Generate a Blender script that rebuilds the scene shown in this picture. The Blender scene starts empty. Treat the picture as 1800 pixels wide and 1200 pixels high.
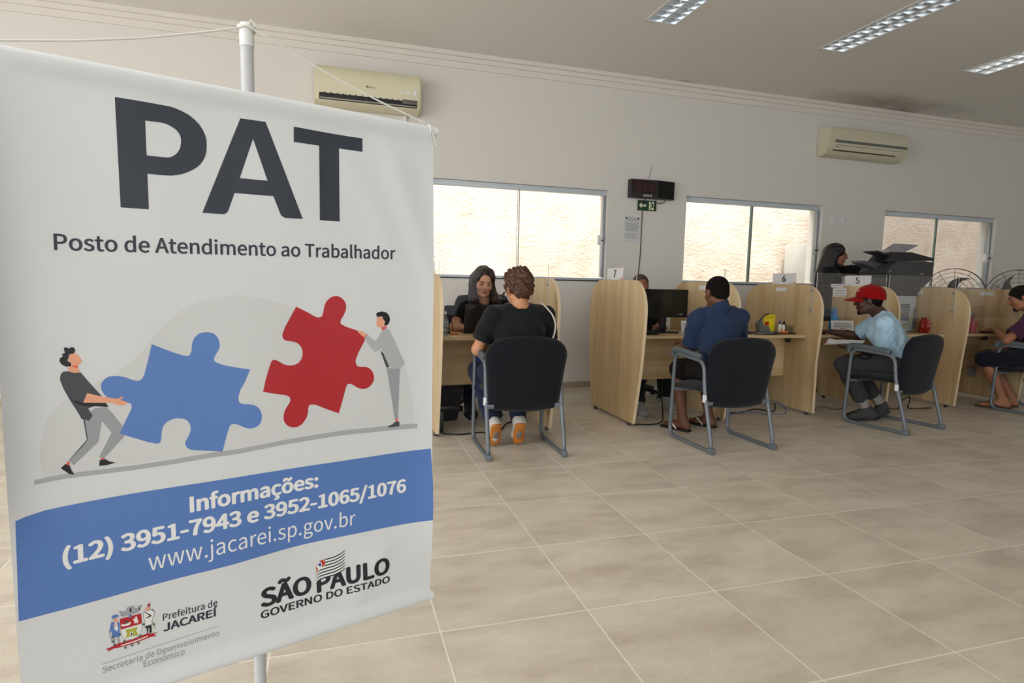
import bpy, bmesh, math, random
import numpy as np
from mathutils import Vector, Matrix

SC = bpy.context.scene
COL = SC.collection
PI = math.pi
random.seed(7)

# ------------------------------------------------------------------ camera
YAW, PITCH, ROLL = 0.2932, -0.0993, 0.0221
cy_, sy_, cp_, sp_ = math.cos(YAW), math.sin(YAW), math.cos(PITCH), math.sin(PITCH)
fwd = Vector((sy_ * cp_, cy_ * cp_, sp_))
rgt = Vector((cy_, -sy_, 0))
upv = rgt.cross(fwd)
r2 = rgt * math.cos(ROLL) + upv * math.sin(ROLL)
u2 = -rgt * math.sin(ROLL) + upv * math.cos(ROLL)
cam = bpy.data.cameras.new('camera')
cam.sensor_width = 36.0
cam.lens = 36.0 * 1039.08 / 1800.0
cam.clip_start = 0.05
camo = bpy.data.objects.new('camera', cam)
COL.objects.link(camo)
M = Matrix((r2, u2, -fwd)).transposed().to_4x4()
M.translation = Vector((-0.860, -1.842, 1.160))
camo.matrix_world = M
SC.camera = camo

# ------------------------------------------------------------------ view, sky, lights
SC.view_settings.view_transform = 'Standard'
SC.view_settings.look = 'None'
SC.view_settings.gamma = 1.0
SC.view_settings.exposure = -0.12
SC.view_settings.use_curve_mapping = False

W = bpy.data.worlds.new('daylight_sky')
SC.world = W
W.use_nodes = True
nt = W.node_tree
bg = nt.nodes['Background']
bg.inputs[0].default_value = (0.86, 0.93, 1.0, 1)
bg.inputs[1].default_value = 3.2

def area(name, loc, rot, sx, sy, power, color=(1, 1, 1)):
    l = bpy.data.lights.new(name, 'AREA')
    l.shape = 'RECTANGLE'
    l.size, l.size_y = sx, sy
    l.energy = power
    l.color = color
    o = bpy.data.objects.new(name, l)
    COL.objects.link(o)
    o.location = loc
    o.rotation_euler = rot
    return o

ZC_ = 3.447
# daylight entering by the glazed street front behind the photographer, strongest at its left end
area('street_front_daylight', (-3.6, -8.9, 1.7), (PI / 2, 0, 0), 6.0, 3.0, 24, (0.95, 0.975, 1.0))
area('street_front_daylight_far', (3.0, -8.9, 1.7), (PI / 2, 0, 0), 4.4, 3.0, 10, (0.95, 0.975, 1.0))
# daylight through the glazed left side of the hall
area('side_glazing_daylight', (-6.9, -1.6, 1.75), (PI / 2, 0, -PI / 2), 5.6, 2.8, 190, (0.96, 0.98, 1.0))
# unseen overhead fill added to brighten the near floor, no fixture hangs there
area('overhead_fill', (-2.4, -0.6, ZC_ - 0.03), (0, 0, 0), 3.6, 2.6, 50, (1.0, 0.985, 0.96))
# open sky over the alley behind the window wall, brightest at its left end
area('alley_skylight', (1.6, 5.2, 5.2), (math.radians(22), 0, 0), 10.0, 1.2, 640, (1.0, 0.99, 0.97))
sun = bpy.data.lights.new('sun', 'SUN')
sun.energy = 3.6
sun.angle = 0.03
sun.color = (1.0, 0.96, 0.90)
suno = bpy.data.objects.new('sun', sun)
COL.objects.link(suno)
suno.rotation_euler = (math.radians(26), math.radians(-14), 0)

# ------------------------------------------------------------------ helpers
def lin(c):
    def f(v):
        v /= 255.0
        return v / 12.92 if v <= 0.04045 else ((v + 0.055) / 1.055) ** 2.4
    return (f(c[0]), f(c[1]), f(c[2]), 1.0)

def mat(name, rgb, rough=0.55, metal=0.0, spec=0.5, bump=None, var=None, sheen=0.0, coat=0.0):
    """rgb is an sRGB 0-255 colour; bump=(scale, strength[, stretch]); var=(scale, amount[, stretch])"""
    m = bpy.data.materials.new(name)
    m.use_nodes = True
    n = m.node_tree
    b = n.nodes['Principled BSDF']
    b.inputs['Base Color'].default_value = lin(rgb)
    b.inputs['Roughness'].default_value = rough
    b.inputs['Metallic'].default_value = metal
    b.inputs['Specular IOR Level'].default_value = spec
    if sheen:
        b.inputs['Sheen Weight'].default_value = sheen
    if coat:
        b.inputs['Coat Weight'].default_value = coat
    def noise(scale, stretch):
        tc = n.nodes.new('ShaderNodeTexCoord')
        mp = n.nodes.new('ShaderNodeMapping')
        mp.inputs['Scale'].default_value = stretch
        n.links.new(tc.outputs['Object'], mp.inputs['Vector'])
        t = n.nodes.new('ShaderNodeTexNoise')
        t.inputs['Scale'].default_value = scale
        t.inputs['Detail'].default_value = 5
        n.links.new(mp.outputs['Vector'], t.inputs['Vector'])
        return t
    if var:
        t = noise(var[0], var[2] if len(var) > 2 else (1, 1, 1))
        mx = n.nodes.new('ShaderNodeMix')
        mx.data_type = 'RGBA'
        c = lin(rgb)
        a = var[1]
        mx.inputs['A'].default_value = (c[0] * (1 - a), c[1] * (1 - a), c[2] * (1 - a), 1)
        mx.inputs['B'].default_value = (min(1, c[0] * (1 + a)), min(1, c[1] * (1 + a)), min(1, c[2] * (1 + a)), 1)
        n.links.new(t.outputs['Fac'], mx.inputs['Factor'])
        n.links.new(mx.outputs['Result'], b.inputs['Base Color'])
    if bump:
        t = noise(bump[0], bump[2] if len(bump) > 2 else (1, 1, 1))
        bp = n.nodes.new('ShaderNodeBump')
        bp.inputs['Strength'].default_value = bump[1]
        bp.inputs['Distance'].default_value = 0.01
        n.links.new(t.outputs['Fac'], bp.inputs['Height'])
        n.links.new(bp.outputs['Normal'], b.inputs['Normal'])
    return m

def clear_mat(name, tint=(1, 1, 1), refl=1.0, rough=0.02, base=0.0, bcol=(0.8, 0.8, 0.8)):
    """clear sheet: transparent with Fresnel reflection, plus a little body colour"""
    m = bpy.data.materials.new(name)
    m.use_nodes = True
    n = m.node_tree
    n.nodes.clear()
    out = n.nodes.new('ShaderNodeOutputMaterial')
    tr = n.nodes.new('ShaderNodeBsdfTransparent')
    tr.inputs[0].default_value = (*tint, 1)
    gl = n.nodes.new('ShaderNodeBsdfGlossy')
    gl.inputs['Roughness'].default_value = rough
    fr = n.nodes.new('ShaderNodeFresnel')
    fr.inputs[0].default_value = 1.45
    mu = n.nodes.new('ShaderNodeMath')
    mu.operation = 'MULTIPLY'
    mu.inputs[1].default_value = refl
    n.links.new(fr.outputs[0], mu.inputs[0])
    mx = n.nodes.new('ShaderNodeMixShader')
    n.links.new(mu.outputs[0], mx.inputs[0])
    n.links.new(tr.outputs[0], mx.inputs[1])
    n.links.new(gl.outputs[0], mx.inputs[2])
    last = mx
    if base:
        df = n.nodes.new('ShaderNodeBsdfDiffuse')
        df.inputs[0].default_value = (*bcol, 1)
        m2 = n.nodes.new('ShaderNodeMixShader')
        m2.inputs[0].default_value = base
        n.links.new(mx.outputs[0], m2.inputs[1])
        n.links.new(df.outputs[0], m2.inputs[2])
        last = m2
    n.links.new(last.outputs[0], out.inputs[0])
    return m

def thing(name, label, cat, loc=(0, 0, 0), rotz=0.0, group=None):
    o = bpy.data.objects.new(name, None)
    o.empty_display_size = 0.1
    COL.objects.link(o)
    o.location = loc
    o.rotation_euler = (0, 0, rotz)
    o['label'] = label
    o['category'] = cat
    if group:
        o['group'] = group
    return o

def tag(o, label=None, cat=None, group=None, kind=None):
    if label: o['label'] = label
    if cat: o['category'] = cat
    if group: o['group'] = group
    if kind: o['kind'] = kind
    return o

def root_loc(p):
    r = Vector((0, 0, 0))
    while p is not None:
        r = r + p.location
        p = p.parent
    return r

class MB:
    """collects vertices and faces, links them as one mesh object"""
    def __init__(s):
        s.v, s.f = [], []
    def add(s, verts, faces):
        k = len(s.v)
        s.v += [tuple(p) for p in verts]
        s.f += [tuple(i + k for i in q) for q in faces]
        return s
    def bm(s, b):
        b.verts.index_update()
        s.add([v.co[:] for v in b.verts], [[v.index for v in f.verts] for f in b.faces])
        b.free()
        return s
    def box(s, c, d, bev=0.0, rot=None, seg=2):
        b = bmesh.new()
        bmesh.ops.create_cube(b, size=1.0)
        bmesh.ops.scale(b, vec=d, verts=b.verts)
        if bev:
            bmesh.ops.bevel(b, geom=b.edges[:], offset=bev, segments=seg, affect='EDGES', profile=0.6)
        if rot is not None:
            bmesh.ops.transform(b, matrix=rot.to_4x4(), verts=b.verts)
        bmesh.ops.translate(b, vec=c, verts=b.verts)
        return s.bm(b)
    def tube(s, pts, r, n=10, closed=False, flat=None, cap=True):
        pts = [Vector(p) for p in pts]
        k = len(pts)
        rr = r if isinstance(r, (list, tuple)) else [r] * k
        rings, prev = [], None
        for i, p in enumerate(pts):
            if closed:
                t = pts[(i + 1) % k] - pts[i - 1]
            else:
                t = pts[min(i + 1, k - 1)] - pts[max(i - 1, 0)]
            t.normalize()
            if prev is None:
                a = Vector((0, 0, 1)) if abs(t.z) < 0.9 else Vector((1, 0, 0))
                u = t.cross(a).normalized()
            else:
                u = (prev - t * prev.dot(t)).normalized()
            prev = u
            w = t.cross(u)
            fx = flat or 1.0
            rings.append([p + (u * math.cos(2 * PI * j / n) * fx + w * math.sin(2 * PI * j / n)) * rr[i] for j in range(n)])
        vs = [q for g in rings for q in g]
        fs = []
        for i in range(k if closed else k - 1):
            a, b = i * n, ((i + 1) % k) * n
            for j in range(n):
                fs.append((a + j, a + (j + 1) % n, b + (j + 1) % n, b + j))
        if not closed and cap:
            fs.append(tuple(range(n))[::-1])
            fs.append(tuple((k - 1) * n + j for j in range(n)))
        return s.add(vs, fs)
    def lathe(s, prof, c=(0, 0, 0), n=24, axis='z'):
        vs, fs = [], []
        for r, z in prof:
            for j in range(n):
                a = 2 * PI * j / n
                p = (r * math.cos(a), r * math.sin(a), z)
                if axis == 'y': p = (p[0], p[2], p[1])
                if axis == 'x': p = (p[2], p[0], p[1])
                vs.append((p[0] + c[0], p[1] + c[1], p[2] + c[2]))
        for i in range(len(prof) - 1):
            for j in range(n):
                fs.append((i * n + j, i * n + (j + 1) % n, (i + 1) * n + (j + 1) % n, (i + 1) * n + j))
        fs.append(tuple(range(n))[::-1])
        fs.append(tuple((len(prof) - 1) * n + j for j in range(n)))
        return s.add(vs, fs)
    def prism(s, poly, o, ax, ay, thick, bev=0.0):
        """2-D outline poly on axes ax, ay at origin o, extruded by thick along ax x ay"""
        o, ax, ay = Vector(o), Vector(ax), Vector(ay)
        nz = ax.cross(ay).normalized()
        b = bmesh.new()
        lo = [b.verts.new(o + ax * x + ay * y) for x, y in poly]
        f = b.faces.new(lo)
        e = bmesh.ops.extrude_face_region(b, geom=[f])
        vs = [g for g in e['geom'] if isinstance(g, bmesh.types.BMVert)]
        bmesh.ops.translate(b, vec=nz * thick, verts=vs)
        bmesh.ops.recalc_face_normals(b, faces=b.faces)
        if bev:
            es = [ed for ed in b.edges if len(ed.link_faces) == 2 and ed.calc_face_angle(0) > 0.9]
            bmesh.ops.bevel(b, geom=es, offset=bev, segments=2, affect='EDGES')
        return s.bm(b)
    def build(s, name, m, parent=None, smooth=True, world=True, angle=40):
        me = bpy.data.meshes.new(name)
        off = root_loc(parent) if world else Vector((0, 0, 0))
        me.from_pydata([(p[0] - off[0], p[1] - off[1], p[2] - off[2]) for p in s.v], [], s.f)
        me.validate()
        b = bmesh.new()
        b.from_mesh(me)
        bmesh.ops.recalc_face_normals(b, faces=b.faces)
        b.to_mesh(me)
        b.free()
        if m is not None:
            me.materials.append(m)
        if smooth:
            me.shade_smooth()
            me.set_sharp_from_angle(angle=math.radians(angle))
        o = bpy.data.objects.new(name, me)
        COL.objects.link(o)
        if parent is not None:
            o.parent = parent
        return o

def copy_tree(o, parent=None):
    c = o.copy()
    COL.objects.link(c)
    if parent is not None:
        c.parent = parent
    for ch in list(o.children):
        copy_tree(ch, c)
    return c

def arc(c, r, a0, a1, n, ax, ay):
    c, ax, ay = Vector(c), Vector(ax), Vector(ay)
    return [c + ax * r * math.cos(a0 + (a1 - a0) * i / n) + ay * r * math.sin(a0 + (a1 - a0) * i / n) for i in range(n + 1)]

def round_path(pts, r, n=6, closed=False):
    """fillet the corners of a polyline"""
    pts = [Vector(p) for p in pts]
    out = []
    k = len(pts)
    for i in range(k):
        if not closed and i in (0, k - 1):
            out.append(pts[i])
            continue
        p, a, b = pts[i], pts[i - 1], pts[(i + 1) % k]
        da, db = (a - p), (b - p)
        q = min(r, da.length * 0.49, db.length * 0.49)
        s, e = p + da.normalized() * q, p + db.normalized() * q
        for j in range(n + 1):
            t = j / n
            out.append(s * (1 - t) ** 2 + p * 2 * t * (1 - t) + e * t * t)
    return out

def spline(pts, n=8):
    """Catmull-Rom through pts"""
    P = [Vector(p) for p in pts]
    P = [P[0] * 2 - P[1]] + P + [P[-1] * 2 - P[-2]]
    out = []
    for i in range(1, len(P) - 2):
        a, b, c, d = P[i - 1], P[i], P[i + 1], P[i + 2]
        for j in range(n):
            t = j / n
            out.append(0.5 * ((2 * b) + (c - a) * t + (2 * a - 5 * b + 4 * c - d) * t * t + (3 * b - a - 3 * c + d) * t ** 3))
    out.append(P[-2])
    return out

def text_mesh(txt, font=None, size=1.0, bold=0.0, res=6, space=1.0):
    """flat filled lettering as (verts, faces) in the xy plane, left aligned on its baseline"""
    cu = bpy.data.curves.new('lettering', 'FONT')
    cu.body = txt
    cu.size = size
    cu.fill_mode = 'FRONT'
    cu.resolution_u = res
    cu.offset = bold
    cu.space_character = space
    if font is not None:
        cu.font = font
    o = bpy.data.objects.new('lettering', cu)
    COL.objects.link(o)
    dg = bpy.context.evaluated_depsgraph_get()
    me = o.evaluated_get(dg).to_mesh()
    v = [tuple(p.co) for p in me.vertices]
    f = [tuple(p.vertices) for p in me.polygons]
    o.evaluated_get(dg).to_mesh_clear()
    bpy.data.objects.remove(o)
    bpy.data.curves.remove(cu)
    return v, f

def flat_text(mb, txt, o, ax, ay, height, font=None, width=None, bold=0.0, center=True):
    """lettering laid on a plane: cap height = height, axes ax (reading direction) and ay (up)"""
    v0, f0 = text_mesh(txt, font, 1.0)
    v, f = [], []
    for dx in ((0,) if bold <= 0 else (-bold, bold, 0)):
        k = len(v)
        v += [(p[0] + dx, p[1]) for p in v0]
        f += [tuple(i + k for i in q) for q in f0]
    xs = [p[0] for p in v]
    ys = [p[1] for p in v]
    x0, x1 = min(xs), max(xs)
    k = height / max(0.01, max(ys))
    kx = k if width is None else width / (x1 - x0)
    cx = (x0 + x1) / 2 if center else x0
    o, ax, ay = Vector(o), Vector(ax).normalized(), Vector(ay).normalized()
    mb.add([o + ax * ((p[0] - cx) * kx) + ay * (p[1] * k) for p in v], f)

import os
FDIR = os.path.join(bpy.utils.resource_path('LOCAL'), 'datafiles', 'fonts')
def font(fn):
    try:
        return bpy.data.fonts.load(os.path.join(FDIR, fn))
    except Exception:
        return None
F_SANS = font('Noto Sans CJK Regular.woff2')
F_INTER = font('Inter.woff2')

# ------------------------------------------------------------------ materials
def wall_paint(name, rgb):
    return mat(name, rgb, 0.75, spec=0.25, bump=(60, 0.04), var=(1.3, 0.025))

def floor_mat():
    m = bpy.data.materials.new('beige_stone_tile')
    m.use_nodes = True
    n = m.node_tree
    b = n.nodes['Principled BSDF']
    N, L = n.nodes.new, n.links.new
    g = N('ShaderNodeNewGeometry')
    sep = N('ShaderNodeSeparateXYZ')
    L(g.outputs['Position'], sep.inputs[0])
    def math_(op, a, bb=None):
        q = N('ShaderNodeMath')
        q.operation = op
        for i, x in enumerate((a, bb)):
            if x is None: continue
            if isinstance(x, (int, float)): q.inputs[i].default_value = x
            else: L(x, q.inputs[i])
        return q.outputs[0]
    T = 0.53
    ds, cell = [], []
    for ax in ('X', 'Y'):
        t = math_('DIVIDE', sep.outputs[ax], T)
        fl = math_('ROUND', t)
        cell.append(math_('FLOOR', t))
        d = math_('ABSOLUTE', math_('SUBTRACT', t, fl))
        ds.append(math_('MULTIPLY', d, T))
    dmin = math_('MINIMUM', ds[0], ds[1])
    grout = math_('LESS_THAN', dmin, 0.0026)
    cv = N('ShaderNodeCombineXYZ')
    L(cell[0], cv.inputs[0])
    L(cell[1], cv.inputs[1])
    wn = N('ShaderNodeTexWhiteNoise')
    L(cv.outputs[0], wn.inputs['Vector'])
    off = N('ShaderNodeVectorMath')
    off.operation = 'MULTIPLY_ADD'
    L(wn.outputs['Color'], off.inputs[0])
    off.inputs[1].default_value = (9, 9, 9)
    L(g.outputs['Position'], off.inputs[2])
    mp = N('ShaderNodeMapping')
    mp.inputs['Rotation'].default_value = (0, 0, 0.6)
    mp.inputs['Scale'].default_value = (1.0, 2.4, 1.0)
    L(off.outputs[0], mp.inputs['Vector'])
    n1 = N('ShaderNodeTexNoise')
    n1.inputs['Scale'].default_value = 2.6
    n1.inputs['Detail'].default_value = 8
    n1.inputs['Roughness'].default_value = 0.62
    L(mp.outputs[0], n1.inputs['Vector'])
    r1 = N('ShaderNodeValToRGB')
    e = r1.color_ramp.elements
    e[0].position, e[0].color = 0.30, lin((186, 167, 140))
    e[1].position, e[1].color = 0.72, lin((220, 205, 181))
    x = e.new(0.5)
    x.color = lin((206, 190, 164))
    L(n1.outputs['Fac'], r1.inputs[0])
    n2 = N('ShaderNodeTexNoise')
    n2.inputs['Scale'].default_value = 120
    n2.inputs['Detail'].default_value = 3
    L(mp.outputs[0], n2.inputs['Vector'])
    mx = N('ShaderNodeMix')
    mx.data_type = 'RGBA'
    mx.blend_type = 'OVERLAY'
    mx.inputs['Factor'].default_value = 0.35
    L(r1.outputs[0], mx.inputs['A'])
    L(n2.outputs['Color'], mx.inputs['B'])
    hs = N('ShaderNodeHueSaturation')
    L(mx.outputs['Result'], hs.inputs['Color'])
    hs.inputs['Saturation'].default_value = 0.68
    vv = N('ShaderNodeMapRange')
    vv.inputs['To Min'].default_value = 0.95
    vv.inputs['To Max'].default_value = 1.05
    L(wn.outputs['Value'], vv.inputs['Value'])
    L(vv.outputs[0], hs.inputs['Value'])
    m2 = N('ShaderNodeMix')
    m2.data_type = 'RGBA'
    L(grout, m2.inputs['Factor'])
    L(hs.outputs[0], m2.inputs['A'])
    m2.inputs['B'].default_value = lin((236, 228, 216))
    L(m2.outputs['Result'], b.inputs['Base Color'])
    rr = N('ShaderNodeMapRange')
    rr.inputs['To Min'].default_value = 0.36
    rr.inputs['To Max'].default_value = 0.52
    L(n1.outputs['Fac'], rr.inputs['Value'])
    L(rr.outputs[0], b.inputs['Roughness'])
    b.inputs['Specular IOR Level'].default_value = 0.4
    bp = N('ShaderNodeBump')
    bp.inputs['Strength'].default_value = 0.12
    bp.inputs['Distance'].default_value = 0.004
    hh = math_('SUBTRACT', n2.outputs['Fac'], math_('MULTIPLY', grout, 1.5))
    L(hh, bp.inputs['Height'])
    L(bp.outputs[0], b.inputs['Normal'])
    return m

def wood_mat(name, axis='z', base=(214, 190, 150), dark=(190, 160, 116)):
    m = bpy.data.materials.new(name)
    m.use_nodes = True
    n = m.node_tree
    b = n.nodes['Principled BSDF']
    N, L = n.nodes.new, n.links.new
    tc = N('ShaderNodeTexCoord')
    oi = N('ShaderNodeObjectInfo')
    ad = N('ShaderNodeVectorMath')
    ad.operation = 'ADD'
    L(tc.outputs['Object'], ad.inputs[0])
    L(oi.outputs['Location'], ad.inputs[1])
    mp = N('ShaderNodeMapping')
    mp.inputs['Scale'].default_value = {'z': (1, 1, 0.05), 'x': (0.05, 1, 1)}[axis]
    L(ad.outputs[0], mp.inputs['Vector'])
    t1 = N('ShaderNodeTexNoise')
    t1.inputs['Scale'].default_value = 11
    t1.inputs['Detail'].default_value = 3
    t1.inputs['Distortion'].default_value = 0.3
    L(mp.outputs[0], t1.inputs['Vector'])
    t2 = N('ShaderNodeTexNoise')
    t2.inputs['Scale'].default_value = 90
    t2.inputs['Detail'].default_value = 4
    L(mp.outputs[0], t2.inputs['Vector'])
    ma = N('ShaderNodeMath')
    ma.operation = 'MULTIPLY_ADD'
    L(t2.outputs['Fac'], ma.inputs[0])
    ma.inputs[1].default_value = 0.35
    L(t1.outputs['Fac'], ma.inputs[2])
    r = N('ShaderNodeValToRGB')
    e = r.color_ramp.elements
    e[0].position, e[0].color = 0.50, lin(dark)
    e[1].position, e[1].color = 0.86, lin(base)
    L(ma.outputs[0], r.inputs[0])
    L(r.outputs[0], b.inputs['Base Color'])
    b.inputs['Roughness'].default_value = 0.42
    b.inputs['Specular IOR Level'].default_value = 0.4
    return m

def plaster_mat():
    m = bpy.data.materials.new('rough_cast_plaster')
    m.use_nodes = True
    n = m.node_tree
    b = n.nodes['Principled BSDF']
    N, L = n.nodes.new, n.links.new
    tc = N('ShaderNodeTexCoord')
    n1 = N('ShaderNodeTexNoise')
    n1.inputs['Scale'].default_value = 15
    n1.inputs['Detail'].default_value = 8
    n1.inputs['Roughness'].default_value = 0.66
    n1.inputs['Distortion'].default_value = 0.15
    mp = N('ShaderNodeMapping')
    mp.inputs['Scale'].default_value = (1, 1, 1.7)
    L(tc.outputs['Object'], mp.inputs['Vector'])
    L(mp.outputs[0], n1.inputs['Vector'])
    n3 = N('ShaderNodeTexNoise')
    n3.inputs['Scale'].default_value = 3.0
    n3.inputs['Detail'].default_value = 4
    L(tc.outputs['Object'], n3.inputs['Vector'])
    r = N('ShaderNodeValToRGB')
    e = r.color_ramp.elements
    e[0].position, e[0].color = 0.3, lin((224, 201, 184))
    e[1].position, e[1].color = 0.7, lin((242, 227, 213))
    L(n3.outputs['Fac'], r.inputs[0])
    L(r.outputs[0], b.inputs['Base Color'])
    b.inputs['Roughness'].default_value = 0.95
    b.inputs['Specular IOR Level'].default_value = 0.1
    bp = N('ShaderNodeBump')
    bp.inputs['Strength'].default_value = 1.0
    bp.inputs['Distance'].default_value = 0.045
    L(n1.outputs['Fac'], bp.inputs['Height'])
    L(bp.outputs[0], b.inputs['Normal'])
    return m

M_WALL = wall_paint('warm_white_wall_paint', (218, 213, 205))
M_CEIL = wall_paint('ceiling_paint', (230, 226, 219))
def stain(m, c, sx, sy, col, amt):
    """damp stain of its own shape on a painted surface, centred at c"""
    n = m.node_tree
    N, L = n.nodes.new, n.links.new
    b = n.nodes['Principled BSDF']
    src = b.inputs['Base Color'].links[0].from_socket
    g = N('ShaderNodeNewGeometry')
    nz = N('ShaderNodeTexNoise')
    nz.inputs['Scale'].default_value = 3.5
    nz.inputs['Detail'].default_value = 6
    L(g.outputs['Position'], nz.inputs['Vector'])
    mp = N('ShaderNodeMapping')
    mp.inputs['Location'].default_value = (-c[0] / sx, -c[1] / sy, -c[2])
    mp.inputs['Scale'].default_value = (1 / sx, 1 / sy, 1)
    L(g.outputs['Position'], mp.inputs['Vector'])
    ln = N('ShaderNodeVectorMath')
    ln.operation = 'LENGTH'
    L(mp.outputs[0], ln.inputs[0])
    ma = N('ShaderNodeMath')
    ma.operation = 'MULTIPLY_ADD'
    L(nz.outputs['Fac'], ma.inputs[0])
    ma.inputs[1].default_value = 0.9
    L(ln.outputs['Value'], ma.inputs[2])
    mr = N('ShaderNodeMapRange')
    mr.inputs['From Min'].default_value = 1.35
    mr.inputs['From Max'].default_value = 0.45
    mr.inputs['To Max'].default_value = amt
    L(ma.outputs[0], mr.inputs['Value'])
    mx = N('ShaderNodeMix')
    mx.data_type = 'RGBA'
    L(mr.outputs[0], mx.inputs['Factor'])
    L(src, mx.inputs['A'])
    mx.inputs['B'].default_value = lin(col)
    L(mx.outputs['Result'], b.inputs['Base Color'])
stain(M_CEIL, (5.75, 4.05, 3.447), 1.5, 0.42, (120, 108, 92), 0.55)
stain(M_CEIL, (6.1, 4.20, 3.447), 0.35, 0.12, (110, 92, 68), 0.6)
stain(M_CEIL, (2.95, 4.22, 3.447), 0.16, 0.06, (140, 116, 84), 0.6)
M_CORNICE = mat('cornice_plaster', (220, 213, 203), 0.7, spec=0.25)
M_FLOOR = floor_mat()
M_BASE = mat('stone_baseboard', (170, 152, 128), 0.5, var=(8, 0.1), bump=(40, 0.05))
M_WOOD = wood_mat('light_maple_laminate_upright', 'z')
M_WOODX = wood_mat('light_maple_laminate_level', 'x')
M_EDGE = mat('pale_edge_banding', (222, 200, 164), 0.4)
M_BLACK = mat('black_plastic', (22, 22, 24), 0.4)
M_BLACKM = mat('matt_black_plastic', (13, 13, 14), 0.6)
M_GLOSS = mat('glossy_black_screen', (10, 10, 12), 0.08, spec=0.5)
M_ALU = mat('white_lacquered_aluminium', (196, 203, 208), 0.4, 0.0)
M_ALUD = mat('grey_aluminium', (150, 156, 160), 0.35, 0.6)
M_GASKET = mat('black_gasket', (25, 25, 26), 0.6)
M_GLASS = clear_mat('window_glass', (0.97, 0.99, 0.98), 0.7)
M_GLEDGE = mat('green_glass_edge', (150, 170, 160), 0.2)
M_ACRYL = clear_mat('clear_acrylic', (0.995, 0.995, 0.995), 0.16, 0.03)
M_ACEDGE = clear_mat('acrylic_bright_edge', (0.9, 0.92, 0.92), 1.0, 0.1, 0.45, (0.75, 0.78, 0.78))
M_PAPER = mat('white_paper', (226, 226, 226), 0.8, spec=0.2)
M_PAPERG = mat('grey_print_ink', (120, 120, 122), 0.8, spec=0.2)
M_INK = mat('black_print_ink', (28, 28, 30), 0.7, spec=0.2)
M_STEELG = mat('grey_painted_steel', (104, 110, 116), 0.38, 0.15, bump=(120, 0.03))
M_ARMP = mat('grey_moulded_armrest', (84, 93, 100), 0.5)
M_FABRIC = mat('black_navy_upholstery', (23, 24, 30), 0.95, spec=0.15, bump=(700, 0.25), var=(500, 0.25), sheen=0.12)
M_ACW = mat('aged_ivory_plastic', (214, 206, 176), 0.42)
M_ACW2 = mat('ivory_plastic', (205, 198, 172), 0.42)
M_WHITEP = mat('white_plastic', (222, 222, 220), 0.4)
M_GREYP = mat('grey_plastic', (120, 120, 120), 0.5)
M_DKGREY = mat('dark_grey_plastic', (48, 48, 50), 0.45)
M_ORANGE = mat('orange_plastic', (226, 112, 34), 0.4)
M_RED = mat('red_plastic', (196, 34, 30), 0.4)
M_YELLOW = mat('yellow_paper', (236, 214, 24), 0.7)
M_STRING = mat('white_cotton_cord', (214, 212, 206), 0.9)
M_POLE = mat('grey_white_painted_tube', (186, 186, 188), 0.4)
M_CABLE = mat('black_cable', (20, 20, 20), 0.5)

# ------------------------------------------------------------------ the room
YW, ZC = 4.276, 3.447          # window wall, ceiling height
XL, XR, YF = -7.0, 10.6, -9.0
YO = 4.50                      # outer face of the window wall
WIN = [(0.075, 2.067), (3.064, 5.030), (6.032, 8.045)]
WZ0, WZ1 = 1.203, 2.203

def struct(o):
    o['kind'] = 'structure'
    return o

struct(MB().box(((XL + XR) / 2, (YF + YW) / 2, -0.05), (XR - XL + 0.6, YW - YF + 0.6, 0.1)).build('floor', M_FLOOR, smooth=False))

# ceiling with real openings for the recessed lamps
LAMPS = [(1.746, 2.034, 1.765, 2.985), (3.592, 3.880, 1.755, 2.975), (5.408, 5.735, 1.72, 2.94)]
mb = MB()
xs = sorted([XL - 0.3, XR + 0.3] + [q for l in LAMPS for q in l[:2]])
y0, y1 = 1.72, 2.985
mb.box(((XL + XR) / 2, (YF - 0.3 + 1.72) / 2, ZC + 0.06), (XR - XL + 0.6, 1.72 - YF + 0.3, 0.12))
mb.box(((XL + XR) / 2, (YW + 0.3 + 2.985) / 2, ZC + 0.06), (XR - XL + 0.6, YW + 0.3 - 2.985, 0.12))
for i in range(len(xs) - 1):
    a, b = xs[i], xs[i + 1]
    if i % 2 == 0:
        mb.box(((a + b) / 2, (1.72 + 2.985) / 2, ZC + 0.06), (b - a, 2.985 - 1.72, 0.12))
    else:
        l = LAMPS[i // 2]
        if l[2] - 1.72 > 0.001: mb.box(((a + b) / 2, (1.72 + l[2]) / 2, ZC + 0.06), (b - a, l[2] - 1.72, 0.12))
        if 2.985 - l[3] > 0.001: mb.box(((a + b) / 2, (2.985 + l[3]) / 2, ZC + 0.06), (b - a, 2.985 - l[3], 0.12))
struct(mb.build('ceiling', M_CEIL, smooth=False))

mb = MB()
mid, th = (YW + YO) / 2, YO - YW
ex = [XL - 0.3] + [q for w in WIN for q in w] + [XR + 0.3]
mb.box(((XL + XR) / 2, mid, WZ0 / 2), (XR - XL + 0.6, th, WZ0))
mb.box(((XL + XR) / 2, mid, (WZ1 + ZC) / 2), (XR - XL + 0.6, th, ZC - WZ1))
for i in range(0, len(ex), 2):
    mb.box(((ex[i] + ex[i + 1]) / 2, mid, (WZ0 + WZ1) / 2), (ex[i + 1] - ex[i], th, WZ1 - WZ0))
struct(mb.build('wall_back', M_WALL, smooth=False))
mb = MB()
mb.box((XL - 0.1, (YF - 4.5) / 2, ZC / 2), (0.2, -4.5 - YF, ZC))
mb.box((XL - 0.1, (YW + 1.3) / 2, ZC / 2), (0.2, YW - 1.3, ZC))
mb.box((XL - 0.1, -1.6, 3.30), (0.2, 5.8, ZC - 3.15))
mb.box((XL - 0.1, -1.6, 0.15), (0.2, 5.8, 0.30))
struct(mb.build('wall_left', M_WALL, smooth=False))
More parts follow.
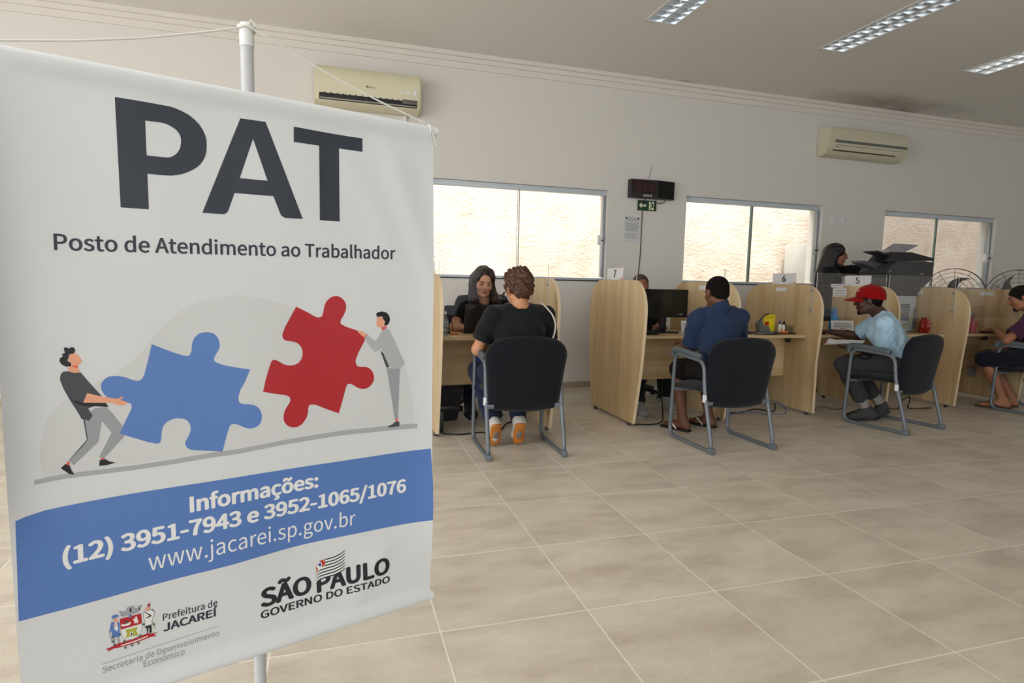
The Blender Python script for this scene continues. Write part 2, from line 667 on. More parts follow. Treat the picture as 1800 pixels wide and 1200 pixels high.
struct(MB().box((XR + 0.1, (YF + YW) / 2, ZC / 2), (0.2, YW - YF, ZC)).build('wall_right', M_WALL, smooth=False))
mb = MB()
mb.box(((XL + XR) / 2, YF - 0.1, 3.34), (XR - XL, 0.2, ZC - 3.23))
for a, b in ((XL, -6.7), (-0.5, 0.7), (5.3, XR)):
    mb.box(((a + b) / 2, YF - 0.1, 1.615), (b - a, 0.2, 3.23))
struct(mb.build('wall_front', M_WALL, smooth=False))
# stepped plaster cornice
mb = MB()
mb.prism([(0, 0), (0, -0.150), (0.012, -0.150), (0.012, -0.092), (0.026, -0.088), (0.026, -0.046), (0.045, -0.040), (0.045, 0)],
         (XR, YW, ZC), (0, -1, 0), (0, 0, 1), XR - XL)
struct(mb.build('trim_1', M_CORNICE, smooth=False))
mb = MB()
mb.box(((XL + XR) / 2, YW - 0.006, 0.032), (XR - XL, 0.012, 0.064), 0.003)
struct(mb.build('baseboard_back', M_BASE, smooth=False))

for i, (a, b) in enumerate(WIN):
    w = MB().box(((a + b) / 2, YW + 0.075, WZ1 - 0.027), (b - a, 0.07, 0.054), 0.006).build('window_%d' % (i + 1), M_ALU)
    struct(w)
    MB().box(((a + b) / 2, YW + 0.075, WZ0 + 0.014), (b - a, 0.07, 0.028), 0.004).build('bottom_track', M_ALU, w)
    MB().box(((a + b) / 2, YW + 0.03, WZ0 - 0.004), (b - a, 0.07, 0.012)).build('sill_gasket', M_GASKET, w)
    MB().box((b - 0.017, YW + 0.075, (WZ0 + WZ1) / 2), (0.034, 0.06, WZ1 - WZ0 - 0.08), 0.004).build('jamb', M_ALUD, w)
    MB().box((a + 0.008, YW + 0.075, (WZ0 + WZ1) / 2), (0.016, 0.06, WZ1 - WZ0 - 0.08), 0.003).build('jamb', M_ALUD, w)
    xm = a + (b - a) * 0.485
    MB().box(((a + xm) / 2 + 0.03, YW + 0.09, (WZ0 + WZ1) / 2 - 0.01), (xm - a + 0.05, 0.006, WZ1 - WZ0 - 0.07)).build('glass_pane', M_GLASS, w, smooth=False)
    MB().box(((b + xm) / 2, YW + 0.06, (WZ0 + WZ1) / 2 - 0.01), (b - xm - 0.03, 0.006, WZ1 - WZ0 - 0.07)).build('glass_pane', M_GLASS, w, smooth=False)
    MB().box((xm + 0.012, YW + 0.06, (WZ0 + WZ1) / 2 - 0.01), (0.007, 0.008, WZ1 - WZ0 - 0.07)).build('meeting_seal', M_GASKET, w, smooth=False)
    mb = MB()
    mb.box((xm - 0.008, YW + 0.062, (WZ0 + WZ1) / 2 - 0.01), (0.03 if i else 0.006, 0.006, WZ1 - WZ0 - 0.07))
    mb.build('glass_edge', M_GLEDGE, w, smooth=False)
    lt = MB().box((b - 0.062, YW + 0.045, 1.655), (0.055, 0.03, 0.11), 0.006).build('latch', M_WHITEP, w)
    MB().lathe([(0.009, 0), (0.009, 0.03), (0.006, 0.033)], (b - 0.045, YW + 0.0, 1.652), 12, 'y').build('latch_knob', M_DKGREY, lt)

# alley behind the windows: rough-cast wall, pink wall end, paving
M_PLASTER = plaster_mat()
g = MB()
nx, nz = 150, 40
rs = np.random.RandomState(3)
for ix in range(nx + 1):
    for iz in range(nz + 1):
        x = -5.0 + 15.2 * ix / nx
        z = 4.2 * iz / nz
        y = 5.95 + 0.012 * math.sin(x * 3.1 + 1.7 * math.sin(z * 2.3)) + 0.010 * rs.rand()
        g.v.append((x, y, z))
for ix in range(nx):
    for iz in range(nz):
        k = ix * (nz + 1) + iz
        g.f.append((k, k + nz + 1, k + nz + 2, k + 1))
k = len(g.v)
g.box((2.6, 6.08, 2.1), (15.2, 0.2, 4.2))
struct(g.build('wall_alley', M_PLASTER))
struct(MB().box((12.05, 6.0, 2.2), (3.6, 0.5, 4.4)).build('wall_alley_end', mat('pink_exterior_paint', (238, 206, 196), 0.85, bump=(40, 0.05)), smooth=False))
struct(MB().box((2.6, 5.3, -0.05), (18, 1.6, 0.1)).build('alley_paving', mat('alley_concrete', (170, 164, 154), 0.9, var=(4, 0.15)), smooth=False))

# ------------------------------------------------------------------ ceiling lamps
M_REFL = mat('bright_aluminium_reflector', (232, 238, 244), 0.16, 1.0)
M_TUBE = mat('white_glass_tube', (236, 240, 244), 0.25)
lamp_lab = ['recessed louvre ceiling lamp nearest the banner', 'long recessed louvre ceiling lamp, middle of the three above the desks',
            'recessed louvre ceiling lamp cut off at the right edge of the photo']
for (x0, x1, ya, yb), lab in zip(LAMPS, lamp_lab):
    t = thing('ceiling_lamp', lab, 'lamp', ((x0 + x1) / 2, (ya + yb) / 2, ZC), 0, 'recessed ceiling lamps')
    xm = (x0 + x1) / 2
    mb = MB()
    for c, d in (((x0, (ya + yb) / 2), (0.018, yb - ya + 0.018)), ((x1, (ya + yb) / 2), (0.018, yb - ya + 0.018)),
                 ((xm, ya), (x1 - x0, 0.018)), ((xm, yb), (x1 - x0, 0.018))):
        mb.box((c[0], c[1], ZC - 0.002), (d[0], d[1], 0.006))
    mb.box((xm, (ya + yb) / 2, ZC + 0.105), (x1 - x0, yb - ya, 0.006))
    mb.build('frame', M_WHITEP, t, smooth=False)
    mb = MB()
    for s in (-1, 1):
        xc = xm + s * (x1 - x0) / 4
        hw = (x1 - x0) / 4 - 0.006
        for q in (-1, 1):
            prof = [(hw, 0.0), (hw * 0.93, 0.03), (hw * 0.72, 0.065), (hw * 0.35, 0.09), (0, 0.098)]
            for k in range(4):
                a, b = prof[k], prof[k + 1]
                mb.add([(xc + q * a[0], ya, ZC + a[1]), (xc + q * a[0], yb, ZC + a[1]), (xc + q * b[0], yb, ZC + b[1]), (xc + q * b[0], ya, ZC + b[1])], [(0, 1, 2, 3)])
    mb.build('reflector', M_REFL, t)
    n = 12
    mb = MB()
    for s in (-1, 1):
        xc = xm + s * (x1 - x0) / 4
        hw = (x1 - x0) / 4 - 0.008
        for k in range(n + 1):
            y = ya + 0.006 + (yb - ya - 0.012) * k / n
            mb.prism([(-0.014, 0.045), (0.014, 0.045), (0.003, 0.0), (-0.003, 0.0)], (xc - hw, y, ZC + 0.001), (0, 1, 0), (0, 0, 1), 2 * hw)
    mb.box((xm, (ya + yb) / 2, ZC + 0.02), (0.012, yb - ya, 0.045))
    mb.build('louvre', M_REFL, t, smooth=False)
    for s in (-1, 1):
        MB().tube([(xm + s * (x1 - x0) / 4, ya + 0.02, ZC + 0.072), (xm + s * (x1 - x0) / 4, yb - 0.02, ZC + 0.072)], 0.013, 12).build('tube', M_TUBE, t)

# ------------------------------------------------------------------ air conditioners
t = thing('air_conditioner', 'aged ivory wall air conditioner with open black outlet behind the banner cord', 'air conditioner', (-0.53, YW, 2.77))
x0, x1, z0, z1 = -1.02, -0.035, 2.775, 3.118
MB().prism([(0, 0), (0.10, 0.0), (0.165, 0.03), (0.175, 0.06)] + [(0.195, 0.15), (0.205, 0.24), (0.195, 0.31), (0.16, 0.343), (0, 0.343)],
           (x1, YW, z0), (0, -1, 0), (0, 0, 1), x1 - x0, 0.018).build('casing', M_ACW, t)
MB().box((-0.53, YW - 0.172, z0 + 0.075), (0.90, 0.022, 0.075), 0.004).build('outlet', M_BLACK, t)
for k in range(15):
    MB().box((-0.93 + 0.056 * k, YW - 0.186, z0 + 0.078), (0.006, 0.012, 0.05), rot=Matrix.Rotation(0.5, 3, 'Z')).build('vane', M_DKGREY, t, smooth=False)
MB().box((-0.53, YW - 0.188, z0 + 0.047), (0.88, 0.02, 0.010), 0.003).build('flap', mat('grey_flap', (150, 146, 132), 0.5), t)
MB().box((-0.15, YW - 0.196, z0 + 0.085), (0.14, 0.006, 0.04), 0.002).build('receiver_window', mat('brown_tinted_window', (96, 90, 82), 0.3), t)
mb = MB()
flat_text(mb, 'Midea', (-0.50, YW - 0.2062, z0 + 0.172), (1, 0, 0), (0, 0, 1), 0.016, F_SANS)
mb.lathe([(0.011, -0.0003), (0.011, 0.0)], (-0.548, YW - 0.2062, z0 + 0.182), 16, 'y')
mb.build('logo', M_PAPERG, t, smooth=False)
for xx, zz, w_, h_ in ((-0.225, 0.165, 0.03, 0.012), (-0.165, 0.165, 0.045, 0.018), (-0.10, 0.17, 0.028, 0.045)):
    MB().box((xx, YW - 0.2035, z0 + zz), (w_, 0.002, h_)).build('sticker', M_PAPER, t, smooth=False)
tag(MB().box((-0.175, YW - 0.012, 2.70), (0.03, 0.024, 0.15), 0.004).build('cable_duct', M_WHITEP, smooth=False), 'short white cable duct below the air conditioner over the banner', 'cable duct')

t = thing('air_conditioner', 'ivory wall air conditioner with grey stripe near the ceiling on the right', 'air conditioner', (5.47, YW, 2.80))
x0, x1, z0, z1 = 4.86, 6.09, 2.79, 3.115
MB().prism([(0, 0), (0.09, 0.0), (0.15, 0.03), (0.195, 0.085), (0.21, 0.14), (0.21, 0.30), (0.195, 0.325), (0, 0.325)],
           (x1, YW, z0), (0, -1, 0), (0, 0, 1), x1 - x0, 0.012).build('casing', M_ACW2, t)
MB().box((5.50, YW - 0.208, z0 + 0.155), (1.13, 0.008, 0.034), 0.002).build('stripe', mat('grey_stripe', (104, 106, 100), 0.35), t)
mb = MB()
for k in range(4):
    mb.box((4.99 + 0.27 * k + 0.1, YW - 0.203, z0 + 0.112), (0.24, 0.006, 0.006), 0.001)
mb.build('slot', M_GREYP, t, smooth=False)
MB().box((5.43, YW - 0.155, z0 + 0.048), (0.98, 0.05, 0.012), 0.003, rot=Matrix.Rotation(-0.7, 3, 'X')).build('outlet', M_DKGREY, t)
MB().box((5.43, YW - 0.13, z0 + 0.026), (0.94, 0.05, 0.008), 0.002, rot=Matrix.Rotation(-0.45, 3, 'X')).build('flap', mat('ivory_flap', (196, 188, 152), 0.45), t)
MB().box((4.98, YW - 0.197, z0 + 0.095), (0.05, 0.004, 0.012), 0.001).build('badge', M_PAPERG, t)
MB().box((5.30, YW - 0.03, z1 + 0.014), (0.09, 0.05, 0.035), 0.004).build('pipe_cover', M_WHITEP, t)

# ------------------------------------------------------------------ things on the window wall
t = thing('queue_display', 'black queue number display with two angled panels and the word SENHA', 'display', (2.58, YW, 2.14))
x0, xm, x1, z0, z1 = 2.304, 2.632, 2.862, 2.135, 2.335
yf = YW - 0.085
MB().prism([(x0, 0.0), (x0, 0.075), (xm, 0.095), (x1, 0.06), (x1, 0.0)], (0, YW, z0), (1, 0, 0), (0, -1, 0), -(z1 - z0)).build('case', M_BLACK, t, smooth=False)
dx, dy = xm - x0 - 0.03, 0.02
mb = MB()
mb.add([(x0 + 0.015, YW - 0.0765, z0 + 0.05), (xm - 0.02, YW - 0.0945, z0 + 0.05), (xm - 0.02, YW - 0.0945, z1 - 0.015), (x0 + 0.015, YW - 0.0765, z1 - 0.015)], [(0, 1, 2, 3)])
mb.build('screen', mat('dark_red_screen', (34, 10, 14), 0.18), t, smooth=False)
mb = MB()
flat_text(mb, '888', ((x0 + xm) / 2, YW - 0.0872, z0 + 0.068), Vector((xm - x0, -0.02, 0)), (0, 0, 1), 0.095, F_INTER, 0.22)
mb.build('digits', mat('unlit_red_segments', (58, 14, 18), 0.3), t, smooth=False)
mb = MB()
flat_text(mb, 'SENHA', (x0 + 0.205, YW - 0.0895, z0 + 0.014), Vector((xm - x0, -0.02, 0)), (0, 0, 1), 0.024, F_INTER, 0.11, bold=0.02)
mb.build('lettering', M_PAPER, t, smooth=False)
MB().add([(xm + 0.005, YW - 0.0955, z0 + 0.01), (x1 - 0.01, YW - 0.0625, z0 + 0.01), (x1 - 0.01, YW - 0.0625, z1 - 0.01), (xm + 0.005, YW - 0.0955, z1 - 0.01)], [(0, 1, 2, 3)]).build('side_panel', M_GLOSS, t, smooth=False)
MB().tube([(2.535, YW - 0.04, z1), (2.572, YW - 0.05, 2.51)], 0.0022, 6).build('antenna', M_CABLE, t)
tag(MB().tube(spline([(2.50, YW - 0.06, 2.14), (2.495, YW - 0.012, 2.05), (2.492, YW - 0.008, 1.8), (2.487, YW - 0.01, 1.45), (2.470, YW - 0.008, 1.2), (2.468, YW - 0.01, 0.6), (2.47, YW - 0.02, 0.02)]), 0.0042, 8).build('power_cable', M_CABLE),
    'thin black power cable running down the wall from the queue display', 'cable')
tag(MB().tube(spline([(2.64, YW - 0.05, 2.14), (2.66, YW - 0.02, 2.10), (2.72, YW - 0.03, 2.095), (2.76, YW - 0.03, 2.115), (2.74, YW - 0.05, 2.14)]), 0.004, 8).build('loose_cable', M_CABLE),
    'looped black cable hanging just under the right half of the queue display', 'cable')

M_SIGNG = mat('dark_green_sign', (14, 58, 42), 0.4)
M_LUMI = mat('pale_photoluminescent_film', (226, 226, 190), 0.5)
t = thing('exit_sign', 'small green exit sign with arrow and running figure under the display', 'sign', (2.546, YW, 2.0))
x0, x1, z0, z1 = 2.430, 2.664, 2.004, 2.119
MB().box(((x0 + x1) / 2, YW - 0.012, (z0 + z1) / 2), (x1 - x0, 0.006, z1 - z0)).build('plate', M_SIGNG, t, smooth=False)
mb = MB()
yy = YW - 0.0153
ar = [(0.015, 0.058), (0.048, 0.092), (0.048, 0.070), (0.105, 0.070), (0.105, 0.046), (0.048, 0.046), (0.048, 0.024)]
mb.add([(x0 + a, yy, z0 + b) for a, b in ar], [(0, 1, 2), (0, 2, 3, 4, 5), (0, 5, 6)])
mb.build('arrow', M_LUMI, t, smooth=False)
MB().add([(x0 + 0.14, yy, z0 + 0.012), (x0 + 0.205, yy, z0 + 0.012), (x0 + 0.205, yy, z0 + 0.102), (x0 + 0.14, yy, z0 + 0.102)], [(0, 1, 2, 3)]).build('doorway', M_LUMI, t, smooth=False)
mb = MB()
yy -= 0.0004
def stroke(mb, pts, w):
    for a, b in zip(pts[:-1], pts[1:]):
        d = Vector((b[0] - a[0], 0, b[1] - a[1])).normalized()
        nrm = Vector((-d.z, 0, d.x)) * w / 2
        A, B = Vector((x0 + a[0], yy, z0 + a[1])) - d * w * 0.3, Vector((x0 + b[0], yy, z0 + b[1])) + d * w * 0.3
        mb.add([A + nrm, A - nrm, B - nrm, B + nrm], [(0, 1, 2, 3)])
stroke(mb, [(0.178, 0.078), (0.188, 0.048)], 0.018)
stroke(mb, [(0.186, 0.048), (0.165, 0.038), (0.155, 0.018)], 0.010)
stroke(mb, [(0.188, 0.048), (0.205, 0.034), (0.222, 0.024)], 0.010)
stroke(mb, [(0.178, 0.075), (0.158, 0.066), (0.148, 0.054)], 0.007)
stroke(mb, [(0.182, 0.075), (0.200, 0.062), (0.214, 0.068)], 0.007)
mb.add([(x0 + 0.170 + 0.009 * math.cos(a * PI / 6), yy, z0 + 0.093 + 0.009 * math.sin(a * PI / 6)) for a in range(12)], [tuple(range(12))])
mb.build('running_figure', M_SIGNG, t, smooth=False)

t = thing('notice', 'white printed notice sheet taped to the wall under the exit sign', 'notice', (2.376, YW, 1.638))
x0, x1, z0, z1 = 2.272, 2.480, 1.638, 1.935
MB().box(((x0 + x1) / 2, YW - 0.002, (z0 + z1) / 2), (x1 - x0, 0.0015, z1 - z0)).build('sheet', mat('notice_paper', (206, 205, 204), 0.6), t, smooth=False)
mb = MB()
rnd = random.Random(5)
yy = YW - 0.0032
def line(mb, a, b, z, h, y=None):
    mb.add([(a, y or yy, z), (b, y or yy, z), (b, y or yy, z + h), (a, y or yy, z + h)], [(0, 1, 2, 3)])
for k in range(4):
    line(mb, x0 + 0.045, x1 - 0.055 + rnd.uniform(-.02, .02), z1 - 0.020 - 0.010 * k, 0.0035)
for k in range(11):
    line(mb, x0 + 0.02, x1 - 0.025 + rnd.uniform(-.01, .008), z1 - 0.075 - 0.009 * k, 0.003)
for k in range(6):
    line(mb, x0 + 0.02, x1 - 0.03 + rnd.uniform(-.03, .008), z1 - 0.195 - 0.010 * k, 0.0025)
mb.build('printed_lines', M_PAPERG, t, smooth=False)
for xx in (x0 + 0.030, x1 - 0.030):
    MB().add([(xx + 0.010 * math.cos(a * PI / 6), yy - 0.0003, z1 - 0.024 + 0.012 * math.sin(a * PI / 6)) for a in range(12)], [tuple(range(12))]).build('crest', M_INK, t, smooth=False)
for k, (xx, lab) in enumerate(((5.215, 'left one of two white blank socket plates on the wall right of the middle window'), (5.378, 'right one of two white blank socket plates on the wall right of the middle window'))):
    t = thing('socket_plate', lab, 'socket', (xx, YW, 2.0), 0, 'wall socket plates')
    MB().box((xx, YW - 0.006, 2.040), (0.128, 0.012, 0.08), 0.004).build('plate', M_WHITEP, t)
    MB().box((xx, YW - 0.0125, 2.040), (0.06, 0.003, 0.04), 0.001).build('blank_cover', mat('socket_cover', (206, 206, 204), 0.4), t)

# air conditioner condenser outside the second window
t = thing('condenser_unit', 'white outdoor condenser unit on the alley wall seen through the middle window', 'air conditioner', (6.06, 5.5, 1.15))
MB().box((6.06, 5.52, 1.50), (0.42, 0.62, 0.66), 0.012).build('casing', mat('white_enamel', (176, 174, 168), 0.5), t)
MB().box((6.02, 5.205, 1.68), (0.07, 0.006, 0.03)).build('rating_plate', mat('brass_plate', (120, 104, 60), 0.4), t, smooth=False)
MB().box((6.14, 5.207, 1.62), (0.05, 0.004, 0.12)).build('sticker', M_PAPER, t, smooth=False)
MB().box((6.04, 5.20, 1.50), (0.10, 0.02, 0.10), 0.004).build('valve_cover', M_WHITEP, t)
MB().tube(spline([(6.02, 5.19, 1.50), (6.03, 5.14, 1.42), (6.10, 5.12, 1.36), (6.20, 5.12, 1.38), (6.34, 5.14, 1.56)]), 0.008, 8).build('cable', M_CABLE, t)
MB().tube(spline([(6.02, 5.19, 1.50), (5.98, 5.15, 1.44), (5.94, 5.14, 1.34), (5.92, 5.16, 1.14)]), 0.008, 8).build('cable', M_CABLE, t)
for xx in (5.89, 5.87):
    MB().box((xx + 0.36, 5.52, 0.58), (0.03, 0.5, 1.18)).build('support', M_ALUD, t, smooth=False)

# ------------------------------------------------------------------ partition panels and desks
def smooth01(x):
    x = min(1.0, max(0.0, x))
    return x * x * (3 - 2 * x)

def panel_outline(dy=0.0, db=0.0):
    p = [(2.425, 0.03), (2.335, 0.50), (2.305, 0.80), (2.300, 0.95)]
    for k in range(1, 9):
        a = k / 8 * PI / 2
        p.append((2.300 + 0.215 * (1 - math.cos(a)), 0.95 + 0.252 * math.sin(a)))
    p += [(3.10, 1.202)]
    for k in range(1, 9):
        a = PI / 2 * (1 - k / 8)
        p.append((3.10 + 0.235 * math.cos(a), 0.95 + 0.252 * math.sin(a)))
    p += [(3.335, 0.80), (3.315, 0.50), (3.235, 0.03)]
    return [(y + db + (dy - db) * smooth01(z / 0.55), z) for y, z in p]

PANELS = [(-0.147, 0.0, 'maple partition panel just right of the banner edge, left side of the desk with the laptop'),
          (0.742, 0.0, 'maple partition panel on the right of the desk with the laptop, before the bare wall'),
          (1.473, 0.0, 'maple partition panel with the number 7 card on top'),
          (2.343, 0.0, 'maple partition panel right behind the person in the denim shirt'),
          (3.318, 0.13, 'maple partition panel with the number 6 card on top'),
          (4.166, 0.09, 'maple partition panel with the number 5 card behind the red cap'),
          (5.056, 0.09, 'maple partition panel behind the chair of the person in the red cap'),
          (5.950, 0.09, 'maple partition panel behind the head at the right edge of the photo')]
TH = 0.025
for i, (x, dy, lab) in enumerate(PANELS):
    t = thing('partition_panel', lab, 'partition', (x, 2.8, 0), 0, 'rounded maple partitions between the desks')
    out = panel_outline(dy, 0.03 if dy else 0.0)
    MB().prism(out, (x, 0, 0), (0, 1, 0), (0, 0, 1), TH).build('board', M_WOOD, t, smooth=True, angle=30)
    # edge banding strip all round
    n = len(out)
    mb = MB()
    cy, cz = 2.82 + dy, 0.6
    for k in range(n):
        a, b = out[k], out[(k + 1) % n]
        nrm = Vector((b[1] - a[1], -(b[0] - a[0]))).normalized()
        if nrm.dot(Vector(((a[0] + b[0]) / 2 - cy, (a[1] + b[1]) / 2 - cz))) < 0: nrm = -nrm
        e = nrm * 0.0015
        mb.add([(x - 0.0008, a[0] + e.x, a[1] + e.y), (x + TH + 0.0008, a[0] + e.x, a[1] + e.y), (x + TH + 0.0008, b[0] + e.x, b[1] + e.y), (x - 0.0008, b[0] + e.x, b[1] + e.y)], [(0, 1, 2, 3)])
    mb.build('edge_banding', M_EDGE, t, smooth=True, angle=30)
    for yy in (2.50, 3.16):
        MB().lathe([(0.016, 0), (0.016, 0.014), (0.011, 0.032)], (x + TH / 2, yy + (0.04 if dy else 0.0), 0), 14).build('foot', M_BLACK, t)
    if i in (3, 4, 6, 7):
        MB().box((x - 0.001, {3: 2.80, 4: 2.95, 6: 2.95, 7: 2.86}[i], 1.152), (0.002, 0.14, 0.036)).build('paper_label', M_PAPER, t, smooth=False)

def desk(xa, xb, lab, dy=0.0):
    t = thing('desk', lab, 'desk', ((xa + xb) / 2, 2.92 + dy, 0), 0, 'built-in maple desks')
    xa, xb = xa + TH + 0.002, xb - 0.002
    MB().box(((xa + xb) / 2, 2.92 + dy, 0.7225), (xb - xa, 0.66, 0.025), 0.003).build('worktop', M_WOODX, t)
    MB().box(((xa + xb) / 2, 2.86 + dy, 0.515), (xb - xa, 0.018, 0.39)).build('modesty_panel', M_WOODX, t, smooth=False)
    for s, xx in ((1, xa), (-1, xb)):
        MB().box((xx + s * 0.013, 2.80 + dy, 0.68), (0.024, 0.05, 0.06), 0.003).build('bracket', M_DKGREY, t)
    return t
desk(PANELS[0][0], PANELS[1][0], 'maple desk that carries the laptop and the water bottle')
desk(PANELS[2][0], PANELS[3][0], 'maple desk that carries the flat monitor, in front of the person in denim')
desk(PANELS[3][0], PANELS[4][0], 'maple desk that carries the hole punch and yellow pad, no one seated at it')
desk(PANELS[4][0], PANELS[5][0], 'maple desk that carries the blue bottle, in front of the person in the red cap')
desk(PANELS[5][0], PANELS[6][0], 'maple desk right of the red cap, hidden by the chair back, with a red bag', 0.02)
desk(PANELS[6][0], PANELS[7][0], 'maple desk that carries the pink tumbler, at the right edge of the photo', 0.03)

SCREENS = [(0, 1, 'clear acrylic shield in front of the clerk with the laptop'), (2, 3, 'clear acrylic shield over the desk with the flat monitor'),
           (3, 4, 'clear acrylic shield over the desk with the hole punch'), (4, 5, 'clear acrylic shield over the desk with the blue bottle'),
           (5, 6, 'clear acrylic shield between the number 5 card and the copier'), (6, 7, 'clear acrylic shield over the desk with the pink tumbler')]
for a, b, lab in SCREENS:
    xa, xb = PANELS[a][0] + TH + 0.004, PANELS[b][0] - 0.004
    dy = 0.03 if a >= 3 else 0
    t = thing('acrylic_shield', lab, 'screen', ((xa + xb) / 2, 2.51 + dy, 0.92), 0, 'clear acrylic shields on the desks')
    MB().box(((xa + xb) / 2, 2.51 + dy, 1.11), (xb - xa, 0.004, 0.40)).build('sheet', M_ACRYL, t, smooth=False)
    for xx in (xa + 0.001, xb - 0.001):
        MB().box((xx, 2.51 + dy, 1.11), (0.003, 0.0055, 0.40)).build('edge', M_ACEDGE, t, smooth=False)
    for xx in (xa, xb):
        for zz in (0.97, 1.15):
            MB().box((xx, 2.525 + dy, zz), (0.008, 0.028, 0.024), 0.002).build('clip', M_ALUD, t)

def number_card(i, digit, y0, y1, lab, dy=0.0):
    x = PANELS[i][0] + TH / 2
    t = thing('number_card', lab, 'sign', (x, (y0 + y1) / 2, 1.202), 0, 'number cards on the partitions')
    MB().box((x, (y0 + y1) / 2, 1.202 + 0.052), (0.003, y1 - y0, 0.104)).build('card', M_PAPER, t, smooth=False)
    mb = MB()
    if digit: flat_text(mb, digit, (x - 0.0022, (y0 + y1) / 2, 1.224), (0, -1, 0), (0, 0, 1), 0.064, F_INTER, bold=0.03)
    if digit: mb.build('number', M_INK, t, smooth=False)
    mb = MB()
    mb.add([(x - 0.002, y1 - 0.0, 1.304), (x - 0.002, y0, 1.304), (x - 0.002, y0, 1.3025), (x - 0.002, y1, 1.3025)], [(0, 1, 2, 3)])
    mb.add([(x - 0.002, y0 + 0.004, 1.208), (x - 0.002, y0 + 0.045, 1.208), (x - 0.002, y0 + 0.004, 1.236)], [(0, 1, 2)])
    mb.build('orange_print', mat('orange_print', (226, 140, 110), 0.7), t, smooth=False)
    for yy in (y0 + 0.06, y1 - 0.06):
        MB().box((x, yy, 1.208), (0.03, 0.012, 0.014), 0.002).build('clip', M_ACEDGE, t)
number_card(2, '7', 2.715, 3.015, 'white card with the black number 7 on the partition nearest the bare wall')
number_card(4, '6', 2.78, 3.09, 'white card with the black number 6 on a partition under the middle window')
number_card(5, '5', 2.725, 3.035, 'white card with the black number 5 above the red cap')
number_card(0, '', 2.60, 2.90, 'white number card half hidden by the banner edge, left of the clerk')

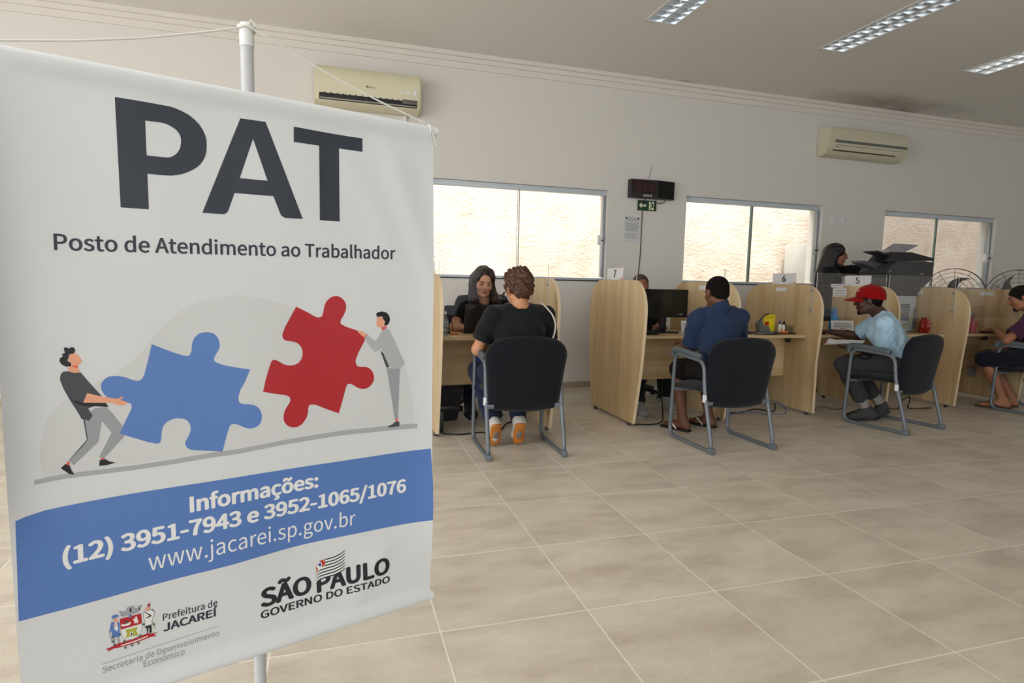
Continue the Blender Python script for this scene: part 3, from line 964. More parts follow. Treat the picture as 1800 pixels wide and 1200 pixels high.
# ------------------------------------------------------------------ visitor chairs
def make_chair(label):
    t = thing('visitor_chair', label, 'chair', (0, 0, 0), 0, 'black visitor chairs on grey sled frames')
    K = dict(world=False)
    for s in (-1, 1):
        x = s * 0.262
        loop = round_path([(x, 0.262, 0.014), (x, 0.232, 0.655), (x, -0.135, 0.632), (x, -0.155, 0.425), (x, -0.275, 0.014)], 0.075, 7, True)
        MB().tube(loop, 0.0145, 12, True).build('sled_frame', M_STEELG, t, **K)
        pad = spline([(x, 0.262, 0.625), (x, 0.255, 0.662), (x, 0.215, 0.677), (x, 0.08, 0.672), (x, -0.05, 0.662), (x, -0.095, 0.653)], 5)
        n = len(pad)
        MB().tube(pad, [0.016] + [0.019] * (n - 2) + [0.015], 12, flat=1.35).build('armrest', M_ARMP, t, **K)
        MB().box((s * 0.238, -0.180, 0.340), (0.055, 0.024, 0.028), 0.006).build('back_bracket', M_STEELG, t, **K)
        for yy in (-0.262, 0.252):
            if yy < 0:
                MB().box((x, yy - 0.004, 0.022), (0.036, 0.05, 0.044), 0.008).build('foot_cap', M_STEELG, t, **K)
    MB().tube([(-0.262, 0.235, 0.375), (-0.20, 0.22, 0.372), (0.20, 0.22, 0.372), (0.262, 0.235, 0.375)], 0.0125, 10).build('front_crossbar', M_STEELG, t, **K)
    MB().tube([(-0.262, -0.16, 0.385), (-0.2, -0.15, 0.372), (0.2, -0.15, 0.372), (0.262, -0.16, 0.385)], 0.0125, 10).build('rear_crossbar', M_STEELG, t, **K)
    # seat cushion
    b = bmesh.new()
    bmesh.ops.create_grid(b, x_segments=12, y_segments=12, size=0.5)
    vs = {}
    mb = MB()
    nn = 14
    top, bot = [], []
    for i in range(nn + 1):
        for j in range(nn + 1):
            u, v = i / nn * 2 - 1, j / nn * 2 - 1
            uu, vv = u * math.sqrt(1 - 0.12 * v * v), v * math.sqrt(1 - 0.10 * u * u)
            e = max(abs(u), abs(v))
            d = 0.028 * (1 - e ** 6)
            fr = -0.022 * max(0, v) ** 3
            X, Y = uu * 0.243, 0.045 + vv * 0.235
            top.append((X, Y, 0.430 + d + fr))
            bot.append((X * 0.97, Y * 0.98, 0.405 - 0.012 * (1 - e ** 6) + fr))
    b.free()
    def grid(a, flip):
        return [((i * (nn + 1) + j), ((i + 1) * (nn + 1) + j), ((i + 1) * (nn + 1) + j + 1), (i * (nn + 1) + j + 1)) for i in range(nn) for j in range(nn)]
    mb.add(top + bot, grid(top, 0) + [tuple(q + (nn + 1) ** 2 for q in f[::-1]) for f in grid(bot, 1)])
    rim = [(i, 0) for i in range(nn)] + [(nn, j) for j in range(nn)] + [(nn - i, nn) for i in range(nn)] + [(0, nn - j) for j in range(nn)]
    idx = [i * (nn + 1) + j for i, j in rim]
    off = (nn + 1) ** 2
    mb.f += [(idx[k], idx[k] + off, idx[(k + 1) % len(idx)] + off, idx[(k + 1) % len(idx)]) for k in range(len(idx))]
    mb.build('seat', M_FABRIC, t, angle=75, **K)
    # backrest: rounded shield, bowed in plan, slightly reclined
    mb = MB()
    rows, ncol = 22, 18
    F, B = [], []
    for i in range(rows + 1):
        q = i / rows
        z = 0.302 + 0.512 * q
        hw = 0.238 + 0.042 * min(1, q / 0.75)
        if q > 0.72:
            k = (q - 0.72) / 0.28
            hw *= math.sqrt(max(0.0, 1 - (k ** 2.6) * 0.52))
        if q < 0.10:
            k = 1 - q / 0.10
            hw *= 1 - 0.10 * k * k
        for j in range(ncol + 1):
            u = j / ncol * 2 - 1
            x = u * hw
            dz = -0.020 * u * u * max(0, (q - 0.6) / 0.4) + 0.012 * u * u * max(0, (0.3 - q) / 0.3)
            y = -0.186 - 0.070 * q + 0.032 * u * u
            ed = max(abs(u) ** 8, (abs(2 * q - 1)) ** 14)
            th = 0.024 * (1 - 0.72 * ed)
            F.append((x, y + th, z + dz))
            B.append((x, y - th, z + dz))
    n1 = ncol + 1
    fs = [(i * n1 + j, i * n1 + j + 1, (i + 1) * n1 + j + 1, (i + 1) * n1 + j) for i in range(rows) for j in range(ncol)]
    off = len(F)
    mb.add(F + B, fs + [tuple(a + off for a in f[::-1]) for f in fs])
    rim = [(0, j) for j in range(ncol)] + [(i, ncol) for i in range(rows)] + [(rows, ncol - j) for j in range(ncol)] + [(rows - i, 0) for i in range(rows)]
    idx = [i * n1 + j for i, j in rim]
    mb.f += [(idx[k], idx[k] + off, idx[(k + 1) % len(idx)] + off, idx[(k + 1) % len(idx)]) for k in range(len(idx))]
    mb.build('backrest', M_FABRIC, t, angle=80, **K)
    st = MB().box((-0.272, -0.172, 0.375), (0.016, 0.026, 0.052), 0.002).build('sticker', M_PAPER, t, **K)
    return t

CHAIRS = [(0.366, 2.052, -0.035, 'black visitor chair under the person in the black T-shirt with short curly hair'),
          (1.905, 1.872, 0.01, 'black visitor chair under the person in the denim shirt'),
          (3.765, 2.035, 0.19, 'black visitor chair under the person in the red cap'),
          (5.765, 2.17, 0.16, 'black visitor chair cut off at the right edge of the photo')]
proto = make_chair(CHAIRS[0][3])
for i, (x, y, rz, lab) in enumerate(CHAIRS):
    c = proto if i == 0 else copy_tree(proto)
    c.location = (x, y, 0)
    c.rotation_euler = (0, 0, rz)
    c['label'] = lab

# ------------------------------------------------------------------ things on the desks
DZ = 0.735
def card_sign(x, y, w, h, rz, lab, lines=4):
    t = thing('desk_notice', lab, 'sign', (x, y, DZ), rz)
    K = dict(world=False)
    lean = Matrix.Rotation(-0.15, 3, 'X')
    MB().box((0, 0.012, h / 2 + 0.004), (w, 0.003, h), rot=lean).build('sheet', M_PAPER, t, smooth=False, **K)
    mb = MB()
    rnd = random.Random(int(x * 100))
    for k in range(lines):
        ww = w * (0.78 if k < lines - 1 else 0.25) * rnd.uniform(0.92, 1.0)
        zc = h * 0.70 - k * h * 0.14
        a = [Vector((-ww / 2, -0.0022, zc - h / 2)), Vector((ww / 2, -0.0022, zc - h / 2)), Vector((ww / 2, -0.0022, zc - h / 2 + 0.007)), Vector((-ww / 2, -0.0022, zc - h / 2 + 0.007))]
        mb.add([lean @ v + Vector((0, 0.012, h / 2 + 0.004)) for v in a], [(0, 1, 2, 3)])
    mb.build('printed_lines', M_PAPERG, t, smooth=False, **K)
    MB().box((0, 0.02, 0.004), (w * 0.9, 0.07, 0.004), 0.001).build('stand', M_ACEDGE, t, **K)
    return t

# desk with the laptop
t = thing('water_bottle', 'clear plastic water bottle with white cap on the desk left of the laptop', 'bottle', (-0.028, 2.76, DZ))
M_PET = clear_mat('clear_plastic_bottle', (0.90, 0.93, 0.95), 1.0, 0.06, 0.22, (0.62, 0.66, 0.70))
MB().lathe([(0.026, 0), (0.031, 0.006), (0.031, 0.05), (0.029, 0.055), (0.031, 0.06), (0.031, 0.11), (0.028, 0.125), (0.018, 0.150), (0.0125, 0.160), (0.0125, 0.168)], (-0.028, 2.76, DZ + .001), 24).build('bottle_body', M_PET, t)
MB().lathe([(0.0315, 0.065), (0.0318, 0.066), (0.0318, 0.108), (0.0315, 0.109)], (-0.028, 2.76, DZ + .001), 24).build('label_band', mat('pale_blue_label', (150, 166, 184), 0.5), t)
MB().lathe([(0.0145, 0.166), (0.0148, 0.168), (0.0148, 0.184), (0.013, 0.187)], (-0.028, 2.76, DZ + .001), 20).build('cap', M_WHITEP, t)
t = thing('pen_cup', 'black pen cup beside the water bottle at the partition', 'cup', (-0.093, 2.84, DZ))
MB().lathe([(0.028, 0), (0.032, 0.004), (0.036, 0.115), (0.033, 0.115), (0.029, 0.01)], (-0.085, 2.84, DZ + .001), 20).build('cup', M_BLACK, t)
tag(MB().tube(spline([(-0.085, 2.92, DZ + 0.12), (-0.06, 2.93, DZ + 0.17), (-0.02, 2.95, DZ + 0.185), (0.05, 2.96, DZ + 0.14), (0.09, 3.0, DZ + 0.01)]), 0.003, 6).build('thin_cable', M_CABLE), 'thin black cable arching behind the water bottle', 'cable')

t = thing('laptop', 'open black laptop seen from behind its lid, in front of the clerk', 'laptop', (0.345, 2.90, DZ), -0.04)
K = dict(world=False)
MB().box((0, 0.12, 0.012), (0.375, 0.25, 0.020), 0.005).build('base', M_BLACK, t, **K)
MB().box((0, -0.028, 0.126), (0.375, 0.010, 0.235), 0.005, rot=Matrix.Rotation(0.20, 3, 'X')).build('lid', mat('black_laptop_lid', (17, 17, 19), 0.35), t, **K)
MB().box((0, 0.115, 0.0235), (0.32, 0.11, 0.003), 0.001).build('keyboard', M_DKGREY, t, **K)
mb = MB()
lean = Matrix.Rotation(0.20, 3, 'X')
pp = [(-0.148, -0.0058, 0.088), (-0.112, -0.0058, 0.098), (-0.114, -0.0058, 0.106), (-0.150, -0.0058, 0.096)]
mb.add([lean @ Vector(p) + Vector((0, -0.028, 0.126)) for p in pp], [(0, 1, 2, 3)])
mb.build('badge', M_GREYP, t, smooth=False, **K)
tag(MB().box((0.055, 2.80, DZ + 0.007), (0.07, 0.03, 0.012), 0.004, rot=Matrix.Rotation(0.4, 3, 'Z')).build('pen_drive', M_ORANGE), 'small orange object lying left of the laptop', 'stationery')
tag(MB().box((0.02, 2.93, DZ + 0.014), (0.055, 0.09, 0.026), 0.012).build('computer_mouse', M_BLACK), 'black mouse between the water bottle and the laptop', 'mouse')

# desk with the monitor
t = thing('monitor', 'wide flat monitor with glossy dark screen in front of the person in denim', 'monitor', (2.02, 2.93, DZ), 0.0)
K = dict(world=False)
MB().box((-0.01, 0, 0.268), (0.50, 0.032, 0.255), 0.006).build('bezel', M_BLACK, t, **K)
MB().box((-0.01, -0.0165, 0.273), (0.484, 0.002, 0.235)).build('screen', M_GLOSS, t, smooth=False, **K)
MB().box((0.168, -0.0185, 0.170), (0.045, 0.001, 0.016)).build('sticker', mat('grey_label', (96, 96, 98), 0.5), t, smooth=False, **K)
MB().box((0.146, -0.0187, 0.171), (0.008, 0.0012, 0.008)).build('logo', M_RED, t, smooth=False, **K)
MB().box((0.0, 0.012, 0.085), (0.062, 0.028, 0.15), 0.006).build('neck', M_BLACK, t, **K)
MB().box((0.0, 0.0, 0.006), (0.23, 0.17, 0.012), 0.005).build('base', M_BLACK, t, **K)
t = thing('monitor', 'second smaller black monitor turned to the clerk, behind the flat monitor', 'monitor', (1.98, 3.13, DZ), 0.0)
MB().box((0.0, 0, 0.19), (0.37, 0.04, 0.22), 0.006).build('bezel', M_BLACK, t, **K)
MB().box((-0.05, -0.021, 0.19), (0.16, 0.002, 0.065)).build('label', M_PAPER, t, smooth=False, **K)
MB().box((0.155, -0.021, 0.16), (0.04, 0.002, 0.05)).build('tag', mat('blue_tag', (40, 60, 140), 0.5), t, smooth=False, **K)
MB().box((0.0, 0.01, 0.05), (0.07, 0.03, 0.09), 0.006).build('neck', M_BLACK, t, **K)
MB().box((0.0, 0.0, 0.006), (0.20, 0.14, 0.012), 0.005).build('base', M_BLACK, t, **K)
t = thing('keyboard', 'black keyboard at the left foot of the flat monitor', 'keyboard', (1.72, 2.78, DZ), 0.0)
MB().box((0.0, 0, 0.012), (0.30, 0.095, 0.02), 0.005).build('case', M_BLACK, t, **K)
MB().box((0.0, 0, 0.0235), (0.28, 0.08, 0.004), 0.001).build('keys', M_DKGREY, t, **K)
card_sign(2.222, 2.775, 0.205, 0.115, 0.0, 'white printed card leaning beside the flat monitor, left of the denim shoulder')
for k in range(5):
    tag(MB().box((2.20 + 0.006 * k, 2.72 + 0.004 * k, DZ + 0.0025 + 0.004 * k), (0.21, 0.15, 0.0032), rot=Matrix.Rotation(0.05 * (k - 2) + (0.1 if k == 4 else 0), 3, 'Z')).build('paper_sheet', M_PAPER, smooth=False),
        'sheet in the small paper stack left of the denim shirt', 'paper', 'paper stack by the flat monitor')
tag(MB().tube(spline([(1.55, 2.68, DZ + 0.004), (1.70, 2.65, DZ + 0.005), (1.82, 2.69, DZ + 0.004), (1.88, 2.76, DZ + 0.005)]), 0.003, 6).build('desk_cable', M_CABLE), 'black cable lying in front of the flat monitor', 'cable')

# desk with the hole punch
t = thing('hole_punch', 'heavy grey lever hole punch on the desk under the number 6 card', 'hole punch', (2.945, 2.74, DZ), 0.12)
M_CAST = mat('grey_cast_metal', (120, 122, 118), 0.45, 0.4)
MB().box((0, 0, 0.012), (0.20, 0.11, 0.022), 0.006).build('base', M_CAST, t, **K)
MB().prism([(-0.05, 0.02), (-0.065, 0.10), (-0.03, 0.125), (0.0, 0.085), (0.07, 0.07), (0.085, 0.022)], (0, 0.03, 0), (1, 0, 0), (0, 0, 1), 0.06, 0.006).build('body', M_CAST, t, **K)
MB().tube(spline([(-0.055, 0, 0.10), (-0.02, 0, 0.135), (0.03, 0, 0.175), (0.075, 0, 0.188)]), [0.010] * 8 + [0.008] * 17, 8).build('lever', M_DKGREY, t, **K)
MB().box((0.028, -0.032, 0.10), (0.034, 0.02, 0.034), 0.004).build('dial', M_RED, t, **K)
t = thing('organizer', 'clear acrylic organizer with dark tray holding the yellow pad and the glue bottles', 'organizer', (3.185, 2.78, DZ), 0.05)
MB().box((0, 0, 0.006), (0.26, 0.14, 0.010), 0.003).build('tray', M_BLACK, t, **K)
MB().box((0.05, 0.06, 0.05), (0.16, 0.003, 0.09)).build('back', M_ACRYL, t, smooth=False, **K)
MB().box((0.05, -0.03, 0.035), (0.16, 0.003, 0.055)).build('front', M_ACRYL, t, smooth=False, **K)
MB().box((0.13, 0.015, 0.04), (0.003, 0.09, 0.075)).build('side', M_ACRYL, t, smooth=False, **K)
t = thing('note_pad', 'bright yellow pad with handwriting standing behind the hole punch', 'note pad', (3.095, 2.825, DZ + 0.012), 0.02)
MB().box((0, 0, 0.085), (0.125, 0.012, 0.155), 0.002).build('pad', M_YELLOW, t, **K)
mb = MB()
rnd = random.Random(2)
for k in range(9):
    xx = -0.045 + k * 0.0105
    h = rnd.uniform(0.006, 0.014)
    mb.add([(xx, -0.0064, 0.135), (xx + 0.0035, -0.0064, 0.133), (xx + 0.0055, -0.0064, 0.135 + h), (xx + 0.002, -0.0064, 0.136 + h)], [(0, 1, 2, 3)])
mb.build('handwriting', M_INK, t, smooth=False, **K)
for k, (xx, yy, h, cap, lab) in enumerate([(3.165, 2.76, 0.115, (30, 50, 130), 'white glue bottle with a blue nozzle beside the yellow pad'),
                                           (3.208, 2.765, 0.105, (24, 24, 26), 'white glue bottle with a black nozzle, second from the yellow pad'),
                                           (3.240, 2.79, 0.108, (24, 24, 26), 'dark glue bottle at the right end of the organizer')]):
    t = thing('glue_bottle', lab, 'bottle', (xx, yy, DZ + 0.011), 0, 'glue bottles in the organizer')
    m1 = M_WHITEP if k < 2 else M_DKGREY
    MB().lathe([(0.015, 0), (0.0165, 0.004), (0.0165, h * 0.55), (0.012, h * 0.7)], (xx, yy, DZ + 0.012), 16).build('bottle_body', m1, t)
    MB().lathe([(0.0115, h * 0.7), (0.010, h * 0.78), (0.006, h * 0.95), (0.004, h)], (xx, yy, DZ + 0.012), 14).build('nozzle', mat('nozzle_%d' % k, cap, 0.4), t)
tag(MB().box((3.175, 2.715, DZ + 0.018), (0.085, 0.022, 0.018), 0.005).build('stapler', M_ORANGE), 'orange stapler lying on the front of the dark tray', 'stapler')
tag(MB().box((3.172, 2.748, DZ + 0.034), (0.022, 0.012, 0.044), 0.004).build('glue_stick', mat('tan_glue_stick', (186, 140, 84), 0.5)), 'tan glue stick standing before the blue nozzle bottle', 'stationery')
t = thing('stamp_pad', 'small black and red stamp pad left of the hole punch', 'stamp pad', (2.86, 2.78, DZ))
MB().box((2.86, 2.78, DZ + 0.010), (0.085, 0.05, 0.018), 0.004).build('pad_base', M_BLACK, t)
MB().box((2.875, 2.78, DZ + 0.023), (0.05, 0.035, 0.008), 0.002).build('pad_lid', M_RED, t)
tag(MB().box((2.972, 2.655, DZ + 0.005), (0.12, 0.02, 0.008), 0.003, rot=Matrix.Rotation(-0.12, 3, 'Z')).build('ruler', M_BLACK), 'black ruler on the desk edge in front of the hole punch', 'ruler')

# desk with the blue bottle
t = thing('squeeze_bottle', 'sky blue plastic bottle on the desk before the number 5 partition', 'bottle', (4.055, 3.02, DZ))
M_BLUEB = mat('sky_blue_plastic', (78, 158, 214), 0.35)
MB().lathe([(0.040, 0), (0.045, 0.006), (0.046, 0.12), (0.042, 0.15), (0.027, 0.175), (0.025, 0.18)], (4.055, 3.02, DZ + .001), 26).build('bottle_body', M_BLUEB, t)
MB().lathe([(0.027, 0.178), (0.0275, 0.18), (0.026, 0.235), (0.024, 0.238)], (4.055, 3.02, DZ + .001), 24).build('cap', mat('blue_cap', (70, 140, 200), 0.4), t)
t = thing('small_bottle', 'small bottle with white cap just right of the sky blue bottle', 'bottle', (4.115, 3.10, DZ))
MB().lathe([(0.017, 0), (0.019, 0.004), (0.019, 0.13), (0.014, 0.145)], (4.115, 3.10, DZ + .001), 18).build('bottle_body', mat('clear_grey_bottle', (150, 146, 136), 0.3), t)
MB().lathe([(0.0155, 0.145), (0.0155, 0.175), (0.014, 0.177)], (4.115, 3.10, DZ + .001), 18).build('cap', M_WHITEP, t)
card_sign(4.02, 2.86, 0.26, 0.115, -0.1, 'white printed card standing in front of the sky blue bottle')
tag(MB().box((4.035, 2.68, DZ + 0.003), (0.20, 0.14, 0.004), rot=Matrix.Rotation(0.3, 3, 'Z')).build('paper_sheet', M_PAPER, smooth=False), 'loose white paper lying before the printed card at the blue bottle', 'paper')
tag(MB().box((3.93, 3.08, DZ + 0.055), (0.10, 0.004, 0.105), rot=Matrix.Rotation(0.2, 3, 'X')).build('paper_slip', M_PAPER, smooth=False), 'white paper slip propped left of the sky blue bottle', 'paper')
t = thing('monitor', 'dark monitor seen nearly edge on behind the number 6 partition', 'monitor', (3.61, 2.98, DZ), -0.15)
MB().box((0.10, 0, 0.29), (0.42, 0.035, 0.36), 0.006).build('bezel', M_BLACK, t, **K)
MB().box((0.10, -0.018, 0.29), (0.40, 0.002, 0.34)).build('screen', M_GLOSS, t, smooth=False, **K)
MB().box((0.0, 0.012, 0.06), (0.07, 0.03, 0.10), 0.006).build('neck', M_BLACK, t, **K)
MB().box((0.0, 0.0, 0.006), (0.22, 0.16, 0.012), 0.005).build('base', M_BLACK, t, **K)
t = thing('shield_notice', 'white printed note taped on the shield just right of the number 6 partition', 'notice', (3.62, 2.535, 1.10))
MB().box((3.61, 2.535, 1.135), (0.15, 0.0015, 0.075)).build('sheet', M_PAPER, t, smooth=False)
mb = MB()
for k in range(4):
    line(mb, 3.55, 3.67, 1.152 - 0.014 * k, 0.004, 2.5338)
mb.build('printed_lines', M_PAPERG, t, smooth=False)
t = thing('shield_label', 'narrow printed strip at the top of the shield right of the number 6 partition', 'notice', (3.565, 2.535, 1.19))
MB().box((3.575, 2.535, 1.197), (0.135, 0.0015, 0.03)).build('sheet', M_PAPER, t, smooth=False)
mb = MB()
line(mb, 3.52, 3.63, 1.195, 0.006, 2.5338)
mb.build('printed_lines', M_PAPERG, t, smooth=False)

# desk beyond number 5 with red bag
b = bmesh.new()
bmesh.ops.create_icosphere(b, subdivisions=4, radius=1)
for v in b.verts:
    q = v.co.copy()
    k = 1 + 0.22 * math.sin(7 * q.x + 3 * q.z) * math.sin(6 * q.y + 5 * q.z) + 0.06 * math.sin(17 * q.z + 9 * q.x)
    v.co = Vector((q.x * 0.050 * k, q.y * 0.05 * k, max(-0.06, q.z * 0.078 * k) * (1.0 if q.z < 0.5 else 1 + (q.z - .5) * .5)))
bmesh.ops.translate(b, vec=(4.985, 2.775, DZ + 0.062), verts=b.verts)
tag(MB().bm(b).build('plastic_bag', mat('red_plastic_bag', (150, 28, 24), 0.35)), 'crumpled red plastic bag on the desk beside the copier', 'bag')

# desk with the pink tumbler
t = thing('tumbler', 'pink tumbler with steel lid on the desk at the right edge', 'tumbler', (5.78, 2.90, DZ))
MB().lathe([(0.034, 0), (0.038, 0.005), (0.046, 0.165), (0.047, 0.17)], (5.78, 2.90, DZ + .001), 26).build('body', mat('dusty_pink_enamel', (196, 104, 112), 0.35), t)
MB().lathe([(0.047, 0.168), (0.0485, 0.172), (0.048, 0.20), (0.04, 0.204)], (5.78, 2.90, DZ + .001), 26).build('lid', M_ALUD, t)
t = thing('cup', 'shorter pink cup in front of the pink tumbler', 'cup', (5.70, 2.80, DZ))
MB().lathe([(0.03, 0), (0.034, 0.004), (0.038, 0.12), (0.035, 0.12), (0.031, 0.01)], (5.70, 2.80, DZ + .001), 22).build('cup_body', mat('pink_plastic', (190, 92, 104), 0.4), t)
t = thing('desk_calendar', 'white and orange desk calendar behind the hand at the right edge', 'calendar', (5.86, 3.0, DZ), -0.5)
lean = Matrix.Rotation(-0.35, 3, 'X')
MB().box((0, 0, 0.07), (0.26, 0.003, 0.14), rot=lean).build('sheet', M_PAPER, t, smooth=False, **K)
mb, m2 = MB(), MB()
def cq(mb, a, b, c, d):
    mb.add([lean @ Vector(p) + Vector((0, 0, 0.07)) for p in ((a, -0.003, c), (b, -0.003, c), (b, -0.003, d), (a, -0.003, d))], [(0, 1, 2, 3)])
cq(mb, -0.12, -0.075, -0.045, 0.02)
m2b = MB()
for k in range(3): cq(mb, -0.12, -0.08, -0.06 + 0.0 * k, -0.05)
mb.build('orange_block', M_ORANGE, t, smooth=False, **K)
for zz, a, b in ((0.025, -0.06, 0.11), (0.048, -0.11, -0.02), (0.048, 0.05, 0.11), (-0.01, 0.02, 0.10), (-0.03, 0.0, 0.06)):
    cq(m2, a, b, zz, zz + 0.008)
m2.build('printed_lines', mat('dark_blue_ink', (40, 46, 80), 0.6), t, smooth=False, **K)
t = thing('monitor', 'tall dark monitor edge right of the last wide partition', 'monitor', (5.52, 3.06, DZ), 0.55)
MB().box((0.0, 0, 0.27), (0.42, 0.04, 0.36), 0.006).build('bezel', M_BLACK, t, **K)
MB().box((0.0, -0.0205, 0.27), (0.40, 0.002, 0.34)).build('screen', M_GLOSS, t, smooth=False, **K)
MB().box((0.0, 0.012, 0.05), (0.07, 0.03, 0.10), 0.006).build('neck', M_BLACK, t, **K)
MB().box((0.0, 0.0, 0.006), (0.22, 0.16, 0.012), 0.005).build('base', M_BLACK, t, **K)
tag(MB().box((5.83, 2.72, DZ + 0.010), (0.17, 0.06, 0.018), 0.008, rot=Matrix.Rotation(-0.2, 3, 'Z')).build('wrist_pad', M_BLACK), 'flat black pad under the hand at the right edge', 'stationery')

# ------------------------------------------------------------------ copier
t = thing('copier', 'office copier, dark scanner top and white vented body, on the desk behind the red cap', 'copier', (4.76, 3.10, DZ))
y0, d = 2.91, -0.34
AX, AZ = (1, 0, 0), (0, 0, 1)
M_COPD = mat('charcoal_copier_plastic', (60, 61, 63), 0.45)
M_COPW = mat('copier_white_plastic', (186, 190, 194), 0.45)
def cpf(pts, k=0.8877):
    """side outline of the copier, front (control panel) to the left"""
    return [(-0.86 + (x + 0.86) * k, 1.16 + (z - 1.16) * k) for x, z in pts]
def cpr(nm, m, pts, dy=0.0, dd=d, k=0.8877):
    MB().prism(cpf(pts, k), (0, y0 + dy, 0), AX, AZ, dd, 0.005).build(nm, m, t)
MB().box((4.735, y0 + 0.17, DZ + 0.19), (0.56, 0.34, 0.375), 0.010).build('body', M_COPW, t)
mb = MB()
for k in range(11):
    mb.box((4.86, y0 - 0.002, 0.86 + 0.0165 * k), (0.13, 0.004, 0.008))
mb.build('vent', M_DKGREY, t, smooth=False)
MB().box((4.995, y0 - 0.012, 0.88), (0.022, 0.02, 0.22), 0.004).build('side_duct', M_GREYP, t)
MB().box((4.90, y0 - 0.003, 0.79), (0.10, 0.004, 0.05), 0.001).build('data_plate', mat('pale_green_plate', (160, 172, 166), 0.5), t)
cpr('neck', M_COPD, [(5.16, 1.10), (5.76, 1.10), (5.78, 1.15), (5.97, 1.312), (5.25, 1.312)])
cpr('scanner', M_COPD, [(5.30, 1.31), (5.96, 1.31), (5.99, 1.505), (5.83, 1.520), (5.42, 1.50), (5.32, 1.46), (5.26, 1.38)])
cpr('control_panel', mat('grey_control_panel', (78, 80, 82), 0.45), [(4.82, 1.467), (5.04, 1.409), (5.30, 1.368), (5.34, 1.46), (5.06, 1.480), (4.82, 1.494)], 0.14, -0.13, 0.924)
cpr('document_feeder', mat('dark_feeder_plastic', (32, 33, 35), 0.4), [(5.12, 1.488), (5.20, 1.565), (5.22, 1.602), (5.51, 1.609), (5.86, 1.552), (5.872, 1.524), (5.42, 1.500), (5.30, 1.476)], 0.05, -0.22, 0.912)
cpr('feeder_tray', M_COPD, [(5.005, 1.597), (5.39, 1.518), (5.40, 1.532), (5.01, 1.612)], 0.06, -0.18, 0.914)
cpr('rear_tray', mat('grey_rear_tray', (140, 142, 148), 0.5), [(5.74, 1.165), (6.02, 1.20), (6.05, 1.32), (5.97, 1.32), (5.90, 1.24)], 0.25, -0.05)
MB().box((5.05, y0 - 0.003, 1.345), (0.045, 0.004, 0.020), 0.001).build('badge', mat('brass_badge', (120, 112, 84), 0.4), t)
MB().box((4.62, y0 - 0.003, 1.36), (0.016, 0.004, 0.016), 0.001).build('lock', M_ALUD, t)
q = [(-0.86 + (x + 0.86) * k_, y, 1.16 + (z - 1.16) * k_) for x, y, z, k_ in ((5.157, 2.96, 1.606, 0.8970), (5.505, 2.96, 1.609, 0.8970), (5.712, 3.20, 1.701, 0.9420), (5.336, 3.20, 1.706, 0.9420))]
tag(MB().add(q, [(0, 1, 2, 3)]).add([(a, b_, c + 0.0012) for a, b_, c in q], [(3, 2, 1, 0)]).build('printed_sheet', mat('printed_sheet', (168, 166, 172), 0.8, var=(9, 0.25)), smooth=False),
    'printed sheet rising from the document feeder of the copier', 'paper')
tag(MB().tube(spline([(4.72, 2.893, 0.765), (4.79, 2.88, 0.79), (4.89, 2.87, 0.83), (4.95, 2.88, 0.93)]), 0.005, 8).build('yellow_cable', mat('yellow_cable', (190, 170, 70), 0.5)), 'yellow network cable hanging on the side of the copier', 'cable')

# ------------------------------------------------------------------ floor fans by the wall
def fan(x, y, zc, r, rz, spin, lab):
    t = thing('floor_fan', lab, 'fan', (x, y, 0), rz, 'black floor fans by the window wall')
    K = dict(world=False)
    MB().lathe([(0.20, 0), (0.20, 0.02), (0.06, 0.04), (0.022, 0.05)], (0, 0.10, 0), 28).build('base', M_BLACK, t, **K)
    MB().tube([(0, 0.10, 0.04), (0, 0.10, zc - 0.05)], 0.016, 12).build('pole', M_BLACK, t, **K)
    MB().lathe([(0.05, 0.02), (0.075, 0.05), (0.075, 0.13), (0.05, 0.17)], (0, 0, zc), 20, 'y').build('motor', M_BLACK, t, **K)
    mb = MB()
    for yy in (-0.085, 0.06):
        mb.tube(arc((0, yy * 0.5, zc), r, 0, 2 * PI * 47 / 48, 47, AX, AZ), 0.0042, 6, True)
        for q in (0.35, 0.52, 0.69, 0.85):
            mb.tube(arc((0, yy * (1 - q * q * 0.5), zc), r * q, 0, 2 * PI * 39 / 40, 39, AX, AZ), 0.0016, 4, True)
        for k in range(12):
            a = 2 * PI * k / 12
            mb.tube([(math.cos(a) * r * q, yy * (1 - q * q * 0.5), zc + math.sin(a) * r * q) for q in (0.12, 0.35, 0.6, 0.85, 1.0)], 0.0014, 4)
    mb.build('cage', M_BLACK, t, **K)
    MB().lathe([(0.05, -0.03), (0.045, -0.05), (0.02, -0.055)], (0, 0, zc), 18, 'y').build('hub', M_BLACK, t, **K)
    for k in range(3):
        a0 = spin + 2 * PI * k / 3
        V, Fc = [], []
        n = 12
        for i in range(n + 1):
            q = i / n
            rr = 0.04 + (r * 0.80 - 0.04) * q
            a = a0 - 0.85 * q * q
            w = 0.050 * math.sin(PI * (0.16 + 0.82 * q)) ** 0.8 + 0.003
            for s in (-1, 1):
                V.append((rr * math.cos(a) - s * w * math.sin(a), -0.008 + s * 0.018, zc + rr * math.sin(a) + s * w * math.cos(a)))
        Fc = [(2 * i, 2 * i + 1, 2 * i + 3, 2 * i + 2) for i in range(n)]
        V2 = [(p[0], p[1] + 0.004, p[2]) for p in V]
        o = len(V)
        mb = MB().add(V + V2, Fc + [tuple(j + o for j in f[::-1]) for f in Fc] + [(2 * i, 2 * i + 2, 2 * i + 2 + o, 2 * i + o) for i in range(n)] + [(2 * i + 1, 2 * i + 3, 2 * i + 3 + o, 2 * i + 1 + o) for i in range(n)])
        mb.build('blade', M_BLACKM, t, **K)
    return t
fan(6.74, 3.82, 1.125, 0.335, -0.88, 1.75, 'black floor fan in front of the right window with one blade upright')
fan(7.86, 3.80, 1.13, 0.345, -0.90, 2.6, 'black floor fan right of the right window, behind the head at the edge')

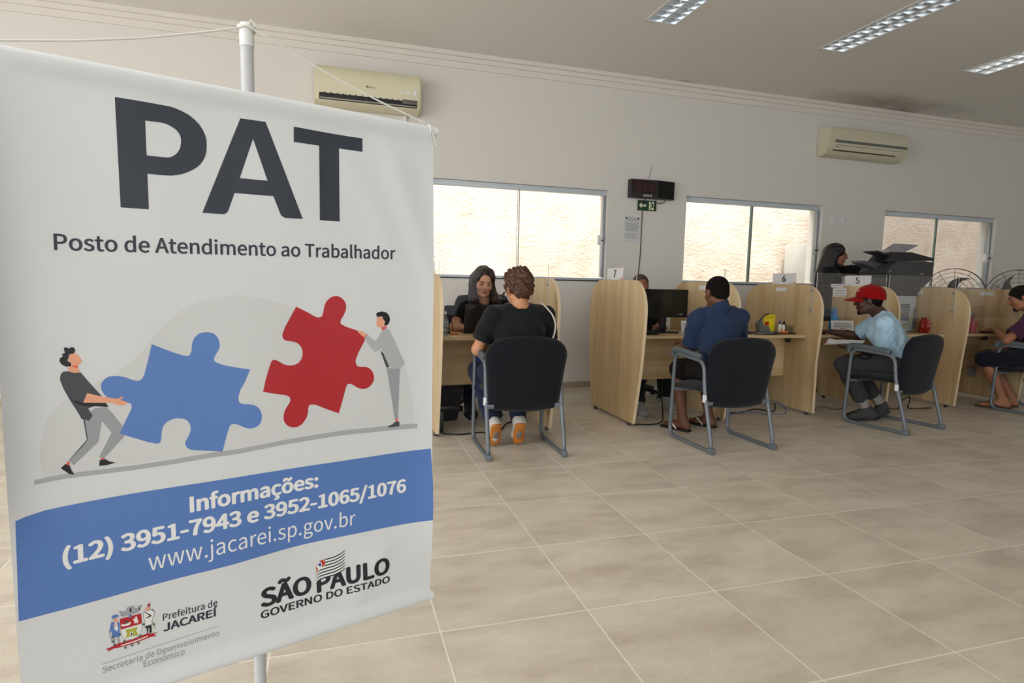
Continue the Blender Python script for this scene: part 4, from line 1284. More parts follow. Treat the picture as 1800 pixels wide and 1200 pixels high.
# ------------------------------------------------------------------ clerk chairs and cables under the desks
def office_chair(x, y, rz, lab, up=True):
    t = thing('office_chair', lab, 'office chair', (x, y, 0), rz, 'black swivel chairs of the clerks')
    K = dict(world=False)
    for k in range(5):
        a = 2 * PI * k / 5 + 0.3
        cx, cyy = 0.28 * math.cos(a), 0.28 * math.sin(a)
        lg = MB().tube([(0, 0, 0.115), (cx * 0.5, cyy * 0.5, 0.105), (cx, cyy, 0.075)], [0.03, 0.024, 0.018], 10).build('base_arm', M_BLACK, t, **K)
        MB().box((cx, cyy, 0.028), (0.045, 0.055, 0.052), 0.018, rot=Matrix.Rotation(a, 3, 'Z')).build('caster', M_BLACKM, lg, **K)
    MB().tube([(0, 0, 0.10), (0, 0, 0.40)], 0.028, 14).build('gas_lift', M_BLACK, t, **K)
    MB().box((0, 0, 0.445), (0.47, 0.46, 0.07), 0.03, seg=3).build('seat', M_FABRIC, t, **K)
    MB().box((0, 0.25, 0.72), (0.42, 0.05, 0.42), 0.025, seg=3).build('backrest', M_FABRIC, t, **K)
    MB().tube(spline([(0, 0.05, 0.40), (0, 0.22, 0.41), (0, 0.285, 0.52), (0, 0.285, 0.70)]), 0.018, 10).build('back_post', M_BLACK, t, **K)
    return t
office_chair(0.37, 3.52, 0.05, 'black swivel chair of the clerk with the laptop')
office_chair(2.13, 3.62, 0.0, 'black swivel chair of the clerk hidden behind the number 7 partition')

t = thing('footrest', 'black footrest frame under the laptop desk', 'footrest', (-0.02, 2.66, 0))
MB().box((-0.02, 2.66, 0.175), (0.20, 0.05, 0.03), 0.006).build('bar', M_BLACK, t)
MB().box((-0.095, 2.62, 0.085), (0.06, 0.14, 0.17), 0.008).build('upright', M_BLACK, t)
t = thing('waste_bin', 'black tapered waste bin under the laptop desk', 'bin', (0.05, 3.0, 0))
mb = MB()
b = bmesh.new()
bmesh.ops.create_cone(b, cap_ends=True, segments=4, radius1=0.10, radius2=0.155, depth=0.30)
bmesh.ops.rotate(b, matrix=Matrix.Rotation(PI / 4, 3, 'Z'), verts=b.verts)
bmesh.ops.bevel(b, geom=b.edges[:], offset=0.012, segments=2, affect='EDGES')
bmesh.ops.translate(b, vec=(0.05, 3.0, 0.152), verts=b.verts)
mb.bm(b).build('bin_body', M_BLACK, t)
MB().box((0.05, 3.0, 0.30), (0.235, 0.235, 0.012), 0.005).build('rim', M_BLACKM, t)

def cable(name, pts, r, m, lab):
    tag(MB().tube(spline(pts, 8), r, 7).build(name, m), lab, 'cable')
cable('floor_cable', [(-0.08, 2.52, 0.006), (0.05, 2.47, 0.006), (0.20, 2.50, 0.006), (0.33, 2.47, 0.006), (0.42, 2.60, 0.006), (0.50, 2.75, 0.006), (0.62, 2.78, 0.006)], 0.006, M_CABLE, 'black cable on the floor tiles under the laptop desk')
cable('floor_cable', [(1.53, 2.50, 0.006), (1.66, 2.46, 0.006), (1.80, 2.52, 0.007), (1.92, 2.70, 0.04), (1.98, 2.83, 0.20), (2.02, 2.90, 0.36)], 0.006, M_CABLE, 'black cable looping on the floor by the number 7 partition')
cable('yellow_cable', [(1.52, 2.95, 0.30), (1.62, 2.93, 0.20), (1.76, 2.93, 0.20), (1.88, 2.93, 0.27), (1.95, 2.92, 0.33)], 0.004, mat('yellow_cable_2', (206, 184, 50), 0.5), 'thin yellow cable hanging under the monitor desk')
cable('floor_cable', [(2.40, 2.80, 0.006), (2.55, 2.74, 0.006), (2.75, 2.72, 0.006), (2.95, 2.76, 0.02), (3.1, 2.70, 0.006), (3.24, 2.84, 0.05)], 0.007, M_CABLE, 'thick black cable on the floor under the hole punch desk')
cable('blue_cable', [(2.42, 2.72, 0.006), (2.6, 2.67, 0.006), (2.8, 2.70, 0.02), (2.95, 2.62, 0.006), (3.15, 2.60, 0.006), (3.22, 2.72, 0.06), (3.10, 2.76, 0.10), (3.02, 2.68, 0.03)], 0.005, mat('blue_grey_cable', (86, 104, 140), 0.5), 'blue network cable coiled on the floor under the hole punch desk')
cable('floor_cable', [(4.30, 2.62, 0.006), (4.45, 2.55, 0.006), (4.55, 2.62, 0.05), (4.62, 2.58, 0.12), (4.68, 2.62, 0.05), (4.60, 2.55, 0.006), (4.85, 2.52, 0.006)], 0.006, M_CABLE, 'black cable coil on the floor behind the chair of the person in the red cap')
cable('floor_cable', [(3.42, 2.72, 0.006), (3.52, 2.66, 0.006), (3.66, 2.70, 0.03), (3.8, 2.65, 0.006), (3.98, 2.72, 0.006)], 0.005, mat('grey_cable', (110, 100, 92), 0.5), 'grey cable on the floor under the blue bottle desk')
t = thing('power_socket', 'pale grey socket box under the desk at the right edge of the photo', 'socket', (5.83, 2.93, 0.33))
MB().box((5.83, 2.855, 0.30), (0.09, 0.04, 0.12), 0.02).build('box', mat('pale_grey_plastic', (150, 152, 154), 0.5), t)

# printed shapes of the banner: (piece, ink, smooth, outline + holes) in 0.1 mm from its left edge and from the floor
BPRINT = [
 ('band','blue',0,[[(83,7067),(224,7095),(494,7125),(1031,7129),(1817,7138),(2690,7135),(3685,7130),(5295,7128),(6976,7116),(7762,7116),(8664,7112),(8719,6137),(8705,5134),(7151,5149),(5298,5152),(3642,5110),(2679,5116),(1673,5114),(860,5109),(383,5117),(37,5126),(64,6159)]]),
 ('blob','blob',1,[[(507,7754),(470,8038),(476,8293),(548,8678),(640,8882),(761,9065),(940,9209),(1211,9367),(1490,9531),(1808,9716),(2072,9949),(2345,10285),(2589,10589),(2941,10898),(3300,11076),(3855,11187),(4162,11197),(4007,11187),(4356,11151),(4716,11068),(5162,10903),(5666,10626),(6278,10367),(6966,10006),(7600,9717),(7903,9369),(8046,8979),(8143,8518),(8180,7783)]]),
 ('ground','ground',0,[[(369,7733),(878,7743),(1421,7731),(1995,7725),(2673,7736),(3397,7766),(3932,7772),(4363,7803),(4887,7842),(5515,7867),(6261,7888),(7143,7869),(7744,7856),(8289,7833),(8290,7702),(7745,7727),(7143,7743),(6260,7766),(5514,7749),(4886,7727),(4361,7691),(3930,7661),(3394,7658),(2670,7632),(1991,7624),(1417,7633),(874,7648),(366,7642)]]),
 ('pat','navy',0,[[(1892,14963),(2629,14972),(2776,14966),(2924,14938),(3044,14899),(3145,14855),(3246,14782),(3327,14705),(3392,14602),(3437,14495),(3456,14394),(3459,14291),(3450,14186),(3426,14079),(3383,13981),(3326,13893),(3257,13820),(3176,13759),(3081,13702),(2988,13656),(2885,13621),(2783,13598),(2604,13587),(2380,13587),(2382,12894),(1911,12890)],[(2376,14607),(2657,14615),(2741,14603),(2813,14575),(2880,14537),(2931,14494),(2970,14428),(2988,14357),(2985,14271),(2973,14197),(2951,14133),(2919,14077),(2877,14028),(2825,13985),(2775,13960),(2714,13948),(2378,13941)]]),
 ('pat','navy',0,[[(4128,14988),(4614,14991),(5394,12941),(5025,12931),(4976,12943),(4935,12970),(4909,13000),(4892,13035),(4760,13389),(3971,13380),(3851,13035),(3833,12986),(3805,12947),(3771,12921),(3732,12910),(3336,12908)],[(4361,14566),(4642,13711),(4079,13705)]]),
 ('pat','navy',0,[[(5219,15000),(6823,15016),(6822,14642),(6250,14637),(6255,12955),(5782,12943),(5785,14633),(5214,14629)]]),
 ('bluepiece','blue2',0,[[(2342,10192),(2540,10089),(2741,9992),(2913,9923),(2976,9912),(3019,9930),(3057,10016),(3072,10177),(3118,10296),(3209,10381),(3282,10399),(3354,10405),(3427,10395),(3500,10364),(3564,10280),(3595,10188),(3604,10093),(3564,9991),(3506,9891),(3479,9831),(3485,9781),(3521,9746),(3669,9675),(3934,9603),(4198,9547),(4082,9265),(3980,9082),(3946,8936),(3948,8863),(3974,8805),(4052,8776),(4190,8762),(4166,8758),(4255,8737),(4326,8694),(4386,8617),(4421,8523),(4427,8455),(4418,8365),(4380,8283),(4328,8238),(4262,8211),(4183,8205),(4119,8213),(4031,8256),(3978,8286),(4041,8251),(3982,8289),(3905,8333),(3828,8351),(3782,8339),(3750,8296),(3709,8173),(3596,7762),(3213,7840),(2997,7885),(2909,7948),(2876,8035),(2888,8087),(2925,8152),(2971,8249),(2995,8329),(2993,8391),(2977,8455),(2950,8511),(2909,8557),(2856,8584),(2752,8604),(2682,8600),(2612,8580),(2552,8543),(2506,8492),(2477,8427),(2461,8357),(2446,8218),(2434,8151),(2409,8118),(2358,8117),(2209,8171),(1966,8292),(1729,8414),(1851,8690),(1938,8875),(1956,8943),(1948,8991),(1917,9017),(1879,9037),(1721,9072),(1568,9164),(1509,9226),(1475,9298),(1457,9383),(1469,9457),(1504,9511),(1546,9553),(1600,9579),(1740,9587),(1865,9547),(1991,9480),(2045,9460),(2094,9456),(2147,9487),(2190,9573),(2227,9715),(2265,9861)]]),
 ('redpiece','red',0,[[(5220,10938),(5471,10809),(5627,10715),(5687,10686),(5747,10681),(5795,10696),(5828,10732),(5857,10866),(5879,10967),(5920,11059),(6015,11149),(6076,11177),(6146,11190),(6221,11178),(6291,11137),(6354,11076),(6387,11006),(6399,10935),(6390,10853),(6330,10717),(6267,10615),(6254,10566),(6270,10512),(6384,10447),(6704,10334),(6932,10242),(6870,10116),(6702,9805),(6636,9639),(6627,9563),(6644,9498),(6692,9452),(6766,9439),(6876,9432),(6952,9406),(7009,9359),(7063,9290),(7090,9215),(7099,9136),(7085,9063),(7045,8988),(6986,8927),(6906,8886),(6808,8877),(6729,8897),(6655,8933),(6525,9021),(6461,9039),(6418,9026),(6387,8956),(6287,8604),(6200,8325),(5929,8451),(5644,8594),(5584,8608),(5524,8610),(5483,8590),(5467,8542),(5453,8400),(5428,8320),(5380,8243),(5327,8175),(5260,8134),(5193,8110),(5123,8111),(5053,8128),(4988,8168),(4939,8223),(4906,8291),(4896,8373),(4905,8461),(4925,8531),(4968,8607),(5035,8709),(5055,8767),(5048,8825),(5018,8860),(4972,8884),(4923,8901),(4698,8953),(4459,9018),(4519,9291),(4598,9559),(4648,9693),(4678,9731),(4711,9736),(4759,9722),(4822,9683),(4915,9622),(4991,9589),(5067,9577),(5151,9583),(5221,9611),(5280,9655),(5332,9733),(5352,9812),(5350,9913),(5323,9986),(5285,10044),(5236,10090),(5182,10116),(5113,10135),(4980,10160),(4932,10189),(4906,10229),(4900,10308),(4967,10482)]]),
 ('man','skin',0,[[(983,10048),(1077,10072),(1148,10001),(1185,9907),(1142,9862),(1105,9820),(1018,9827),(998,9901),(964,9933)]]),
 ('man','skin',0,[[(966,9830),(1111,9827),(1140,9670),(1047,9685),(961,9732)]]),
 ('man','coral',0,[[(1009,9838),(1111,9831),(1109,9783),(1057,9794)]]),
 ('man','coral',0,[[(874,7992),(916,7947),(898,7882),(856,7920)]]),
 ('man','coral',0,[[(1405,7970),(1466,7944),(1471,7901),(1396,7902)]]),
 ('man','dark',0,[[(1152,8782),(1202,8769),(1209,8352),(917,7984),(888,7989),(1195,8362)]]),
 ('man','grey',0,[[(1530,8977),(1619,8852),(1782,8562),(1729,8414),(1816,8359),(1460,7949),(1378,7989),(1598,8451),(1452,8700),(1439,8854)]]),
 ('man','grey',0,[[(1175,8780),(1252,8894),(1346,8971),(1530,8977),(1479,8849),(1445,8682),(1374,8290),(972,7891),(897,7988),(1215,8343)]]),
 ('man','dark',0,[[(889,9731),(961,9732),(1047,9692),(1150,9695),(1262,9512),(1448,9232),(1567,8973),(1348,9016),(1241,8982),(1304,8832),(1246,8733),(1128,8785),(1061,8954),(980,9131),(875,9400),(826,9587),(845,9687)]]),
 ('man','black',0,[[(875,9392),(982,9186),(1165,9103),(1533,9049),(1567,8973),(1323,9018),(1182,9026),(1052,9104)]]),
 ('man','skin',0,[[(1238,9283),(1446,9202),(1630,9146),(1724,9129),(1807,9164),(1822,9131),(1760,9099),(1864,9054),(1875,9022),(1829,8980),(1750,8981),(1626,9051),(1165,9103)]]),
 ('man','black',0,[[(909,10183),(946,10195),(988,10164),(1027,10191),(1067,10182),(1086,10133),(1063,10072),(989,10055),(972,9976),(953,9948),(969,9910),(1009,9893),(1009,9827),(931,9822),(867,9867),(833,9942),(852,9998),(893,10024),(875,10062),(925,10088)]]),
 ('man','black',0,[[(843,7941),(908,7888),(933,7793),(971,7702),(892,7733),(767,7870)]]),
 ('man','black',0,[[(1382,7923),(1475,7927),(1551,7865),(1650,7829),(1486,7802),(1371,7806)]]),
 ('man2','skin',0,[[(7181,10676),(7302,10674),(7348,10596),(7393,10552),(7361,10445),(7280,10403),(7181,10427),(7159,10492)]]),
 ('man2','coral',0,[[(7289,10412),(7416,10443),(7439,10369),(7302,10325)]]),
 ('man2','grey',0,[[(7426,9384),(7624,9332),(7796,9353),(7744,8003),(7660,8013)]]),
 ('man2','coral',0,[[(7674,8020),(7744,8012),(7754,7930),(7688,7937)]]),
 ('man2','dark',0,[[(7257,9830),(7371,9729),(7508,9393),(7426,9376)]]),
 ('man2','lgrey',0,[[(7425,10387),(7516,10311),(7622,10111),(7936,9447),(7786,9331),(7624,9328),(7499,9406),(7289,9872),(7122,9793),(7011,9910),(6843,10139),(6923,10234),(7136,10064),(7289,10295)]]),
 ('man2','skin',0,[[(6674,10322),(6756,10332),(6826,10300),(6914,10234),(6848,10172),(6782,10213)]]),
 ('man2','black',0,[[(7154,10757),(7199,10786),(7302,10811),(7425,10780),(7498,10710),(7525,10606),(7498,10507),(7438,10452),(7361,10458),(7393,10552),(7348,10604),(7316,10682),(7168,10676)]]),
 ('man2','dark',0,[[(7674,7953),(7782,7936),(7792,7817),(7651,7815),(7487,7817),(7478,7854),(7604,7893)]]),
 ('crest','silver',0,[[(1576,4743),(1600,4755),(1646,4735),(1706,4721),(1708,4782),(1747,4793),(1783,4795),(1847,4782),(1867,4726),(1895,4716),(1926,4764),(1991,4750),(1955,4672),(1913,4605),(1641,4611),(1615,4666)]]),
 ('crest','black',0,[[(1764,4744),(1781,4756),(1795,4740),(1798,4667),(1767,4667)]]),
 ('crest','black',0,[[(1602,4688),(1625,4662),(1642,4620),(1621,4640)]]),
 ('crest','black',0,[[(1939,4714),(1953,4696),(1929,4635),(1919,4657)]]),
 ('crest','silver',0,[[(1586,4362),(1970,4351),(1969,4219),(1921,4108),(1815,4057),(1686,4075),(1616,4169)]]),
 ('crest','cream',0,[[(1594,4350),(1961,4343),(1961,4226),(1916,4118),(1813,4069),(1690,4086),(1624,4175)]]),
 ('crest','red',0,[[(1591,4585),(1966,4571),(1966,4349),(1597,4349)]]),
 ('crest','cream',0,[[(1615,4468),(1670,4435),(1757,4452),(1788,4450),(1755,4393),(1683,4394),(1613,4415)]]),
 ('crest','green',0,[[(1651,4473),(1687,4496),(1751,4482),(1714,4450)]]),
 ('crest','cream',0,[[(1808,4497),(1845,4498),(1868,4544),(1892,4518),(1890,4468),(1921,4411),(1893,4421),(1905,4371),(1863,4404),(1833,4382),(1839,4435)]]),
 ('crest','blue',0,[[(1748,4609),(1777,4617),(1801,4586),(1792,4554),(1767,4544),(1749,4572)]]),
 ('crest','olive',0,[[(1678,4313),(1706,4320),(1716,4299),(1749,4315),(1783,4295),(1809,4315),(1838,4293),(1860,4314),(1890,4289),(1861,4223),(1901,4116),(1663,4140),(1705,4208)]]),
 ('crest','cream',0,[[(1749,4146),(1755,4226),(1778,4244),(1803,4217),(1809,4140)]]),
 ('crest','black',0,[[(1766,4152),(1771,4209),(1782,4216),(1794,4200),(1795,4152)]]),
 ('crest','blue',0,[[(1452,4677),(1473,4708),(1525,4703),(1575,4678),(1579,4648),(1523,4640),(1474,4626)]]),
 ('crest','skin',0,[[(1478,4626),(1553,4629),(1559,4552),(1520,4545),(1490,4568)]]),
 ('crest','blue',0,[[(1444,4573),(1495,4557),(1518,4504),(1575,4537),(1588,4433),(1576,4365),(1586,4235),(1571,4214),(1455,4228),(1445,4325),(1462,4408),(1429,4349),(1405,4380),(1431,4492)]]),
 ('crest','cream',0,[[(1498,4538),(1535,4515),(1557,4409),(1537,4335),(1493,4397),(1490,4488)]]),
 ('crest','skin',0,[[(1492,4555),(1516,4514),(1519,4450),(1499,4430)]]),
 ('crest','silver',0,[[(1455,4228),(1494,4220),(1492,4090),(1461,4099)]]),
 ('crest','silver',0,[[(1522,4220),(1571,4212),(1573,4073),(1545,4073)]]),
 ('crest','black',0,[[(1458,4077),(1503,4086),(1502,4059),(1473,4047)]]),
 ('crest','black',0,[[(1537,4064),(1580,4071),(1579,4047),(1550,4038)]]),
 ('crest','silver',0,[[(1396,4389),(1409,4378),(1451,4107),(1439,4102)]]),
 ('crest','red',0,[[(1320,4023),(1417,4033),(1544,4061),(1786,4059),(2065,4092),(2124,4061),(2255,4049),(2175,4033),(2218,3976),(2136,3988),(2062,3986),(1870,3966),(1640,3963),(1457,3986),(1352,3952),(1388,3990)]]),
 ('crest','cream',0,[[(1585,4014),(1641,4014),(1814,4017),(1989,4031),(2064,4041),(2066,4021),(1989,4006),(1813,3992),(1641,3989),(1587,3995)]]),
 ('crest','skin',0,[[(2032,4669),(2084,4669),(2120,4638),(2104,4602),(2052,4601)]]),
 ('crest','plum',0,[[(2071,4728),(2134,4741),(2125,4655),(2084,4682)]]),
 ('crest','silver',0,[[(2002,4588),(2067,4605),(2148,4599),(2188,4573),(2206,4483),(2164,4379),(2148,4261),(2015,4269),(2014,4423),(1990,4486)]]),
 ('crest','cream',0,[[(2014,4573),(2074,4592),(2148,4588),(2177,4563),(2194,4488),(2155,4391),(2139,4275),(2027,4279),(2024,4419),(2002,4491)]]),
 ('crest','black',0,[[(2011,4592),(2037,4576),(2144,4468),(2128,4437),(2039,4436),(2044,4452),(2114,4464)]]),
 ('crest','black',0,[[(2148,4588),(2188,4578),(2181,4558),(2152,4568)]]),
 ('crest','black',0,[[(2008,4256),(2137,4254),(2136,4084),(2098,4087),(2096,4210),(2081,4206),(2065,4092),(2051,4101),(2048,4209)]]),
 ('crest','olive',0,[[(2126,4355),(2140,4345),(2209,4150),(2198,4143)]]),
 ('crest','green',0,[[(1967,4326),(1990,4333),(2000,4355),(2008,4324),(2031,4321),(2010,4305),(2015,4276),(1998,4302),(1977,4293),(1987,4314)]]),
 ('crest','green',0,[[(2149,4260),(2174,4266),(2183,4289),(2191,4258),(2215,4255),(2194,4239),(2199,4209),(2182,4236),(2160,4227),(2170,4247)]]),
 ('crest','green',0,[[(1901,4098),(1924,4104),(1934,4126),(1942,4095),(1965,4092),(1944,4076),(1949,4047),(1932,4073),(1911,4064),(1921,4085)]]),
 ('crest','green',0,[[(1620,4088),(1643,4094),(1652,4115),(1660,4085),(1682,4082),(1662,4066),(1666,4037),(1650,4063),(1630,4055),(1639,4075)]]),
 ('crest','green',0,[[(1549,4264),(1571,4270),(1581,4291),(1588,4262),(1610,4258),(1590,4243),(1595,4214),(1579,4240),(1559,4231),(1568,4251)]]),
 ('crest','green',0,[[(1430,4255),(1452,4261),(1461,4283),(1468,4253),(1491,4250),(1471,4234),(1475,4205),(1459,4231),(1439,4223),(1449,4243)]]),
 ('crest','green',0,[[(1636,3939),(1659,3945),(1668,3967),(1676,3936),(1699,3933),(1678,3917),(1683,3888),(1667,3914),(1646,3906),(1655,3926)]]),
 ('crest','green',0,[[(1751,3946),(1774,3952),(1783,3974),(1791,3943),(1814,3940),(1793,3924),(1798,3894),(1782,3921),(1761,3912),(1770,3933)]]),
 ('crest','green',0,[[(1864,3946),(1887,3952),(1897,3974),(1904,3944),(1928,3940),(1907,3924),(1911,3895),(1895,3922),(1874,3913),(1884,3933)]]),
 ('crest','green',0,[[(1430,4156),(1453,4162),(1462,4183),(1469,4154),(1491,4150),(1471,4135),(1476,4106),(1460,4132),(1440,4123),(1449,4143)]]),
 ('rule','grey',0,[[(1259,3727),(3423,3773),(3423,3762),(1260,3715)]]),
 ('flag','cream',0,[[(5638,4554),(5669,4604),(5700,4622),(5741,4646),(5801,4653),(5862,4660),(5974,4667),(6087,4674),(6211,4709),(6284,4739),(6347,4789),(6337,4314),(6274,4266),(6200,4238),(6075,4206),(5962,4202),(5849,4198),(5788,4192),(5727,4187),(5686,4164),(5655,4146),(5624,4097)]]),
 ('flag','navy',0,[[(5862,4660),(5923,4664),(5974,4667),(6025,4670),(6087,4674),(6149,4691),(6211,4709),(6252,4726),(6284,4739),(6315,4764),(6347,4789),(6346,4757),(6315,4732),(6283,4707),(6252,4694),(6210,4677),(6148,4659),(6086,4642),(6025,4638),(5973,4635),(5923,4633),(5862,4629)]]),
 ('flag','navy',0,[[(5861,4585),(5921,4589),(5972,4591),(6024,4594),(6085,4598),(6147,4615),(6209,4632),(6251,4649),(6282,4662),(6314,4687),(6346,4712),(6345,4680),(6313,4655),(6282,4630),(6251,4617),(6209,4600),(6147,4583),(6084,4566),(6023,4563),(5972,4560),(5921,4557),(5860,4554)]]),
 ('flag','navy',0,[[(5859,4511),(5920,4514),(5971,4516),(6022,4519),(6083,4522),(6146,4539),(6208,4556),(6250,4573),(6281,4585),(6313,4610),(6344,4635),(6344,4603),(6312,4578),(6280,4554),(6249,4541),(6207,4524),(6145,4507),(6083,4491),(6021,4488),(5970,4485),(5919,4482),(5858,4479)]]),
 ('flag','navy',0,[[(5631,4332),(5648,4359),(5663,4382),(5694,4400),(5735,4423),(5796,4430),(5857,4436),(5918,4439),(5969,4441),(6020,4444),(6082,4447),(6144,4463),(6206,4480),(6248,4497),(6279,4509),(6311,4533),(6343,4558),(6342,4526),(6310,4502),(6279,4477),(6247,4465),(6205,4448),(6143,4432),(6081,4415),(6019,4412),(5968,4410),(5917,4408),(5856,4405),(5795,4399),(5734,4392),(5693,4375),(5662,4357),(5648,4334),(5631,4308)]]),
 ('flag','navy',0,[[(5629,4259),(5646,4285),(5661,4308),(5691,4326),(5733,4349),(5793,4355),(5854,4361),(5915,4364),(5967,4366),(6018,4369),(6080,4372),(6142,4388),(6204,4404),(6246,4420),(6278,4433),(6309,4457),(6341,4481),(6341,4450),(6309,4425),(6277,4401),(6245,4389),(6204,4372),(6141,4356),(6079,4340),(6017,4337),(5966,4335),(5915,4333),(5853,4330),(5792,4324),(5732,4318),(5691,4301),(5660,4284),(5645,4261),(5628,4234)]]),
 ('flag','navy',0,[[(5627,4185),(5643,4212),(5658,4235),(5689,4252),(5730,4275),(5791,4281),(5852,4287),(5913,4290),(5964,4292),(6016,4294),(6077,4296),(6140,4312),(6202,4328),(6244,4345),(6276,4357),(6308,4381),(6340,4405),(6339,4373),(6307,4349),(6275,4325),(6244,4313),(6202,4297),(6139,4281),(6077,4265),(6015,4263),(5963,4260),(5912,4258),(5851,4256),(5790,4250),(5729,4245),(5688,4227),(5658,4210),(5643,4187),(5626,4161)]]),
 ('flag','navy',0,[[(5624,4112),(5641,4138),(5656,4161),(5687,4178),(5728,4202),(5789,4207),(5850,4213),(5911,4215),(5962,4217),(6013,4219),(6075,4221),(6138,4237),(6200,4253),(6242,4269),(6274,4281),(6306,4305),(6338,4329),(6337,4297),(6305,4273),(6273,4249),(6242,4237),(6199,4221),(6137,4205),(6074,4190),(6013,4188),(5961,4186),(5910,4184),(5849,4182),(5788,4176),(5727,4171),(5686,4154),(5655,4137),(5640,4114),(5623,4088)]]),
 ('flag','red',0,[[(5638,4550),(5669,4604),(5741,4646),(5852,4657),(5854,4487),(5757,4478),(5685,4438),(5633,4373)]]),
 ('flag','cream',0,[[(5780,4534),(5776,4569),(5762,4599),(5741,4618),(5716,4625),(5691,4618),(5669,4599),(5654,4569),(5648,4535),(5652,4500),(5665,4471),(5686,4451),(5711,4444),(5737,4451),(5759,4470),(5774,4500)]]),
 ('flag','dblue',0,[[(5674,4553),(5699,4576),(5736,4600),(5771,4553),(5754,4516),(5727,4486),(5714,4524)]]),
 ('flag','gold',0,[[(5835,4621),(5822,4606),(5802,4618),(5803,4640),(5823,4642)]]),
 ('flag','gold',0,[[(5837,4520),(5824,4506),(5804,4517),(5804,4539),(5825,4541)]]),
 ('flag','gold',0,[[(5664,4427),(5652,4413),(5632,4424),(5632,4446),(5653,4448)]]),
]
BTEXT = [
 ('Posto de Atendimento ao Trabalhador','S',0.03,0.0846,1.2019,0.7657,1.2121,0.0292,'navy'),
 ('Informações:','S',0.062,0.2926,0.6525,0.5692,0.6567,0.0326,'white'),
 ('(12) 3951-7943 e 3952-1065/1076','S',0.062,0.0725,0.599,0.7982,0.6031,0.0329,'white'),
 ('www.jacarei.sp.gov.br','S',0.0,0.2128,0.5443,0.6615,0.5394,0.0368,'white'),
 ('Prefeitura de','S',0.02,0.2348,0.4262,0.3412,0.4251,0.0146,'navy'),
 ('JACAREÍ','S',0.055,0.2347,0.4018,0.34,0.4023,0.0168,'navy'),
 ('Secretaria de Desenvolvimento','S',0.004,0.126,0.352,0.3421,0.3546,0.0129,'grey'),
 ('Econômico','S',0.004,0.1967,0.3356,0.2734,0.3351,0.0141,'grey'),
 ('SÃO','S',0.07,0.4321,0.3906,0.5513,0.3923,0.0404,'ink'),
 ('PAULO','S',0.07,0.5636,0.387,0.7527,0.3907,0.0416,'ink'),
 ('GOVERNO DO ESTADO','S',0.045,0.4313,0.3636,0.7536,0.3628,0.0174,'ink'),
]

# ------------------------------------------------------------------ banner stand
BTH, BW, BZT, BZB = 0.3248, 0.87, 1.554, 0.2817
BD = Vector((math.cos(BTH), math.sin(BTH), 0))
BN = Vector((math.sin(BTH), -math.cos(BTH), 0))
BL = Vector((-0.6143, -0.2811, 0)) - BD * BW

def smooth01(x):
    x = min(1.0, max(0.0, x))
    return x * x * (3 - 2 * x)

def bdisp(u, z):
    q = min(1, max(0, (z - BZB) / (BZT - BZB)))
    e = math.sin(PI * q) ** 0.5 if 0 < q < 1 else 0.0
    a = 0.035 + 0.13 * smooth01((0.78 - z) / 0.28)
    bz = math.exp(-((z - 0.5) / 0.13) ** 2)
    return (e * (0.040 * math.exp(-max(0, u) / a) + 0.012 * math.exp(-max(0, BW - u) / 0.06))
            - 0.013 * math.exp(-((u - 0.53) / 0.2) ** 2) * bz + 0.012 * math.exp(-max(0, BW - u) / 0.1) * bz)

def wrinkle(u, z):
    """shallow hanging folds of the cloth"""
    top = smooth01((z - 1.15) / 0.3)
    w = 0.004 * math.exp(-((u - 0.80 + (z - 1.35) * 0.35) / 0.035) ** 2) * smooth01((z - 1.0) / 0.25) * smooth01((1.54 - z) / 0.12)
    w += 0.003 * math.exp(-((u - 0.72 + (z - 1.30) * 0.5) / 0.04) ** 2) * smooth01((z - 1.05) / 0.2) * smooth01((1.50 - z) / 0.1)
    w += 0.0035 * math.exp(-((u - 0.70 - (z - 0.40) * 0.6) / 0.035) ** 2) * smooth01((0.52 - z) / 0.1) * smooth01((z - 0.29) / 0.05)
    w += 0.0015 * math.sin(u * 23 + z * 4) * math.sin(z * 7 + 1)
    # step behind the hem of the rod pockets
    w -= 0.003 * (smooth01((z - 1.500) / 0.012)) * smooth01((BZT - z) / 0.02)
    return w

def bpos(u, z, off=0.0):
    uu, zz = min(BW, max(0, u)), min(BZT, max(BZB, z))
    d = bdisp(uu, zz) + wrinkle(uu, zz) + off
    p = BL + BD * u + BN * d
    return (p.x, p.y, z)

def ink(name, rgb):
    return mat(name, rgb, 0.42, spec=0.35, bump=(900, 0.05))
INK = {'blue': ink('banner_blue', (84, 120, 182)), 'blue2': ink('banner_piece_blue', (88, 124, 186)), 'blob': ink('banner_pale_grey', (203, 204, 203)),
       'ground': ink('banner_ground_grey', (166, 167, 170)), 'navy': ink('banner_dark_slate', (44, 50, 60)), 'ink': ink('banner_black', (30, 32, 38)),
       'red': ink('banner_red', (172, 30, 38)), 'skin': ink('banner_peach', (226, 160, 128)), 'coral': ink('banner_coral', (220, 92, 80)),
       'dark': ink('banner_charcoal', (64, 67, 72)), 'black': ink('banner_ink_black', (22, 23, 26)), 'grey': ink('banner_mid_grey', (150, 152, 156)),
       'lgrey': ink('banner_light_grey', (172, 174, 176)), 'silver': ink('banner_silver', (158, 160, 166)), 'cream': ink('banner_off_white', (224, 223, 218)),
       'green': ink('banner_green', (46, 96, 76)), 'olive': ink('banner_olive', (170, 170, 66)), 'plum': ink('banner_plum', (150, 44, 70)),
       'dblue': ink('banner_deep_blue', (44, 72, 160)), 'gold': ink('banner_gold', (222, 180, 70)), 'white': ink('banner_lettering_white', (228, 228, 226))}
M_BANNER = mat('white_banner_vinyl', (210, 212, 213), 0.45, spec=0.35, bump=(900, 0.05))

